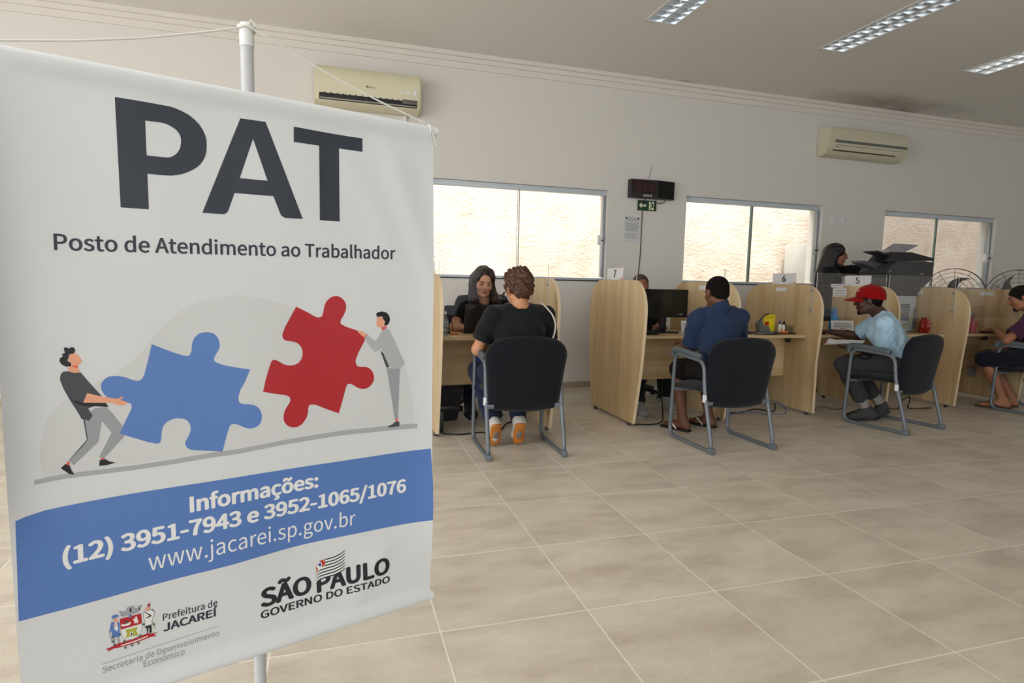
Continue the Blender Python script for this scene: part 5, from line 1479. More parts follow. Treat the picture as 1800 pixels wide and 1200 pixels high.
bst = thing('banner_stand', 'large white hanging banner with puzzle pieces on a pole stand at the left front', 'banner', tuple(BL + BD * BW / 2 - BN * 0.045))
pc = BL + BD * 0.434 - BN * 0.03
MB().lathe([(0.0135, 0.0), (0.0135, 1.70), (0.012, 1.703)], (pc.x, pc.y, 0.0), 20).build('pole', M_POLE, bst)
MB().lathe([(0.0145, 1.655), (0.0148, 1.658), (0.0148, 1.695), (0.013, 1.703)], (pc.x, pc.y, 0.0), 20).build('pole_tip', M_WHITEP, bst)
MB().lathe([(0.20, 0.0), (0.20, 0.012), (0.18, 0.020), (0.03, 0.026), (0.022, 0.06), (0.014, 0.065)], (pc.x, pc.y, 0.0), 36).build('base', M_POLE, bst)
for nm, z in (('top_rod', BZT - 0.013), ('bottom_rod', BZB + 0.008)):
    a, b = BL - BD * 0.012 - BN * 0.0, BL + BD * (BW + 0.012)
    MB().tube([(a.x, a.y, z), (b.x, b.y, z)], 0.0105, 16).build(nm, M_WHITEP, bst)
NU, NZ = 120, 170
mb = MB()
rows = []
r = 0.0125
prof = []
for k in range(0, 7):                       # back of the top pocket
    a = PI * 1.15 - k * PI * 1.15 / 6
    prof.append(('t', a))
for k in range(1, NZ):
    prof.append(('m', BZT - 0.013 - (BZT - 0.013 - BZB - 0.008) * k / NZ))
for k in range(0, 7):
    prof.append(('b', -k * PI * 1.15 / 6))
for kind, q in prof:
    row = []
    for i in range(NU + 1):
        u = BW * i / NU
        if kind == 't':
            p = BL + BD * u + BN * (r * math.cos(q))
            row.append((p.x, p.y, BZT - 0.013 + r * math.sin(q)))
        elif kind == 'b':
            p = BL + BD * u + BN * (r * math.cos(q))
            row.append((p.x, p.y, BZB + 0.008 + r * math.sin(q)))
        else:
            z = q
            blend = smooth01((BZT - 0.013 - z) / 0.05) * smooth01((z - BZB - 0.008) / 0.04)
            p = Vector(bpos(u, z))
            p2 = BL + BD * u + BN * r
            p = p * blend + Vector((p2.x, p2.y, z)) * (1 - blend)
            row.append(tuple(p))
    rows.append(row)
n = NU + 1
mb.add([p for rw in rows for p in rw], [(a * n + i, a * n + i + 1, (a + 1) * n + i + 1, (a + 1) * n + i) for a in range(len(rows) - 1) for i in range(NU)])
k0 = len(mb.v)
bk = []
for k in range(4, NZ - 3):
    z = BZT - 0.013 - (BZT - 0.013 - BZB - 0.008) * k / NZ
    bk.append([bpos(BW * i / NU, z, -0.0008) for i in range(NU + 1)])
mb.add([p for rw in bk for p in rw], [(a * n + i + 1, a * n + i, (a + 1) * n + i, (a + 1) * n + i + 1) for a in range(len(bk) - 1) for i in range(NU)])
fab = mb.build('banner_cloth', M_BANNER, bst, angle=180)
def conform(verts, faces, off):
    """cut a flat print along the cloth grid and wrap it onto the cloth"""
    b = bmesh.new()
    vs = [b.verts.new((v[0], v[1], 0)) for v in verts]
    for f in faces:
        try:
            b.faces.new([vs[i] for i in f])
        except ValueError:
            pass
    zs = [BZT - 0.013 - (BZT - 0.013 - BZB - 0.008) * k / NZ for k in range(NZ + 1)]
    us = [BW * k / NU for k in range(NU + 1)]
    for ax, cuts in ((0, us), (1, zs)):
        lo, hi = min(v[ax] for v in verts), max(v[ax] for v in verts)
        for c in cuts:
            if lo < c < hi:
                bmesh.ops.bisect_plane(b, geom=b.verts[:] + b.edges[:] + b.faces[:], plane_co=(c, 0, 0) if ax == 0 else (0, c, 0), plane_no=(1, 0, 0) if ax == 0 else (0, 1, 0), dist=1e-6)
    b.verts.index_update()
    out = [bpos(v.co.x, v.co.y, off) for v in b.verts], [[v.index for v in f.verts] for f in b.faces]
    b.free()
    return out

def catmull(l):
    P = [Vector((a, b, 0)) for a, b in l]
    s = spline(P, 4)
    return [(p.x, p.y) for p in s]

def fill(loops):
    b = bmesh.new()
    es = []
    for l in loops:
        vs = [b.verts.new((x, y, 0)) for x, y in l]
        es += [b.edges.new((vs[i], vs[(i + 1) % len(vs)])) for i in range(len(vs))]
    bmesh.ops.triangle_fill(b, use_beauty=False, use_dissolve=False, edges=es)
    b.verts.index_update()
    r = [(v.co.x, v.co.y) for v in b.verts], [[v.index for v in f.verts] for f in b.faces]
    b.free()
    return r

PIECE = {'band': ('blue_band', None), 'blob': ('pale_cloud', None), 'ground': ('ground_line', None), 'pat': ('headline', None), 'bluepiece': ('blue_puzzle_piece', None),
         'redpiece': ('red_puzzle_piece', None), 'man': ('printed_figure', 'printed figure carrying the blue puzzle piece'),
         'man2': ('printed_figure', 'printed figure in a grey jacket pushing the red puzzle piece'), 'crest': ('city_crest', None), 'rule': ('thin_rule', None), 'flag': ('state_flag', None)}
from collections import OrderedDict
acc = OrderedDict()
order = {}
def lettering(s, f, bold, u0, z0, u1, z1, cap):
    fnt = F_SANS if f == 'S' else F_INTER
    hv, _ = text_mesh('H', fnt, 1.0)
    ch = max(p[1] for p in hv)
    scale = (0.72 if f == 'S' else 1.0)
    v0, f0 = text_mesh(s, fnt, 1.0)
    v, fc = [], []
    w = bold * ch
    for dx, dz in ([(0, 0)] if w <= 0 else [(w * math.cos(a_ * PI / 4), w * 0.7 * math.sin(a_ * PI / 4)) for a_ in range(8)] + [(0, 0)]):
        k = len(v)
        v += [(p[0] + dx, p[1] + dz) for p in v0]
        fc += [tuple(i + k for i in q) for q in f0]
    x0, x1 = min(p[0] for p in v), max(p[0] for p in v)
    kx, kz = (u1 - u0) / (x1 - x0), cap / ch
    uz = [(u0 + (p[0] - x0) * kx, z0 + (z1 - z0) * (p[0] - x0) / (x1 - x0) + p[1] * kz) for p in v]
    m_ = len(v0)
    return [uz[i:i + m_] for i in range(0, len(uz), m_)], [f0] * (len(uz) // m_)
cnt = {}
for piece, col, sm, loops in BPRINT:
    L2 = [[(a / 10000, b / 10000) for a, b in l] for l in loops]
    if sm: L2 = [catmull(l) for l in L2]
    k = cnt.get(piece, 0)
    cnt[piece] = k + 1
    base = {'blob': 0.0003, 'band': 0.0003, 'ground': 0.0004, 'bluepiece': 0.0005, 'redpiece': 0.0005, 'flag': 0.0008}.get(piece, 0.0004)
    if piece in ('man', 'man2', 'crest', 'flag'): base += 0.00003 * k + (0.0002 if piece[0] == 'm' else 0)
    v, f = fill(L2)
    v, f = conform(v, f, base)
    acc.setdefault(piece, OrderedDict()).setdefault(col, MB()).add(v, f)
for piece, cols in acc.items():
    nm, lab = PIECE[piece]
    # one mesh per printed motif, one material slot per ink
    mb = MB()
    idx = []
    for c, m_ in cols.items():
        idx += [list(cols).index(c)] * len(m_.f)
        mb.add(m_.v, m_.f)
    me = bpy.data.meshes.new(nm)
    off = bst.location
    me.from_pydata([(p[0] - off[0], p[1] - off[1], p[2] - off[2]) for p in mb.v], [], mb.f)
    for c in cols: me.materials.append(INK[c])
    for p_, i_ in zip(me.polygons, idx): p_.material_index = i_
    o = bpy.data.objects.new(nm, me)
    COL.objects.link(o)
    o.parent = fab
    if lab: o['label'] = lab
for s, f, bold, u0, z0, u1, z1, cap, col in BTEXT:
    v, fc = lettering(s, f, bold, u0, z0, u1, z1, cap)
    mb = MB()
    for q, (v_, f_) in enumerate(zip(v, fc)):
        mb.add(*conform(v_, f_, 0.0005 + 0.00003 * q))
    o = mb.build('lettering', INK[col], bst, smooth=False)
    o.parent = fab

# hanging cord over the pole tip
tp = Vector((pc.x, pc.y, 1.692))
a = BL + BD * -0.004
b = BL + BD * (BW - 0.008)
crd = [(a.x, a.y, BZT - 0.013)] + [tuple((Vector((a.x, a.y, BZT)) * (1 - q) + (tp + BN * 0.018) * q) - Vector((0, 0, 0.012 * math.sin(PI * q)))) for q in (0.05, 0.3, 0.55, 0.8, 0.97)]
MB().tube(crd, 0.0022, 8).build('cord', M_STRING, bst)
crd = [tuple((tp + BN * 0.018) * (1 - q) + Vector((b.x, b.y, BZT + 0.002)) * q - Vector((0, 0, 0.010 * math.sin(PI * q)))) for q in (0.0, 0.2, 0.45, 0.7, 0.97)]
MB().tube(crd, 0.0022, 8).build('cord', M_STRING, bst)
mb = MB()
for k in range(3):
    mb.tube(arc((tp.x, tp.y, tp.z - 0.002 + 0.003 * k), 0.0172, 0, 2 * PI * 15 / 16, 15, (1, 0, 0), (0, 1, 0.15 * (k - 1))), 0.0022, 6, True)
mb.tube([tuple(tp + Vector((0.004, -0.01, 0.004))), tuple(tp + Vector((0.012, -0.018, 0.014))), tuple(tp + Vector((0.02, -0.016, 0.004)))], 0.0018, 6)
mb.build('knot', M_STRING, bst)
mb = MB()
q = BL + BD * (BW - 0.012)
mb.tube(arc((q.x, q.y, BZT - 0.013), 0.0142, 0, 2 * PI * 15 / 16, 15, BN, (0, 0, 1)), 0.0020, 6, True)
mb.tube([(q.x + BN.x * 0.014, q.y + BN.y * 0.014, BZT - 0.008), (q.x + BD.x * 0.016 + BN.x * 0.013, q.y + BD.y * 0.016 + BN.y * 0.013, BZT - 0.05)], 0.0016, 6)
mb.build('knot', M_STRING, bst)

# ------------------------------------------------------------------ people: smooth blended bodies
def nv(v):
    v = np.asarray(v, float)
    return v / (np.linalg.norm(v) + 1e-12)

class Field:
    """smoothly blended distance field, meshed with surface nets"""
    def __init__(s, h=0.006):
        s.h, s.P, s.cuts, s.noise = h, [], [], None
    def cap(s, a, b, ra, rb=None, k=0.02, op='+'):
        rb = ra if rb is None else rb
        s.P.append(('c', np.asarray(a, float), np.asarray(b, float), ra, rb, k, op))
        return s
    def ball(s, c, r, k=0.02, op='+'):
        return s.ell(c, (r, r, r), None, k, op)
    def ell(s, c, r, R=None, k=0.02, op='+'):
        s.P.append(('e', np.asarray(c, float), np.asarray(r, float), np.eye(3) if R is None else np.asarray(R, float), k, op))
        return s
    def slab(s, a, b, wa, wb, side, k=0.02, op='+'):
        """tapered bar of elliptic section: (half width along side, half depth)"""
        s.P.append(('s', np.asarray(a, float), np.asarray(b, float), wa, wb, nv(side), k, op))
        return s
    def cut(s, p, n):
        s.cuts.append((np.asarray(p, float), nv(n)))
        return s
    def bounds(s):
        lo, hi = np.full(3, 1e9), np.full(3, -1e9)
        for p in s.P:
            if p[-1] != '+': continue
            l, h = s.pb(p)
            lo, hi = np.minimum(lo, l), np.maximum(hi, h)
        return lo, hi
    @staticmethod
    def pb(p):
        if p[0] == 'c':
            r = max(p[3], p[4])
            return np.minimum(p[1], p[2]) - r, np.maximum(p[1], p[2]) + r
        if p[0] == 'e':
            r = max(p[2])
            return p[1] - r, p[1] + r
        r = max(max(p[3]), max(p[4]))
        return np.minimum(p[1], p[2]) - r, np.maximum(p[1], p[2]) + r
    def mesh(s):
        h = s.h
        lo, hi = s.bounds()
        lo = lo - 3 * h
        n = np.ceil((hi + 3 * h - lo) / h).astype(int) + 1
        D = np.full(n, 0.25, np.float32)
        ax = [lo[i] + h * np.arange(n[i]) for i in range(3)]
        seq = s.P if s.noise is None else [p for p in s.P if p[-1] == '+'] + [None] + [p for p in s.P if p[-1] == '-']
        for p in seq:
            if p is None:
                X = np.stack(np.meshgrid(*ax, indexing='ij'), -1).astype(np.float32)
                D += s.noise(X[..., 0], X[..., 1], X[..., 2]).astype(np.float32)
                continue
            k = p[-2]
            l, u = s.pb(p)
            m = k + 2.5 * h + 0.01
            i0 = np.maximum(0, np.floor((l - m - lo) / h).astype(int))
            i1 = np.minimum(n, np.ceil((u + m - lo) / h).astype(int) + 1)
            if np.any(i1 <= i0): continue
            X = np.stack(np.meshgrid(*[ax[i][i0[i]:i1[i]] for i in range(3)], indexing='ij'), -1)
            if p[0] == 'c':
                ab = p[2] - p[1]
                q = X - p[1]
                t = np.clip((q @ ab) / max(1e-9, ab @ ab), 0, 1)
                d = np.linalg.norm(q - t[..., None] * ab, axis=-1) - (p[3] + (p[4] - p[3]) * t)
            elif p[0] == 'e':
                q = (X - p[1]) @ p[3].T
                k0 = np.linalg.norm(q / p[2], axis=-1)
                k1 = np.linalg.norm(q / (p[2] ** 2), axis=-1)
                d = k0 * (k0 - 1) / np.maximum(k1, 1e-6)
            else:
                ab = p[2] - p[1]
                L = np.linalg.norm(ab)
                az = ab / L
                sd = nv(p[5] - az * (p[5] @ az))
                fr = np.cross(az, sd)
                q = X - p[1]
                t = np.clip((q @ az) / L, 0, 1)
                o = q - t[..., None] * ab
                w = p[3][0] + (p[4][0] - p[3][0]) * t
                dp = p[3][1] + (p[4][1] - p[3][1]) * t
                mn = np.minimum(w, dp)
                e = np.sqrt((o @ sd / w) ** 2 + (o @ fr / dp) ** 2 + (o @ az / mn) ** 2)
                d = (e - 1) * mn
            sl = tuple(slice(i0[i], i1[i]) for i in range(3))
            o = D[sl]
            if p[-1] == '+':
                hh = np.maximum(k - np.abs(o - d), 0) / max(k, 1e-6)
                D[sl] = np.minimum(o, d) - hh * hh * k * 0.25
            else:
                d = -d
                hh = np.maximum(k - np.abs(o - d), 0) / max(k, 1e-6)
                D[sl] = np.maximum(o, d) + hh * hh * k * 0.25
        if s.cuts:
            X = np.stack(np.meshgrid(*ax, indexing='ij'), -1).astype(np.float32)
            for c, nn in s.cuts:
                D = np.maximum(D, ((X - c) @ nn).astype(np.float32))
        for a in range(3):
            sl = [slice(None)] * 3
            for e in (0, -1):
                sl[a] = e
                D[tuple(sl)] = np.maximum(D[tuple(sl)], h)
            sl[a] = slice(None)
        return nets(D, lo, h)

def nets(D, lo, h):
    S = D < 0
    n = np.array(D.shape) - 1
    cnt = np.zeros(n, np.int8)
    for a in (0, 1):
        for b in (0, 1):
            for c in (0, 1):
                cnt += S[a:a + n[0], b:b + n[1], c:c + n[2]]
    mix = (cnt > 0) & (cnt < 8)
    idx = np.full(n, -1, np.int64)
    I = np.argwhere(mix)
    idx[mix] = np.arange(len(I))
    acc, num = np.zeros((len(I), 3)), np.zeros(len(I))
    cs = [(a, b, c) for a in (0, 1) for b in (0, 1) for c in (0, 1)]
    for i in range(8):
        for j in range(i + 1, 8):
            A, B = np.array(cs[i]), np.array(cs[j])
            if np.abs(A - B).sum() != 1: continue
            da = D[tuple((I + A).T)]
            db = D[tuple((I + B).T)]
            m = (da < 0) != (db < 0)
            t = np.where(m, da / np.where(m, da - db, 1), 0)
            acc += np.where(m[:, None], A + (B - A) * t[:, None], 0)
            num += m
    V = lo + h * (I + acc / num[:, None])
    Q = []
    for a in range(3):
        b, c = (a + 1) % 3, (a + 2) % 3
        sh = [slice(None)] * 3
        s0, s1 = sh[:], sh[:]
        s0[a], s1[a] = slice(0, -1), slice(1, None)
        X0, X1 = S[tuple(s0)], S[tuple(s1)]
        E = np.argwhere(X0 != X1)
        E = E[(E[:, b] > 0) & (E[:, c] > 0) & (E[:, b] < D.shape[b] - 1) & (E[:, c] < D.shape[c] - 1)]
        f = X0[tuple(E.T)]
        eb, ec = np.eye(3, dtype=int)[b], np.eye(3, dtype=int)[c]
        q = np.stack([idx[tuple((E - eb - ec).T)], idx[tuple((E - ec).T)], idx[tuple(E.T)], idx[tuple((E - eb).T)]], 1)
        q[~f] = q[~f][:, ::-1]
        Q.append(q)
    return V, np.concatenate(Q)

def field_obj(fd, name, m, parent):
    V, Q = fd.mesh()
    off = np.array(root_loc(parent))
    me = bpy.data.meshes.new(name)
    me.vertices.add(len(V))
    me.vertices.foreach_set('co', (V - off).astype(np.float32).ravel())
    me.loops.add(len(Q) * 4)
    me.loops.foreach_set('vertex_index', Q.astype(np.int32).ravel())
    me.polygons.add(len(Q))
    me.polygons.foreach_set('loop_start', np.arange(0, len(Q) * 4, 4, dtype=np.int32))
    me.update(calc_edges=True)
    me.validate()
    me.shade_smooth()
    me.materials.append(m)
    o = bpy.data.objects.new(name, me)
    COL.objects.link(o)
    o.parent = parent
    return o

def basis(fwd, up=(0, 0, 1), roll=0.0):
    """rows: right, forward, up"""
    f = nv(fwd)
    r = nv(np.cross(f, up))
    u = np.cross(r, f)
    if roll:
        r, u = r * math.cos(roll) + u * math.sin(roll), u * math.cos(roll) - r * math.sin(roll)
    return np.array([r, f, u])

class Head:
    def __init__(s, c, fwd, roll=0.0, scale=1.0):
        s.c, s.B, s.k = np.asarray(c, float), basis(fwd, roll=roll), scale
    def at(s, x, y, z):
        return s.c + (np.array([x, y, z]) * s.k) @ s.B
    def ell(s, fd, c, r, k=0.012, op='+', rot=None):
        fd.ell(s.at(*c), np.array(r) * s.k, s.B if rot is None else rot @ s.B, k, op)
    def cap(s, fd, a, b, ra, rb, k=0.01, op='+'):
        fd.cap(s.at(*a), s.at(*b), ra * s.k, rb * s.k, k, op)
    def skin(s, fd, fem=False):
        s.ell(fd, (0, -0.012, 0.030), (0.075, 0.094, 0.086))
        s.ell(fd, (0, 0.030, -0.025), (0.060, 0.060, 0.085), 0.02)
        j = 0.042 if fem else 0.047
        s.ell(fd, (0, 0.036, -0.072), (j, 0.046, 0.040), 0.02)
        s.ell(fd, (0, 0.070, -0.100), (0.020, 0.018, 0.016), 0.02)
        for q in (-1, 1):
            s.ell(fd, (q * 0.036, 0.060, -0.028), (0.024, 0.022, 0.026), 0.016)
            s.ell(fd, (q * 0.031, 0.099, 0.000), (0.019, 0.020, 0.012), 0.012, '-')
            s.ell(fd, (q * 0.031, 0.0765, -0.001), (0.015, 0.012, 0.0115), 0.004)
            s.ell(fd, (q * 0.030, 0.083, 0.018), (0.020, 0.010, 0.006), 0.008)
            s.ell(fd, (q * 0.077, -0.006, -0.006), (0.009, 0.019, 0.031), 0.006)
            s.ell(fd, (q * 0.011, 0.098, -0.030), (0.009, 0.010, 0.008), 0.006)
            s.cap(fd, (q * 0.055, -0.01, -0.060), (q * 0.034, 0.055, -0.090), 0.014, 0.012, 0.018)
        s.cap(fd, (0, 0.084, 0.008), (0, 0.106, -0.025), 0.008, 0.0115, 0.008)
        s.ell(fd, (0, 0.0875, -0.055), (0.022, 0.010, 0.006), 0.006)
        s.ell(fd, (0, 0.0855, -0.066), (0.019, 0.010, 0.007), 0.006)
    def details(s, par, brow, lips=None, look=(0, 0), closed=0.35):
        white = M_EYEW
        for q in (-1, 1):
            fd = Field(0.0022)
            s.ell(fd, (q * 0.031, 0.0800, -0.002), (0.0120, 0.0100, 0.0048), 0.001)
            e = field_obj(fd, 'eye', white, par)
            fd = Field(0.0016)
            s.ell(fd, (q * 0.031 + look[0] * 0.005, 0.0868, -0.002 + look[1] * 0.003), (0.0056, 0.0042, 0.0056), 0.001)
            field_obj(fd, 'iris', M_IRIS, e)
            fd = Field(0.0022)
            s.cap(fd, (q * 0.018, 0.0895, 0.004), (q * 0.031, 0.0905, 0.0065 - 0.006 * closed), 0.0022, 0.0026, 0.002)
            s.cap(fd, (q * 0.031, 0.0905, 0.0065 - 0.006 * closed), (q * 0.046, 0.083, 0.002), 0.0026, 0.0018, 0.002)
            field_obj(fd, 'eyelashes', brow, par)
            fd = Field(0.0025)
            s.cap(fd, (q * 0.013, 0.0925, 0.019), (q * 0.032, 0.0920, 0.0245), 0.0028, 0.0032, 0.003)
            s.cap(fd, (q * 0.032, 0.0920, 0.0245), (q * 0.051, 0.0790, 0.019), 0.0032, 0.0018, 0.003)
            field_obj(fd, 'eyebrow', brow, par)
        if lips is not None:
            fd = Field(0.0025)
            s.ell(fd, (0, 0.0895, -0.0550), (0.0215, 0.0095, 0.0048), 0.002)
            s.ell(fd, (0, 0.0880, -0.0645), (0.0180, 0.0095, 0.0058), 0.002)
            field_obj(fd, 'lips', lips, par)

def hand(fd, w, d, n, s=1.0, curl=0.5, spread=0.12, left=False, thumb=0.6):
    """w wrist, d direction to the fingers, n palm normal (where the fingers curl to)"""
    d = nv(d)
    n = nv(np.asarray(n, float) - d * (np.asarray(n, float) @ d))
    side = np.cross(n, d) * (-1 if left else 1)       # towards the thumb
    w = np.asarray(w, float)
    kn = w + d * 0.088 * s
    fd.slab(w + d * 0.015 * s, kn - d * 0.012 * s, (0.027 * s, 0.016 * s), (0.040 * s, 0.013 * s), side, 0.012)
    L = [0.068, 0.077, 0.071, 0.056]
    for i in range(4):
        o = 1.5 - i
        p = kn + side * o * 0.0205 * s - d * (0.004 * abs(o - 0.3)) * s
        dr = nv(d + side * o * spread)
        ang = 0.25 * curl
        r = 0.0092 * s
        c = curl * (1 + 0.08 * i)
        for j, q in enumerate((0.45, 0.31, 0.24)):
            dd = nv(dr * math.cos(ang) + n * math.sin(ang))
            e = p + dd * L[i] * q * s
            fd.cap(p, e, r, r * 0.9, 0.003)
            p, r = e, r * 0.9
            ang += c * (0.9 if j == 0 else 0.7)
    p = w + d * 0.026 * s + side * 0.024 * s
    dd = nv(d * 0.62 + side * 0.75 + n * 0.35 * thumb)
    e = p + dd * 0.042 * s
    fd.cap(p, e, 0.0150 * s, 0.0108 * s, 0.010)
    dd = nv(d * 0.85 + side * 0.35 + n * 0.55 * thumb)
    e2 = e + dd * 0.032 * s
    fd.cap(e, e2, 0.0105 * s, 0.0095 * s, 0.003)
    e3 = e2 + nv(d * 0.95 + side * 0.1 + n * 0.6 * thumb) * 0.026 * s
    fd.cap(e2, e3, 0.0095 * s, 0.0078 * s, 0.003)

def wr(*spec):
    """fold noise: sum of (amplitude, kx, ky, kz, phase) waves"""
    def f(X, Y, Z):
        r = 0
        for a, kx, ky, kz, ph in spec:
            r = r + a * np.sin(kx * X + ky * Y + kz * Z + ph + 1.3 * np.sin(0.6 * kz * X + 0.5 * kx * Z + 0.4 * kx * Y))
        return r
    return f
FOLDS = wr((0.0032, 26, 14, 34, 0.4), (0.0020, 55, -38, 47, 1.9), (0.0012, -90, 70, 95, 0.2))
FOLDS_S = wr((0.0018, 24, 12, 30, 0.4), (0.0011, 60, -38, 52, 1.9))

class Body:
    def __init__(s, J, g=1.0, fem=False, h=0.006):
        s.J = {k: (np.asarray(v, float) if isinstance(v, (tuple, list)) and len(v) == 3 else v) for k, v in J.items()}
        s.g, s.fem, s.h = g, fem, h
        s.sd = nv(s.J['shR'] - s.J['shL'])
        s.hd = nv(s.J['hipR'] - s.J['hipL'])
        J = s.J
        s.pel = (J['hipL'] + J['hipR']) / 2
        s.chest = (J['shL'] + J['shR']) / 2 - (J['neck'] - s.pel) * 0.16
        s.waist = s.pel * 0.52 + s.chest * 0.48 + (np.asarray(J.get('bow', (0, 0, 0)), float))
    def torso(s, fd, e=0.0, k=0.03):
        g, J = s.g, s.J
        sw = np.linalg.norm(J['shR'] - J['shL']) / 2
        fd.slab(s.pel, s.waist, (0.158 * g + e, 0.118 * g + e), (0.140 * g + e, 0.105 * g + e), s.hd, k)
        fd.slab(s.waist, s.chest, (0.140 * g + e, 0.105 * g + e), (0.150 * g + e, 0.112 * g + e), s.sd, k)
        up = s.chest * 0.35 + J['neck'] * 0.65
        fd.slab(s.chest, up, (0.150 * g + e, 0.108 * g + e), (sw * 0.80 + e, 0.068 + e), s.sd, k)
        for q in ('L', 'R'):
            fd.cap(J['neck'] * 0.75 + up * 0.25, J['sh' + q], 0.040 + e, 0.050 * g + e, k)
    def arm(s, fd, q, e=0.0, upto=1.0, k=0.02, fore=True):
        J, g = s.J, s.g
        a, b, c = J['sh' + q], J['el' + q], J['wr' + q]
        m = a + (b - a) * upto
        r0, r1 = 0.049 * g, (0.049 + (0.038 - 0.049) * upto) * g
        fd.cap(a, m, r0 + e, r1 + e, k)
        if fore and upto >= 1:
            mid = b * 0.65 + c * 0.35
            fd.cap(b, mid, 0.038 * g + e, 0.038 * g + e, k)
            fd.cap(mid, c, 0.038 * g + e, 0.026 * g + e, k)
    def leg(s, fd, q, e=0.0, e2=None, upto=1.0, k=0.03):
        J, g = s.J, s.g
        a, b, c = J['hip' + q], J['kn' + q], J['an' + q]
        e2 = e if e2 is None else e2
        fd.cap(a, b, 0.084 * g + e, 0.056 * g + e, k)
        if upto > 0:
            c = b + (c - b) * upto
            mid = b * 0.68 + c * 0.32 if upto >= 1 else b * 0.6 + c * 0.4
            bk = nv(np.cross(b - a, np.cross(b - a, c - b))) if np.linalg.norm(np.cross(b - a, c - b)) > 1e-4 else np.zeros(3)
            fd.cap(b, mid - nv(b - a) * 0.012, 0.056 * g + e, 0.055 * g + e2, k)
            fd.cap(mid - nv(b - a) * 0.012, c, 0.055 * g + e2, (0.036 * g if upto >= 1 else 0.046 * g) + e2, k)
    def foot(s, fd, q, e=0.0):
        J = s.J
        an, to = J['an' + q], J['toe' + q]
        up = J.get('footup' + q, np.array([0, 0, 1.0]))
        d = nv(to - an)
        sd = nv(np.cross(d, (0, 0, 1)))
        heel = J.get('heel' + q, an + np.array([0, 0, -0.05]) - d * 0.035)
        ball = heel + (to - heel) * 0.68
        fd.cap(an, heel, 0.034 + e, 0.030 + e, 0.02)
        fd.slab(heel, ball, (0.032 + e, 0.028 + e), (0.043 + e, 0.022 + e), sd, 0.025)
        fd.slab(ball, to, (0.043 + e, 0.022 + e), (0.030 + e, 0.016 + e), sd, 0.02)
        fd.cap(an * 0.8 + heel * 0.2, ball, 0.030 + e, 0.020 + e, 0.03)

M_EYEW = mat('eye_white', (176, 168, 160), 0.3)
M_IRIS = mat('dark_iris', (34, 22, 16), 0.15)
def skin(name, rgb):
    m = mat(name, rgb, 0.5, spec=0.35, bump=(260, 0.06), var=(18, 0.06))
    b = m.node_tree.nodes['Principled BSDF']
    b.inputs['Subsurface Weight'].default_value = 0.08
    b.inputs['Subsurface Radius'].default_value = (0.012, 0.005, 0.003)
    return m
def cloth(name, rgb, s=320, st=0.25):
    return mat(name, rgb, 0.9, spec=0.15, bump=(s, st), var=(9, 0.10), sheen=0.1)
def hairm(name, rgb, stretch=(1, 1, 0.12), v=0.35):
    return mat(name, rgb, 0.42, spec=0.4, bump=(140, 0.5, stretch), var=(60, v, stretch))

def person(label, B, root, skin_m, name='person'):
    t = thing(name, label, 'person', root)
    return t

def body_mesh(B, t, skin_m, H, feet=True, hands=True, fem=False, neck_r=0.055):
    fd = Field(B.h)
    J = B.J
    H.skin(fd, fem)
    fd.cap(J['neck'] - (J['neck'] - B.chest) * 0.15, H.at(0, -0.022, -0.05), neck_r * 1.1, neck_r, 0.025)
    B.torso(fd, -0.004)
    for q in ('L', 'R'):
        B.arm(fd, q)
        B.leg(fd, q, -0.002)
        if feet: B.foot(fd, q)
        if hands:
            hd = J['hand' + q]
            hand(fd, J['wr' + q], hd[0], hd[1], hd[2], hd[3], left=(q == 'L'))
    return field_obj(fd, 'body', skin_m, t)

def tee(B, t, m, sleeve=0.62, e=0.012, hem=0.0, neck_cut=0.065, folds=FOLDS, name='t_shirt', nk=0.01):
    fd = Field(B.h)
    J = B.J
    B.torso(fd, e)
    for q in ('L', 'R'):
        a, b = J['sh' + q], J['el' + q]
        mm = a + (b - a) * min(sleeve, 1.0)
        fd.cap(a, mm, 0.047 * B.g + e, 0.050 * B.g + e * 1.5, 0.03)
        if sleeve >= 1:
            c = b + (J['wr' + q] - b) * (sleeve - 1)
            fd.cap(b, c, 0.044 * B.g + e, 0.034 * B.g + e, 0.02)
    ax = nv(J['neck'] - B.chest)
    fd.cap(J['neck'] + ax * nk, J['neck'] + ax * 0.2, neck_cut, neck_cut + 0.02, 0.008, '-')
    for q in ('L', 'R'):          # open, square sleeve ends
        a, b = J['sh' + q], J['el' + q]
        if sleeve < 1:
            mm = a + (b - a) * sleeve
            fd.cap(mm + nv(b - a) * 0.062, mm + nv(b - a) * 0.16, 0.072, 0.09, 0.004, '-')
    fd.noise = folds
    return field_obj(fd, name, m, t)

def trousers(B, t, m, upto=1.0, e=0.012, e2=0.016, folds=FOLDS, name='trousers', short=None):
    fd = Field(B.h)
    fd.slab(B.pel - np.array([0, 0, 0.02]), B.pel * 0.65 + B.waist * 0.35, (0.160 * B.g + e, 0.120 * B.g + e), (0.150 * B.g + e, 0.112 * B.g + e), B.hd, 0.03)
    for q in ('L', 'R'):
        if short is None:
            B.leg(fd, q, e, e2, upto)
        else:
            a, b = B.J['hip' + q], B.J['kn' + q]
            fd.cap(a, a + (b - a) * short, 0.084 * B.g + e, 0.068 * B.g + e + 0.004, 0.03)
    fd.noise = folds
    return field_obj(fd, name, m, t)

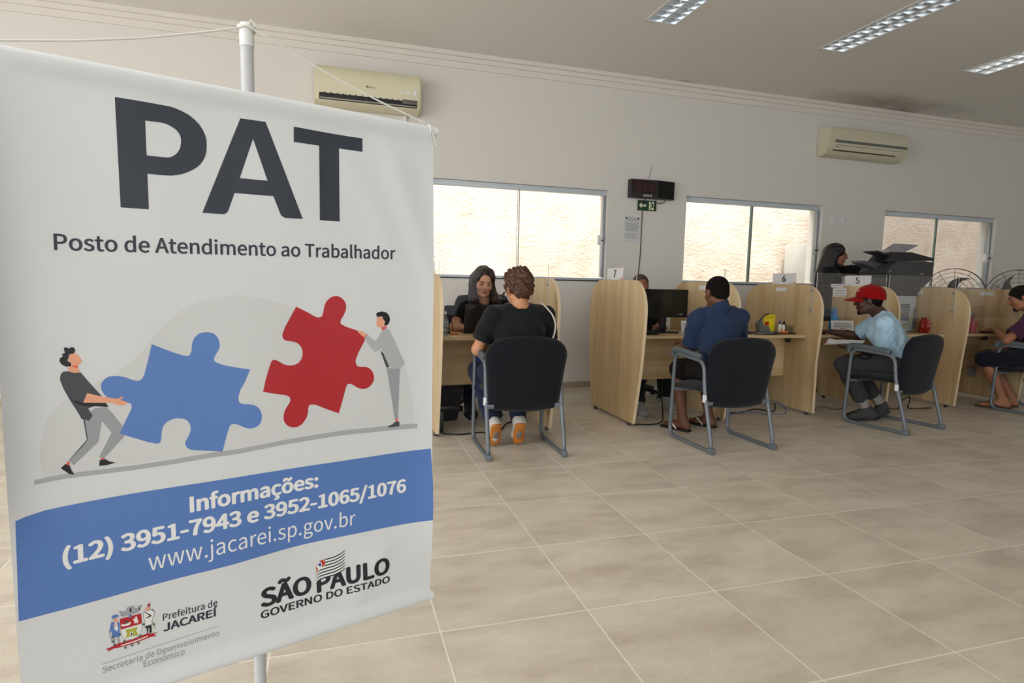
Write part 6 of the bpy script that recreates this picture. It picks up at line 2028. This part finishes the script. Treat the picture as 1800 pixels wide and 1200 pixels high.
# ---- clerk with the laptop
SK_A = skin('light_tan_skin', (214, 160, 130))
HAIR_DK = hairm('dark_brown_hair', (44, 30, 24))
BLACK_TEE = cloth('black_cotton', (26, 26, 28))
J = dict(neck=(0.385, 3.205, 1.035), shL=(0.565, 3.235, 0.985), shR=(0.215, 3.225, 0.975), elL=(0.655, 3.22, 0.735), elR=(0.130, 3.17, 0.770),
         wrL=(0.49, 3.06, 0.768), wrR=(0.205, 3.03, 0.766), hipL=(0.46, 3.50, 0.52), hipR=(0.30, 3.50, 0.52), knL=(0.47, 3.09, 0.50), knR=(0.25, 3.09, 0.50),
         anL=(0.46, 3.12, 0.10), anR=(0.26, 3.10, 0.10), toeL=(0.48, 2.95, 0.028), toeR=(0.24, 2.92, 0.028),
         handL=((-0.75, -0.6, -0.1), (0.05, 0.1, -1), 0.9, 0.45), handR=((0.62, -0.75, -0.08), (-0.1, 0.1, -1), 0.9, 0.45), bow=(0, 0.03, 0))
B = Body(J, 0.98, True, 0.005)
t = person('person with long dark hair and black T-shirt behind the laptop, looking down', B, (0.38, 3.5, 0), SK_A)
H = Head((0.372, 3.135, 1.165), (-0.02, -1.0, -0.30), 0.05, 1.07)
body_mesh(B, t, SK_A, H, fem=True, neck_r=0.050)
H.details(t, mat('dark_brow', (40, 26, 20), 0.6), mat('rose_lips', (168, 92, 84), 0.4), look=(0, -0.8), closed=0.7)
tee(B, t, BLACK_TEE, 0.58, 0.012, neck_cut=0.080, nk=-0.012)
trousers(B, t, cloth('dark_jeans', (30, 34, 46)), name='trousers')
fd = Field(0.0045)
H.ell(fd, (0, -0.018, 0.036), (0.080, 0.101, 0.089), 0.01)
for q in (-1, 1):
    H.ell(fd, (q * 0.052, 0.012, 0.050), (0.033, 0.056, 0.056), 0.02)
    p = [H.at(q * 0.070, 0.000, 0.02), H.at(q * 0.076, 0.008, -0.06), H.at(q * 0.080, 0.035, -0.14)]
    c = [np.array([0.382 + q * -0.098, 3.105, 1.01]), np.array([0.382 + q * -0.105, 3.100, 0.90])]
    pts = p[:2] + c
    for a, b, r1_, r2_ in zip(pts[:-1], pts[1:], (0.026, 0.030, 0.040), (0.030, 0.040, 0.034)):
        fd.cap(a, b, r1_, r2_, 0.03)
    fd.cap(H.at(q * 0.05, -0.07, 0.0), np.array([0.385 - q * 0.07, 3.27, 0.93]), 0.055, 0.055, 0.04)
fd.ell(H.at(0.002, 0.095, -0.030), np.array((0.061, 0.080, 0.085)) * H.k, H.B, 0.010, '-')
fd.ell(H.at(0.004, 0.098, 0.034), np.array((0.048, 0.058, 0.040)) * H.k, H.B, 0.010, '-')
fd.noise = wr((0.0022, 120, 60, 6, 0.3), (0.0013, 260, 170, 12, 1.1))
field_obj(fd, 'hair', HAIR_DK, t)
mb = MB()
nk_ = B.J['neck']
mb.tube(spline([tuple(nk_ + np.array(o)) for o in ((-0.055, 0.0, 0.015), (-0.050, -0.062, -0.025), (-0.008, -0.098, -0.085), (0.012, -0.100, -0.092), (0.048, -0.064, -0.028), (0.055, 0.0, 0.015))], 6), 0.0018, 6)
mb.build('necklace', mat('silver_chain', (190, 188, 180), 0.25, 1.0), t)
for q in (-1, 1):
    fd = Field(0.003)
    H.ell(fd, (q * 0.081, 0.0, -0.034), (0.004, 0.004, 0.004), 0.001)
    field_obj(fd, 'earring', mat('silver_stud_%d' % (q + 1), (200, 200, 196), 0.2, 1.0), t)
def shoe(B, t, q, m_up, m_sole, e=0.010, name='shoe', th=0.012, tongue=None):
    J = B.J
    fd = Field(0.005)
    B.foot(fd, q, e)
    an = J['an' + q]
    to = J['toe' + q]
    heel = J.get('heel' + q, an + np.array([0, 0, -0.05]) - nv(to - an) * 0.035)
    d = nv(to - heel)
    leg = nv(J['kn' + q] - an)
    fd.cut(an + leg * 0.02, leg)
    s = field_obj(fd, name, m_up, t)
    sd = nv(np.cross(d, leg))
    up = nv(np.cross(sd, d))
    fd = Field(0.005)
    base = -up * 0.037
    fd.slab(heel + base - d * 0.010, heel + (to - heel) * 0.60 + base, (0.037, 0.015), (0.043, 0.015), sd, 0.003)
    fd.slab(heel + (to - heel) * 0.60 + base, to + base * 1.0 + d * 0.004, (0.043, 0.015), (0.038, 0.014), sd, 0.003)
    field_obj(fd, 'sole', m_sole, s)
    return s, heel, to, d, sd, up
M_WSOLE = mat('white_rubber_sole', (200, 198, 192), 0.6)
for q in ('L', 'R'):
    shoe(B, t, q, mat('black_canvas_' + q, (28, 28, 30), 0.8), M_WSOLE)

# ---- client in the black T-shirt, seen from behind
SK_B = skin('tan_skin', (196, 140, 104))
J = dict(neck=(0.372, 2.070, 0.990), shL=(0.185, 2.085, 0.925), shR=(0.565, 2.085, 0.930), elL=(0.098, 2.15, 0.690), elR=(0.645, 2.20, 0.70),
         wrL=(0.24, 2.38, 0.715), wrR=(0.50, 2.41, 0.70), hipL=(0.27, 2.02, 0.535), hipR=(0.46, 2.02, 0.535), knL=(0.175, 2.44, 0.50), knR=(0.47, 2.46, 0.50),
         anL=(0.205, 2.135, 0.185), anR=(0.402, 2.135, 0.185), toeL=(0.215, 2.135, 0.045), toeR=(0.400, 2.14, 0.045),
         heelL=(0.213, 2.090, 0.170), heelR=(0.397, 2.090, 0.170),
         handL=((0.8, 0.55, -0.1), (0.1, 0.1, -1), 0.95, 0.6), handR=((-0.75, 0.6, 0.0), (0, 0.1, -1), 0.95, 0.6), bow=(0, -0.02, 0))
B = Body(J, 1.10, True, 0.006)
t = person('person with short curly brown hair in a black T-shirt, back to the camera', B, (0.36, 2.06, 0), SK_B)
H = Head((0.375, 2.125, 1.120), (-0.16, 1.0, -0.22), 0.0, 1.03)
body_mesh(B, t, SK_B, H, feet=True, fem=True, neck_r=0.054)
tee(B, t, BLACK_TEE, 0.60, 0.014, neck_cut=0.068, nk=0.012)
JEANS = cloth('dark_blue_jeans', (30, 36, 60))
trousers(B, t, JEANS)
fd = Field(0.0045)
H.ell(fd, (0, -0.022, 0.040), (0.092, 0.106, 0.090), 0.01)
H.ell(fd, (0, -0.060, -0.020), (0.070, 0.058, 0.068), 0.02)
for q in (-1, 1):
    H.ell(fd, (q * 0.070, -0.015, 0.005), (0.022, 0.060, 0.040), 0.02)
rs = np.random.RandomState(11)
for i in range(34):                      # loose curls over the crown
    a, e = rs.uniform(0, 2 * PI), rs.uniform(0.05, 1.25)
    c = (0.088 * math.cos(a) * math.cos(e), -0.02 + 0.098 * math.sin(a) * math.cos(e), 0.045 + 0.082 * math.sin(e))
    H.ell(fd, c, (0.020, 0.020, 0.017), 0.010)
H.cap(fd, (-0.085, 0.030, -0.020), (-0.098, 0.052, -0.038), 0.014, 0.004, 0.01)
fd.ell(H.at(0, 0.105, -0.030), np.array((0.075, 0.080, 0.085)) * H.k, H.B, 0.01, '-')
fd.noise = wr((0.0060, 60, 46, 52, 0.3), (0.0045, 120, -95, 75, 1.1), (0.0025, 230, 180, -150, 2.0))
field_obj(fd, 'hair', hairm('curly_brown_hair', (78, 48, 30), (1, 1, 0.35), 0.6), t)
for q in ('L', 'R'):
    s_, heel, to, d, sd, up = shoe(B, t, q, mat('white_grey_sneaker_' + q, (196, 190, 182), 0.7), mat('gum_rubber_' + q, (188, 112, 40), 0.55), name='sneaker')
    fd = Field(0.004)
    c = heel * 0.50 + to * 0.50 - up * 0.053
    R_ = np.array([sd, d, up])
    fd.ell(c, (0.022, 0.036, 0.008), R_, 0.002)
    field_obj(fd, 'tread', mat('grey_tread_' + q, (120, 112, 100), 0.7), s_)
tag_pts = [(0.545, 2.01, 0.995), (0.585, 1.985, 0.94), (0.60, 1.965, 0.87), (0.585, 1.955, 0.80), (0.56, 1.965, 0.74), (0.54, 2.05, 0.62)]
tp_ = spline(tag_pts, 6)
tag(MB().tube([(0.52, 2.10, 1.02), (0.53, 2.05, 1.018)] + tp_, 0.0045, 8, flat=1.3).build('bag_strap', mat('cream_strap', (210, 200, 186), 0.7)), 'thin cream bag strap over the right shoulder of the black T-shirt', 'strap')
t = thing('lanyard_card', 'blue and orange card case hanging at the lap of the person with curly hair', 'card case', (0.16, 2.36, 0.62))
MB().box((0.165, 2.36, 0.625), (0.075, 0.012, 0.10), 0.01).build('case', mat('royal_blue_plastic', (40, 62, 150), 0.4), t)
MB().box((0.185, 2.355, 0.688), (0.05, 0.012, 0.02), 0.005).build('clip', M_ORANGE, t)

# ---- client in the denim shirt, seen from behind
SK_C = skin('deep_brown_skin', (104, 66, 46))
J = dict(neck=(1.905, 1.955, 0.995), shL=(1.735, 1.985, 0.925), shR=(2.095, 1.965, 0.930), elL=(1.775, 2.12, 0.660), elR=(2.20, 2.10, 0.68),
         wrL=(1.87, 2.36, 0.70), wrR=(2.08, 2.36, 0.70), hipL=(1.84, 1.93, 0.535), hipR=(2.02, 1.95, 0.535), knL=(1.815, 2.35, 0.490), knR=(2.08, 2.38, 0.49),
         anL=(1.822, 2.235, 0.095), anR=(2.120, 2.315, 0.095), toeL=(1.755, 2.385, 0.034), toeR=(2.045, 2.45, 0.034), heelL=(1.838, 2.21, 0.045), heelR=(2.135, 2.285, 0.045),
         handL=((0.6, 0.75, 0.05), (0.1, 0.1, -1), 1.0, 0.5), handR=((-0.6, 0.8, 0.05), (0, 0.1, -1), 1.0, 0.5), bow=(-0.01, -0.02, 0))
B = Body(J, 1.0, False, 0.006)
t = person('person with cropped black hair in a short-sleeved denim shirt, back to the camera', B, (1.92, 1.95, 0), SK_C)
H = Head((1.893, 1.985, 1.120), (0.02, 1.0, -0.20), 0.0, 1.0)
body_mesh(B, t, SK_C, H)
DENIM = mat('blue_denim', (38, 52, 80), 0.85, spec=0.15, bump=(420, 0.35), var=(14, 0.16), sheen=0.08)
sh_ = tee(B, t, DENIM, 0.72, 0.014, neck_cut=0.058, nk=0.02, folds=wr((0.0045, 22, 14, 38, 0.4), (0.0028, 60, -38, 44, 1.9), (0.0014, -100, 70, 95, 0.2)), name='denim_shirt')
fd = Field(0.005)
nk_ = B.J['neck']
fd.cap(nk_ + np.array([0, -0.012, 0.010]), nk_ + np.array([0, 0.0, 0.040]), 0.070, 0.064, 0.01)
fd.cap(nk_ + np.array([0, 0.006, 0.03]), nk_ + np.array([0, 0.03, 0.12]), 0.057, 0.060, 0.004, '-')
field_obj(fd, 'collar', DENIM, sh_)
mb = MB()
ys = spline([(1.735, 1.925, 0.955), (1.80, 1.885, 0.950), (1.905, 1.868, 0.948), (2.01, 1.880, 0.950), (2.085, 1.910, 0.957)], 6)
fd = Field(0.0035)
for a, b in zip(ys[:-1], ys[1:]): fd.cap(np.array(a), np.array(b), 0.0025, 0.0025, 0.002)
trousers(B, t, mat('dark_patterned_cotton', (34, 30, 28), 0.9, spec=0.1, var=(60, 0.5)), short=0.90, name='shorts')
fd = Field(0.0045)
H.ell(fd, (0, -0.014, 0.034), (0.0785, 0.0975, 0.0875), 0.01)
H.ell(fd, (0, -0.055, -0.020), (0.062, 0.050, 0.050), 0.02)
fd.ell(H.at(0, 0.110, -0.030), np.array((0.095, 0.085, 0.090)) * H.k, H.B, 0.01, '-')
fd.noise = wr((0.0006, 400, 300, 350, 0.2))
field_obj(fd, 'hair', mat('cropped_black_hair', (26, 20, 18), 0.9, spec=0.1, bump=(500, 0.6)), t)
def flipflop(B, t, q, m_sole, m_strap):
    J = B.J
    heel, to = J['heel' + q], J['toe' + q]
    d = nv((to - heel) * np.array([1, 1, 0]))
    sd = np.array([d[1], -d[0], 0])
    h0 = np.array([heel[0], heel[1], 0.010]) - d * 0.03
    t0 = np.array([to[0], to[1], 0.010]) + d * 0.03
    fd = Field(0.0045)
    fd.slab(h0, h0 * 0.4 + t0 * 0.6, (0.038, 0.0095), (0.050, 0.0095), sd, 0.005)
    fd.slab(h0 * 0.4 + t0 * 0.6, t0, (0.050, 0.0095), (0.036, 0.0095), sd, 0.005)
    o = field_obj(fd, 'sandal', m_sole, t)
    fd = Field(0.004)
    f = h0 + (t0 - h0) * 0.80 + np.array([0, 0, 0.035])
    for s_ in (-1, 1):
        a = h0 + (t0 - h0) * 0.38 + sd * s_ * 0.044 + np.array([0, 0, 0.012])
        m_ = h0 + (t0 - h0) * 0.60 + sd * s_ * 0.030 + np.array([0, 0, 0.052])
        fd.cap(a, m_, 0.007, 0.008, 0.004)
        fd.cap(m_, f, 0.008, 0.006, 0.004)
    field_obj(fd, 'strap', m_strap, o)
M_BSOLE = mat('black_foam_sole', (24, 23, 24), 0.7)
for q in ('L', 'R'):
    flipflop(B, t, q, M_BSOLE, mat('white_strap_' + q, (206, 200, 196), 0.6))

# ---- clerk hidden behind the number 7 partition
SK_D = skin('medium_brown_skin', (150, 98, 72))
J = dict(neck=(2.150, 3.64, 1.015), shL=(2.33, 3.64, 0.945), shR=(1.975, 3.64, 0.945), elL=(2.36, 3.48, 0.72), elR=(1.93, 3.46, 0.72), wrL=(2.18, 3.30, 0.765), wrR=(1.90, 3.25, 0.765),
         hipL=(2.23, 3.60, 0.535), hipR=(2.05, 3.60, 0.535), knL=(2.215, 3.20, 0.50), knR=(1.93, 3.18, 0.50), anL=(2.150, 3.06, 0.11), anR=(1.775, 2.88, 0.11), toeL=(2.165, 2.89, 0.036), toeR=(1.735, 2.72, 0.036),
         handL=((-0.5, -0.8, 0), (0, 0, -1), 1.0, 0.5), handR=((0.2, -0.95, 0), (0, 0, -1), 1.0, 0.5))
B = Body(J, 1.0, False, 0.007)
t = person('person almost hidden behind the number 7 partition, grey-haired crown and grey sneakers visible', B, (2.14, 3.60, 0), SK_D)
H = Head((2.135, 3.585, 1.150), (-0.25, -1.0, -0.30), 0.0, 1.0)
body_mesh(B, t, SK_D, H)
tee(B, t, cloth('dark_grey_cotton', (52, 54, 58)), 0.6, 0.013, name='t_shirt')
trousers(B, t, cloth('black_trousers', (30, 31, 36)), e2=0.024)
fd = Field(0.005)
H.ell(fd, (0, -0.016, 0.036), (0.080, 0.098, 0.085), 0.01)
fd.ell(H.at(0, 0.110, 0.0), np.array((0.095, 0.085, 0.110)) * H.k, H.B, 0.01, '-')
field_obj(fd, 'hair', mat('greying_hair', (82, 70, 62), 0.85, spec=0.1, bump=(400, 0.5), var=(30, 0.3)), t)
for q in ('L', 'R'):
    shoe(B, t, q, mat('pale_grey_mesh_' + q, (150, 148, 144), 0.8), M_WSOLE, 0.014, 'sneaker')

# ---- clerk standing at the copier
SK_E = skin('warm_brown_skin', (150, 98, 70))
J = dict(neck=(4.535, 3.635, 1.412), shL=(4.690, 3.715, 1.368), shR=(4.430, 3.52, 1.358), elL=(4.875, 3.46, 1.385), elR=(4.40, 3.45, 1.08), wrL=(4.835, 3.24, 1.372), wrR=(4.60, 3.40, 1.12),
         hipL=(4.56, 3.74, 0.92), hipR=(4.45, 3.58, 0.92), knL=(4.59, 3.72, 0.49), knR=(4.46, 3.56, 0.49), anL=(4.55, 3.74, 0.09), anR=(4.42, 3.58, 0.09), toeL=(4.69, 3.66, 0.028), toeR=(4.56, 3.50, 0.028),
         handL=((0.5, -0.8, -0.15), (0.2, 0, -1), 0.9, 0.3), handR=((0.9, -0.2, 0.3), (0, 0.2, -1), 0.9, 0.5))
B = Body(J, 1.0, True, 0.006)
t = person('person standing at the copier, long black hair, glasses and black top', B, (4.50, 3.65, 0), SK_E)
H = Head((4.595, 3.585, 1.553), (0.66, -0.75, -0.10), 0.0, 1.03)
body_mesh(B, t, SK_E, H, fem=True, neck_r=0.050)
H.details(t, mat('black_brow', (24, 18, 16), 0.6), mat('brown_lips', (128, 70, 58), 0.4), look=(0.4, -0.3), closed=0.4)
tee(B, t, cloth('black_knit', (20, 20, 22)), 1.86, 0.012, neck_cut=0.075, nk=-0.012, name='top')
trousers(B, t, cloth('black_slacks', (24, 24, 28)), name='trousers')
fd = Field(0.005)
H.ell(fd, (0, -0.020, 0.036), (0.086, 0.104, 0.092), 0.01)
for q in (-1, 1):
    H.ell(fd, (q * 0.062, 0.018, 0.045), (0.034, 0.060, 0.062), 0.02)
    fd.cap(H.at(q * 0.080, 0.005, 0.02), H.at(q * 0.090, -0.015, -0.12), 0.032, 0.038, 0.03)
    fd.cap(H.at(q * 0.090, -0.015, -0.12), H.at(q * 0.095, -0.04, -0.25), 0.038, 0.030, 0.03)
fd.cap(H.at(0, -0.07, 0.02), H.at(0, -0.11, -0.26), 0.075, 0.070, 0.04)
fd.cap(H.at(0, -0.11, -0.26), H.at(0, -0.10, -0.40), 0.070, 0.050, 0.04)
fd.ell(H.at(0, 0.090, -0.028), np.array((0.052, 0.074, 0.080)) * H.k, H.B, 0.010, '-')
fd.ell(H.at(0, 0.092, 0.032), np.array((0.042, 0.055, 0.036)) * H.k, H.B, 0.010, '-')
fd.noise = wr((0.0018, 120, 60, 6, 0.3), (0.0010, 260, 170, 12, 1.1))
field_obj(fd, 'hair', hairm('black_hair', (20, 17, 17)), t)
gl = MB()
for q in (-1, 1):
    c = H.at(q * 0.033, 0.104, -0.002)
    gl.tube(arc(c, 0.021, 0, 2 * PI * 19 / 20, 19, H.B[0], H.B[2] * 0.85), 0.0013, 6, True)
    gl.tube([H.at(q * 0.054, 0.102, 0.006), H.at(q * 0.080, 0.02, 0.010)], 0.0013, 6)
gl.tube([H.at(-0.012, 0.106, 0.004), H.at(0.012, 0.106, 0.004)], 0.0013, 6)
tag(gl.build('glasses', mat('thin_metal_frame', (120, 110, 100), 0.3, 0.8)), 'thin-rimmed glasses on the person standing at the copier', 'glasses')
for q in ('L', 'R'):
    shoe(B, t, q, mat('black_flat_' + q, (24, 24, 26), 0.6), M_BSOLE, 0.006)

# ---- client in the red cap
J = dict(neck=(3.665, 2.125, 0.955), shL=(3.560, 1.995, 0.885), shR=(3.775, 2.260, 0.895), elL=(3.665, 2.060, 0.635), elR=(3.740, 2.440, 0.745), wrL=(3.545, 2.270, 0.645), wrR=(3.620, 2.600, 0.765),
         hipL=(3.735, 1.985, 0.535), hipR=(3.835, 2.120, 0.535), knL=(3.505, 2.335, 0.495), knR=(3.70, 2.47, 0.495), anL=(3.685, 2.225, 0.110), anR=(3.895, 2.255, 0.130),
         toeL=(3.535, 2.290, 0.036), toeR=(3.775, 2.235, 0.040), heelL=(3.725, 2.195, 0.062), heelR=(3.930, 2.255, 0.085),
         handL=((-0.45, 0.85, 0.06), (0.3, 0.1, 1), 1.0, 0.55), handR=((-0.55, 0.82, 0.0), (0, 0, -1), 1.0, 0.30), bow=(0.035, -0.02, 0))
B = Body(J, 0.98, False, 0.006)
t = person('person in a red cap and pale blue T-shirt holding papers, seen in profile', B, (3.75, 2.05, 0), SK_C)
H = Head((3.545, 2.155, 1.075), (-0.66, 0.74, -0.10), 0.0, 1.02)
SK_F = skin('dark_brown_skin', (74, 48, 38))
body_mesh(B, t, SK_F, H, neck_r=0.056)
H.details(t, mat('black_brow_b', (20, 16, 14), 0.6), mat('dark_lips', (84, 50, 44), 0.5), look=(0, -0.4))
tee(B, t, cloth('pale_blue_cotton', (172, 202, 222)), 0.68, 0.018, neck_cut=0.062, nk=0.012, folds=wr((0.0036, 16, 12, 22, 0.4), (0.0024, 70, -44, 30, 1.9), (0.0014, -110, 76, 60, 0.2)))
trousers(B, t, cloth('charcoal_trousers', (58, 58, 60)), upto=0.72, e2=0.020)
def cropped_hair(H, t, m, e=0.0015):
    fd = Field(0.0035)
    H.ell(fd, (0, -0.012, 0.030), (0.075 + e, 0.094 + e, 0.086 + e), 0.01)
    H.ell(fd, (0, -0.048, -0.022), (0.056 + e, 0.047, 0.048), 0.02)
    fd.ell(H.at(0, 0.112, -0.052), np.array((0.12, 0.100, 0.105)) * H.k, H.B, 0.006, '-')
    fd.noise = wr((0.0006, 300, 240, 250, 0.2))
    return field_obj(fd, 'hair', m, t)
def beard(H, t, m):
    fd = Field(0.003)
    H.ell(fd, (0, 0.036, -0.072), (0.0495, 0.0485, 0.0425), 0.01)
    H.ell(fd, (0, 0.071, -0.101), (0.0225, 0.0195, 0.0175), 0.02)
    H.ell(fd, (0, 0.0875, -0.0430), (0.021, 0.0095, 0.0045), 0.004)
    fd.ell(H.at(0, 0.03, 0.005), np.array((0.12, 0.20, 0.068)) * H.k, H.B, 0.004, '-') if False else None
    fd.ell(H.at(0, 0.088, -0.060), np.array((0.024, 0.020, 0.0125)) * H.k, H.B, 0.004, '-')
    for q in (-1, 1):
        fd.ell(H.at(q * 0.046, 0.060, -0.040), np.array((0.030, 0.045, 0.036)) * H.k, H.B, 0.004, '-')
    fd.ell(H.at(0, -0.055, -0.08), np.array((0.09, 0.085, 0.09)) * H.k, H.B, 0.004, '-')
    return field_obj(fd, 'beard', m, t)
cropped_hair(H, t, mat('short_black_hair', (18, 15, 14), 0.9, spec=0.1, bump=(500, 0.6)))
beard(H, t, mat('short_black_beard', (16, 13, 12), 0.9, spec=0.1))
RED = mat('red_twill', (138, 14, 18), 1.0, spec=0.04, bump=(500, 0.25), sheen=0.1)
fd = Field(0.0045)
H.ell(fd, (0, -0.014, 0.042), (0.090, 0.112, 0.092), 0.01)
H.ell(fd, (0, -0.062, 0.012), (0.072, 0.058, 0.052), 0.02)
fd.cut(H.at(0, 0.0, 0.016), -(H.B[2] * 0.98 - H.B[1] * 0.20))
capm = field_obj(fd, 'cap', RED, t)
mb = MB()
V = []
nb, nr = 16, 6
for i in range(nb + 1):
    a = PI * i / nb
    for j in range(nr + 1):
        q = j / nr
        x = math.cos(a) * (0.083 + 0.004 * q)
        y = 0.045 + math.sin(a) * (0.055 + 0.085 * q)
        z = 0.036 - 0.020 * q - 0.022 * (math.cos(a) ** 2) + 0.003
        V.append(H.at(x, y, z))
V2 = [p - H.B[2] * 0.005 for p in V]
fs = [(i * (nr + 1) + j, (i + 1) * (nr + 1) + j, (i + 1) * (nr + 1) + j + 1, i * (nr + 1) + j + 1) for i in range(nb) for j in range(nr)]
o = len(V)
edge = [((nb * 0 + i) * (nr + 1) + nr) for i in range(nb + 1)]
mb.add(V + V2, fs + [tuple(k + o for k in f[::-1]) for f in fs] + [(edge[i], edge[i + 1], edge[i + 1] + o, edge[i] + o) for i in range(nb)])
mb.build('brim', RED, capm)
fd = Field(0.004)
H.ell(fd, (0, -0.014, 0.134), (0.008, 0.008, 0.006), 0.002)
field_obj(fd, 'button', RED, capm)
mb = MB()
c = H.at(0, 0.105, 0.075)
mb.tube([H.at(-0.045, 0.070, 0.088), H.at(-0.047, 0.076, 0.080)], 0.003, 6)
mb.build('logo', M_PAPER, capm)
for q in ('L', 'R'):
    shoe(B, t, q, mat('dark_grey_suede_' + q, (58, 58, 58), 0.9), mat('dark_sole_' + q, (44, 42, 40), 0.7), 0.010)
    fd = Field(0.005)
    an = B.J['an' + q]
    fd.cap(an - nv(B.J['kn' + q] - an) * 0.01, an + (B.J['kn' + q] - an) * 0.26, 0.044, 0.047, 0.01)
    field_obj(fd, 'sock', mat('pale_sock_' + q, (140, 132, 124), 0.9), t)
fd = Field(0.006)
fd.ell((3.60, 2.19, 0.585), (0.085, 0.06, 0.035), basis((-0.5, 0.85, 0)), 0.02)
tag(field_obj(fd, 'waist_bag', mat('black_nylon', (20, 20, 22), 0.7), None), 'black waist bag on the lap of the person in the red cap', 'bag')
# folded papers in the hand
t = thing('paper_bundle', 'folded white papers held in the hand of the person in the red cap', 'paper', (3.50, 2.38, 0.66))
for k in range(3):
    mb = MB()
    V = []
    dx_ = np.array([-0.62, 0.78, 0.0])
    sx_ = np.array([0.70, 0.55, 0.10])
    for i in range(9):
        for j in range(5):
            u, v = i / 8, j / 4 - 0.5
            p = np.array([3.60, 2.235, 0.690]) + dx_ * u * 0.29 + sx_ * v * 0.14 + np.array([0, 0, 0.012 * math.sin(u * 4 + k) + 0.006 * k + 0.02 * v * u])
            V.append(p + np.array([0.006 * k, -0.004 * k, 0]))
    mb.add(V, [(i * 5 + j, (i + 1) * 5 + j, (i + 1) * 5 + j + 1, i * 5 + j + 1) for i in range(8) for j in range(4)])
    mb.build('sheet', M_PAPER, t)
MB().box((3.432, 2.455, 0.688), (0.04, 0.05, 0.006), 0.002, rot=Matrix.Rotation(0.6, 3, 'Z')).build('red_corner', M_RED, t)

# ---- client at the right edge
J = dict(neck=(5.84, 2.325, 0.985), shL=(5.695, 2.225, 0.915), shR=(5.900, 2.365, 0.925), elL=(5.475, 2.300, 0.705), elR=(5.860, 2.500, 0.66), wrL=(5.680, 2.565, 0.790), wrR=(5.72, 2.46, 0.60),
         hipL=(5.700, 2.115, 0.535), hipR=(5.840, 2.235, 0.535), knL=(5.440, 2.475, 0.490), knR=(5.66, 2.60, 0.49), anL=(5.600, 2.365, 0.095), anR=(5.80, 2.42, 0.095),
         toeL=(5.455, 2.480, 0.034), toeR=(5.655, 2.535, 0.034), heelL=(5.625, 2.34, 0.045), heelR=(5.825, 2.40, 0.045),
         handL=((0.62, 0.78, 0.0), (0.1, 0, -1), 1.0, 0.7), handR=((-0.8, 0.3, -0.2), (0, 0, -1), 1.0, 0.5), bow=(0.03, -0.02, 0))
B = Body(J, 1.04, False, 0.006)
SK_G = skin('olive_brown_skin', (158, 106, 78))
t = person('person in a plum T-shirt and dark shorts cut off at the right edge', B, (5.78, 2.2, 0), SK_G)
H = Head((5.785, 2.415, 1.120), (-0.70, 0.70, -0.35), 0.0, 1.03)
body_mesh(B, t, SK_G, H)
H.details(t, mat('black_brow_c', (22, 17, 15), 0.6), mat('brown_lips_b', (136, 84, 70), 0.5), look=(0, -0.8), closed=0.6)
tee(B, t, cloth('plum_cotton', (70, 38, 62)), 0.70, 0.016, neck_cut=0.062)
trousers(B, t, cloth('navy_cotton', (24, 27, 40)), short=0.98, name='shorts')
cropped_hair(H, t, mat('short_dark_hair', (28, 22, 20), 0.8, spec=0.15, bump=(400, 0.6)), 0.006)
beard(H, t, mat('dark_beard', (26, 20, 18), 0.9, spec=0.1))
for q in ('L', 'R'):
    flipflop(B, t, q, mat('brown_foam_sole_' + q, (84, 68, 58), 0.7), mat('dark_strap_' + q, (36, 32, 30), 0.6))
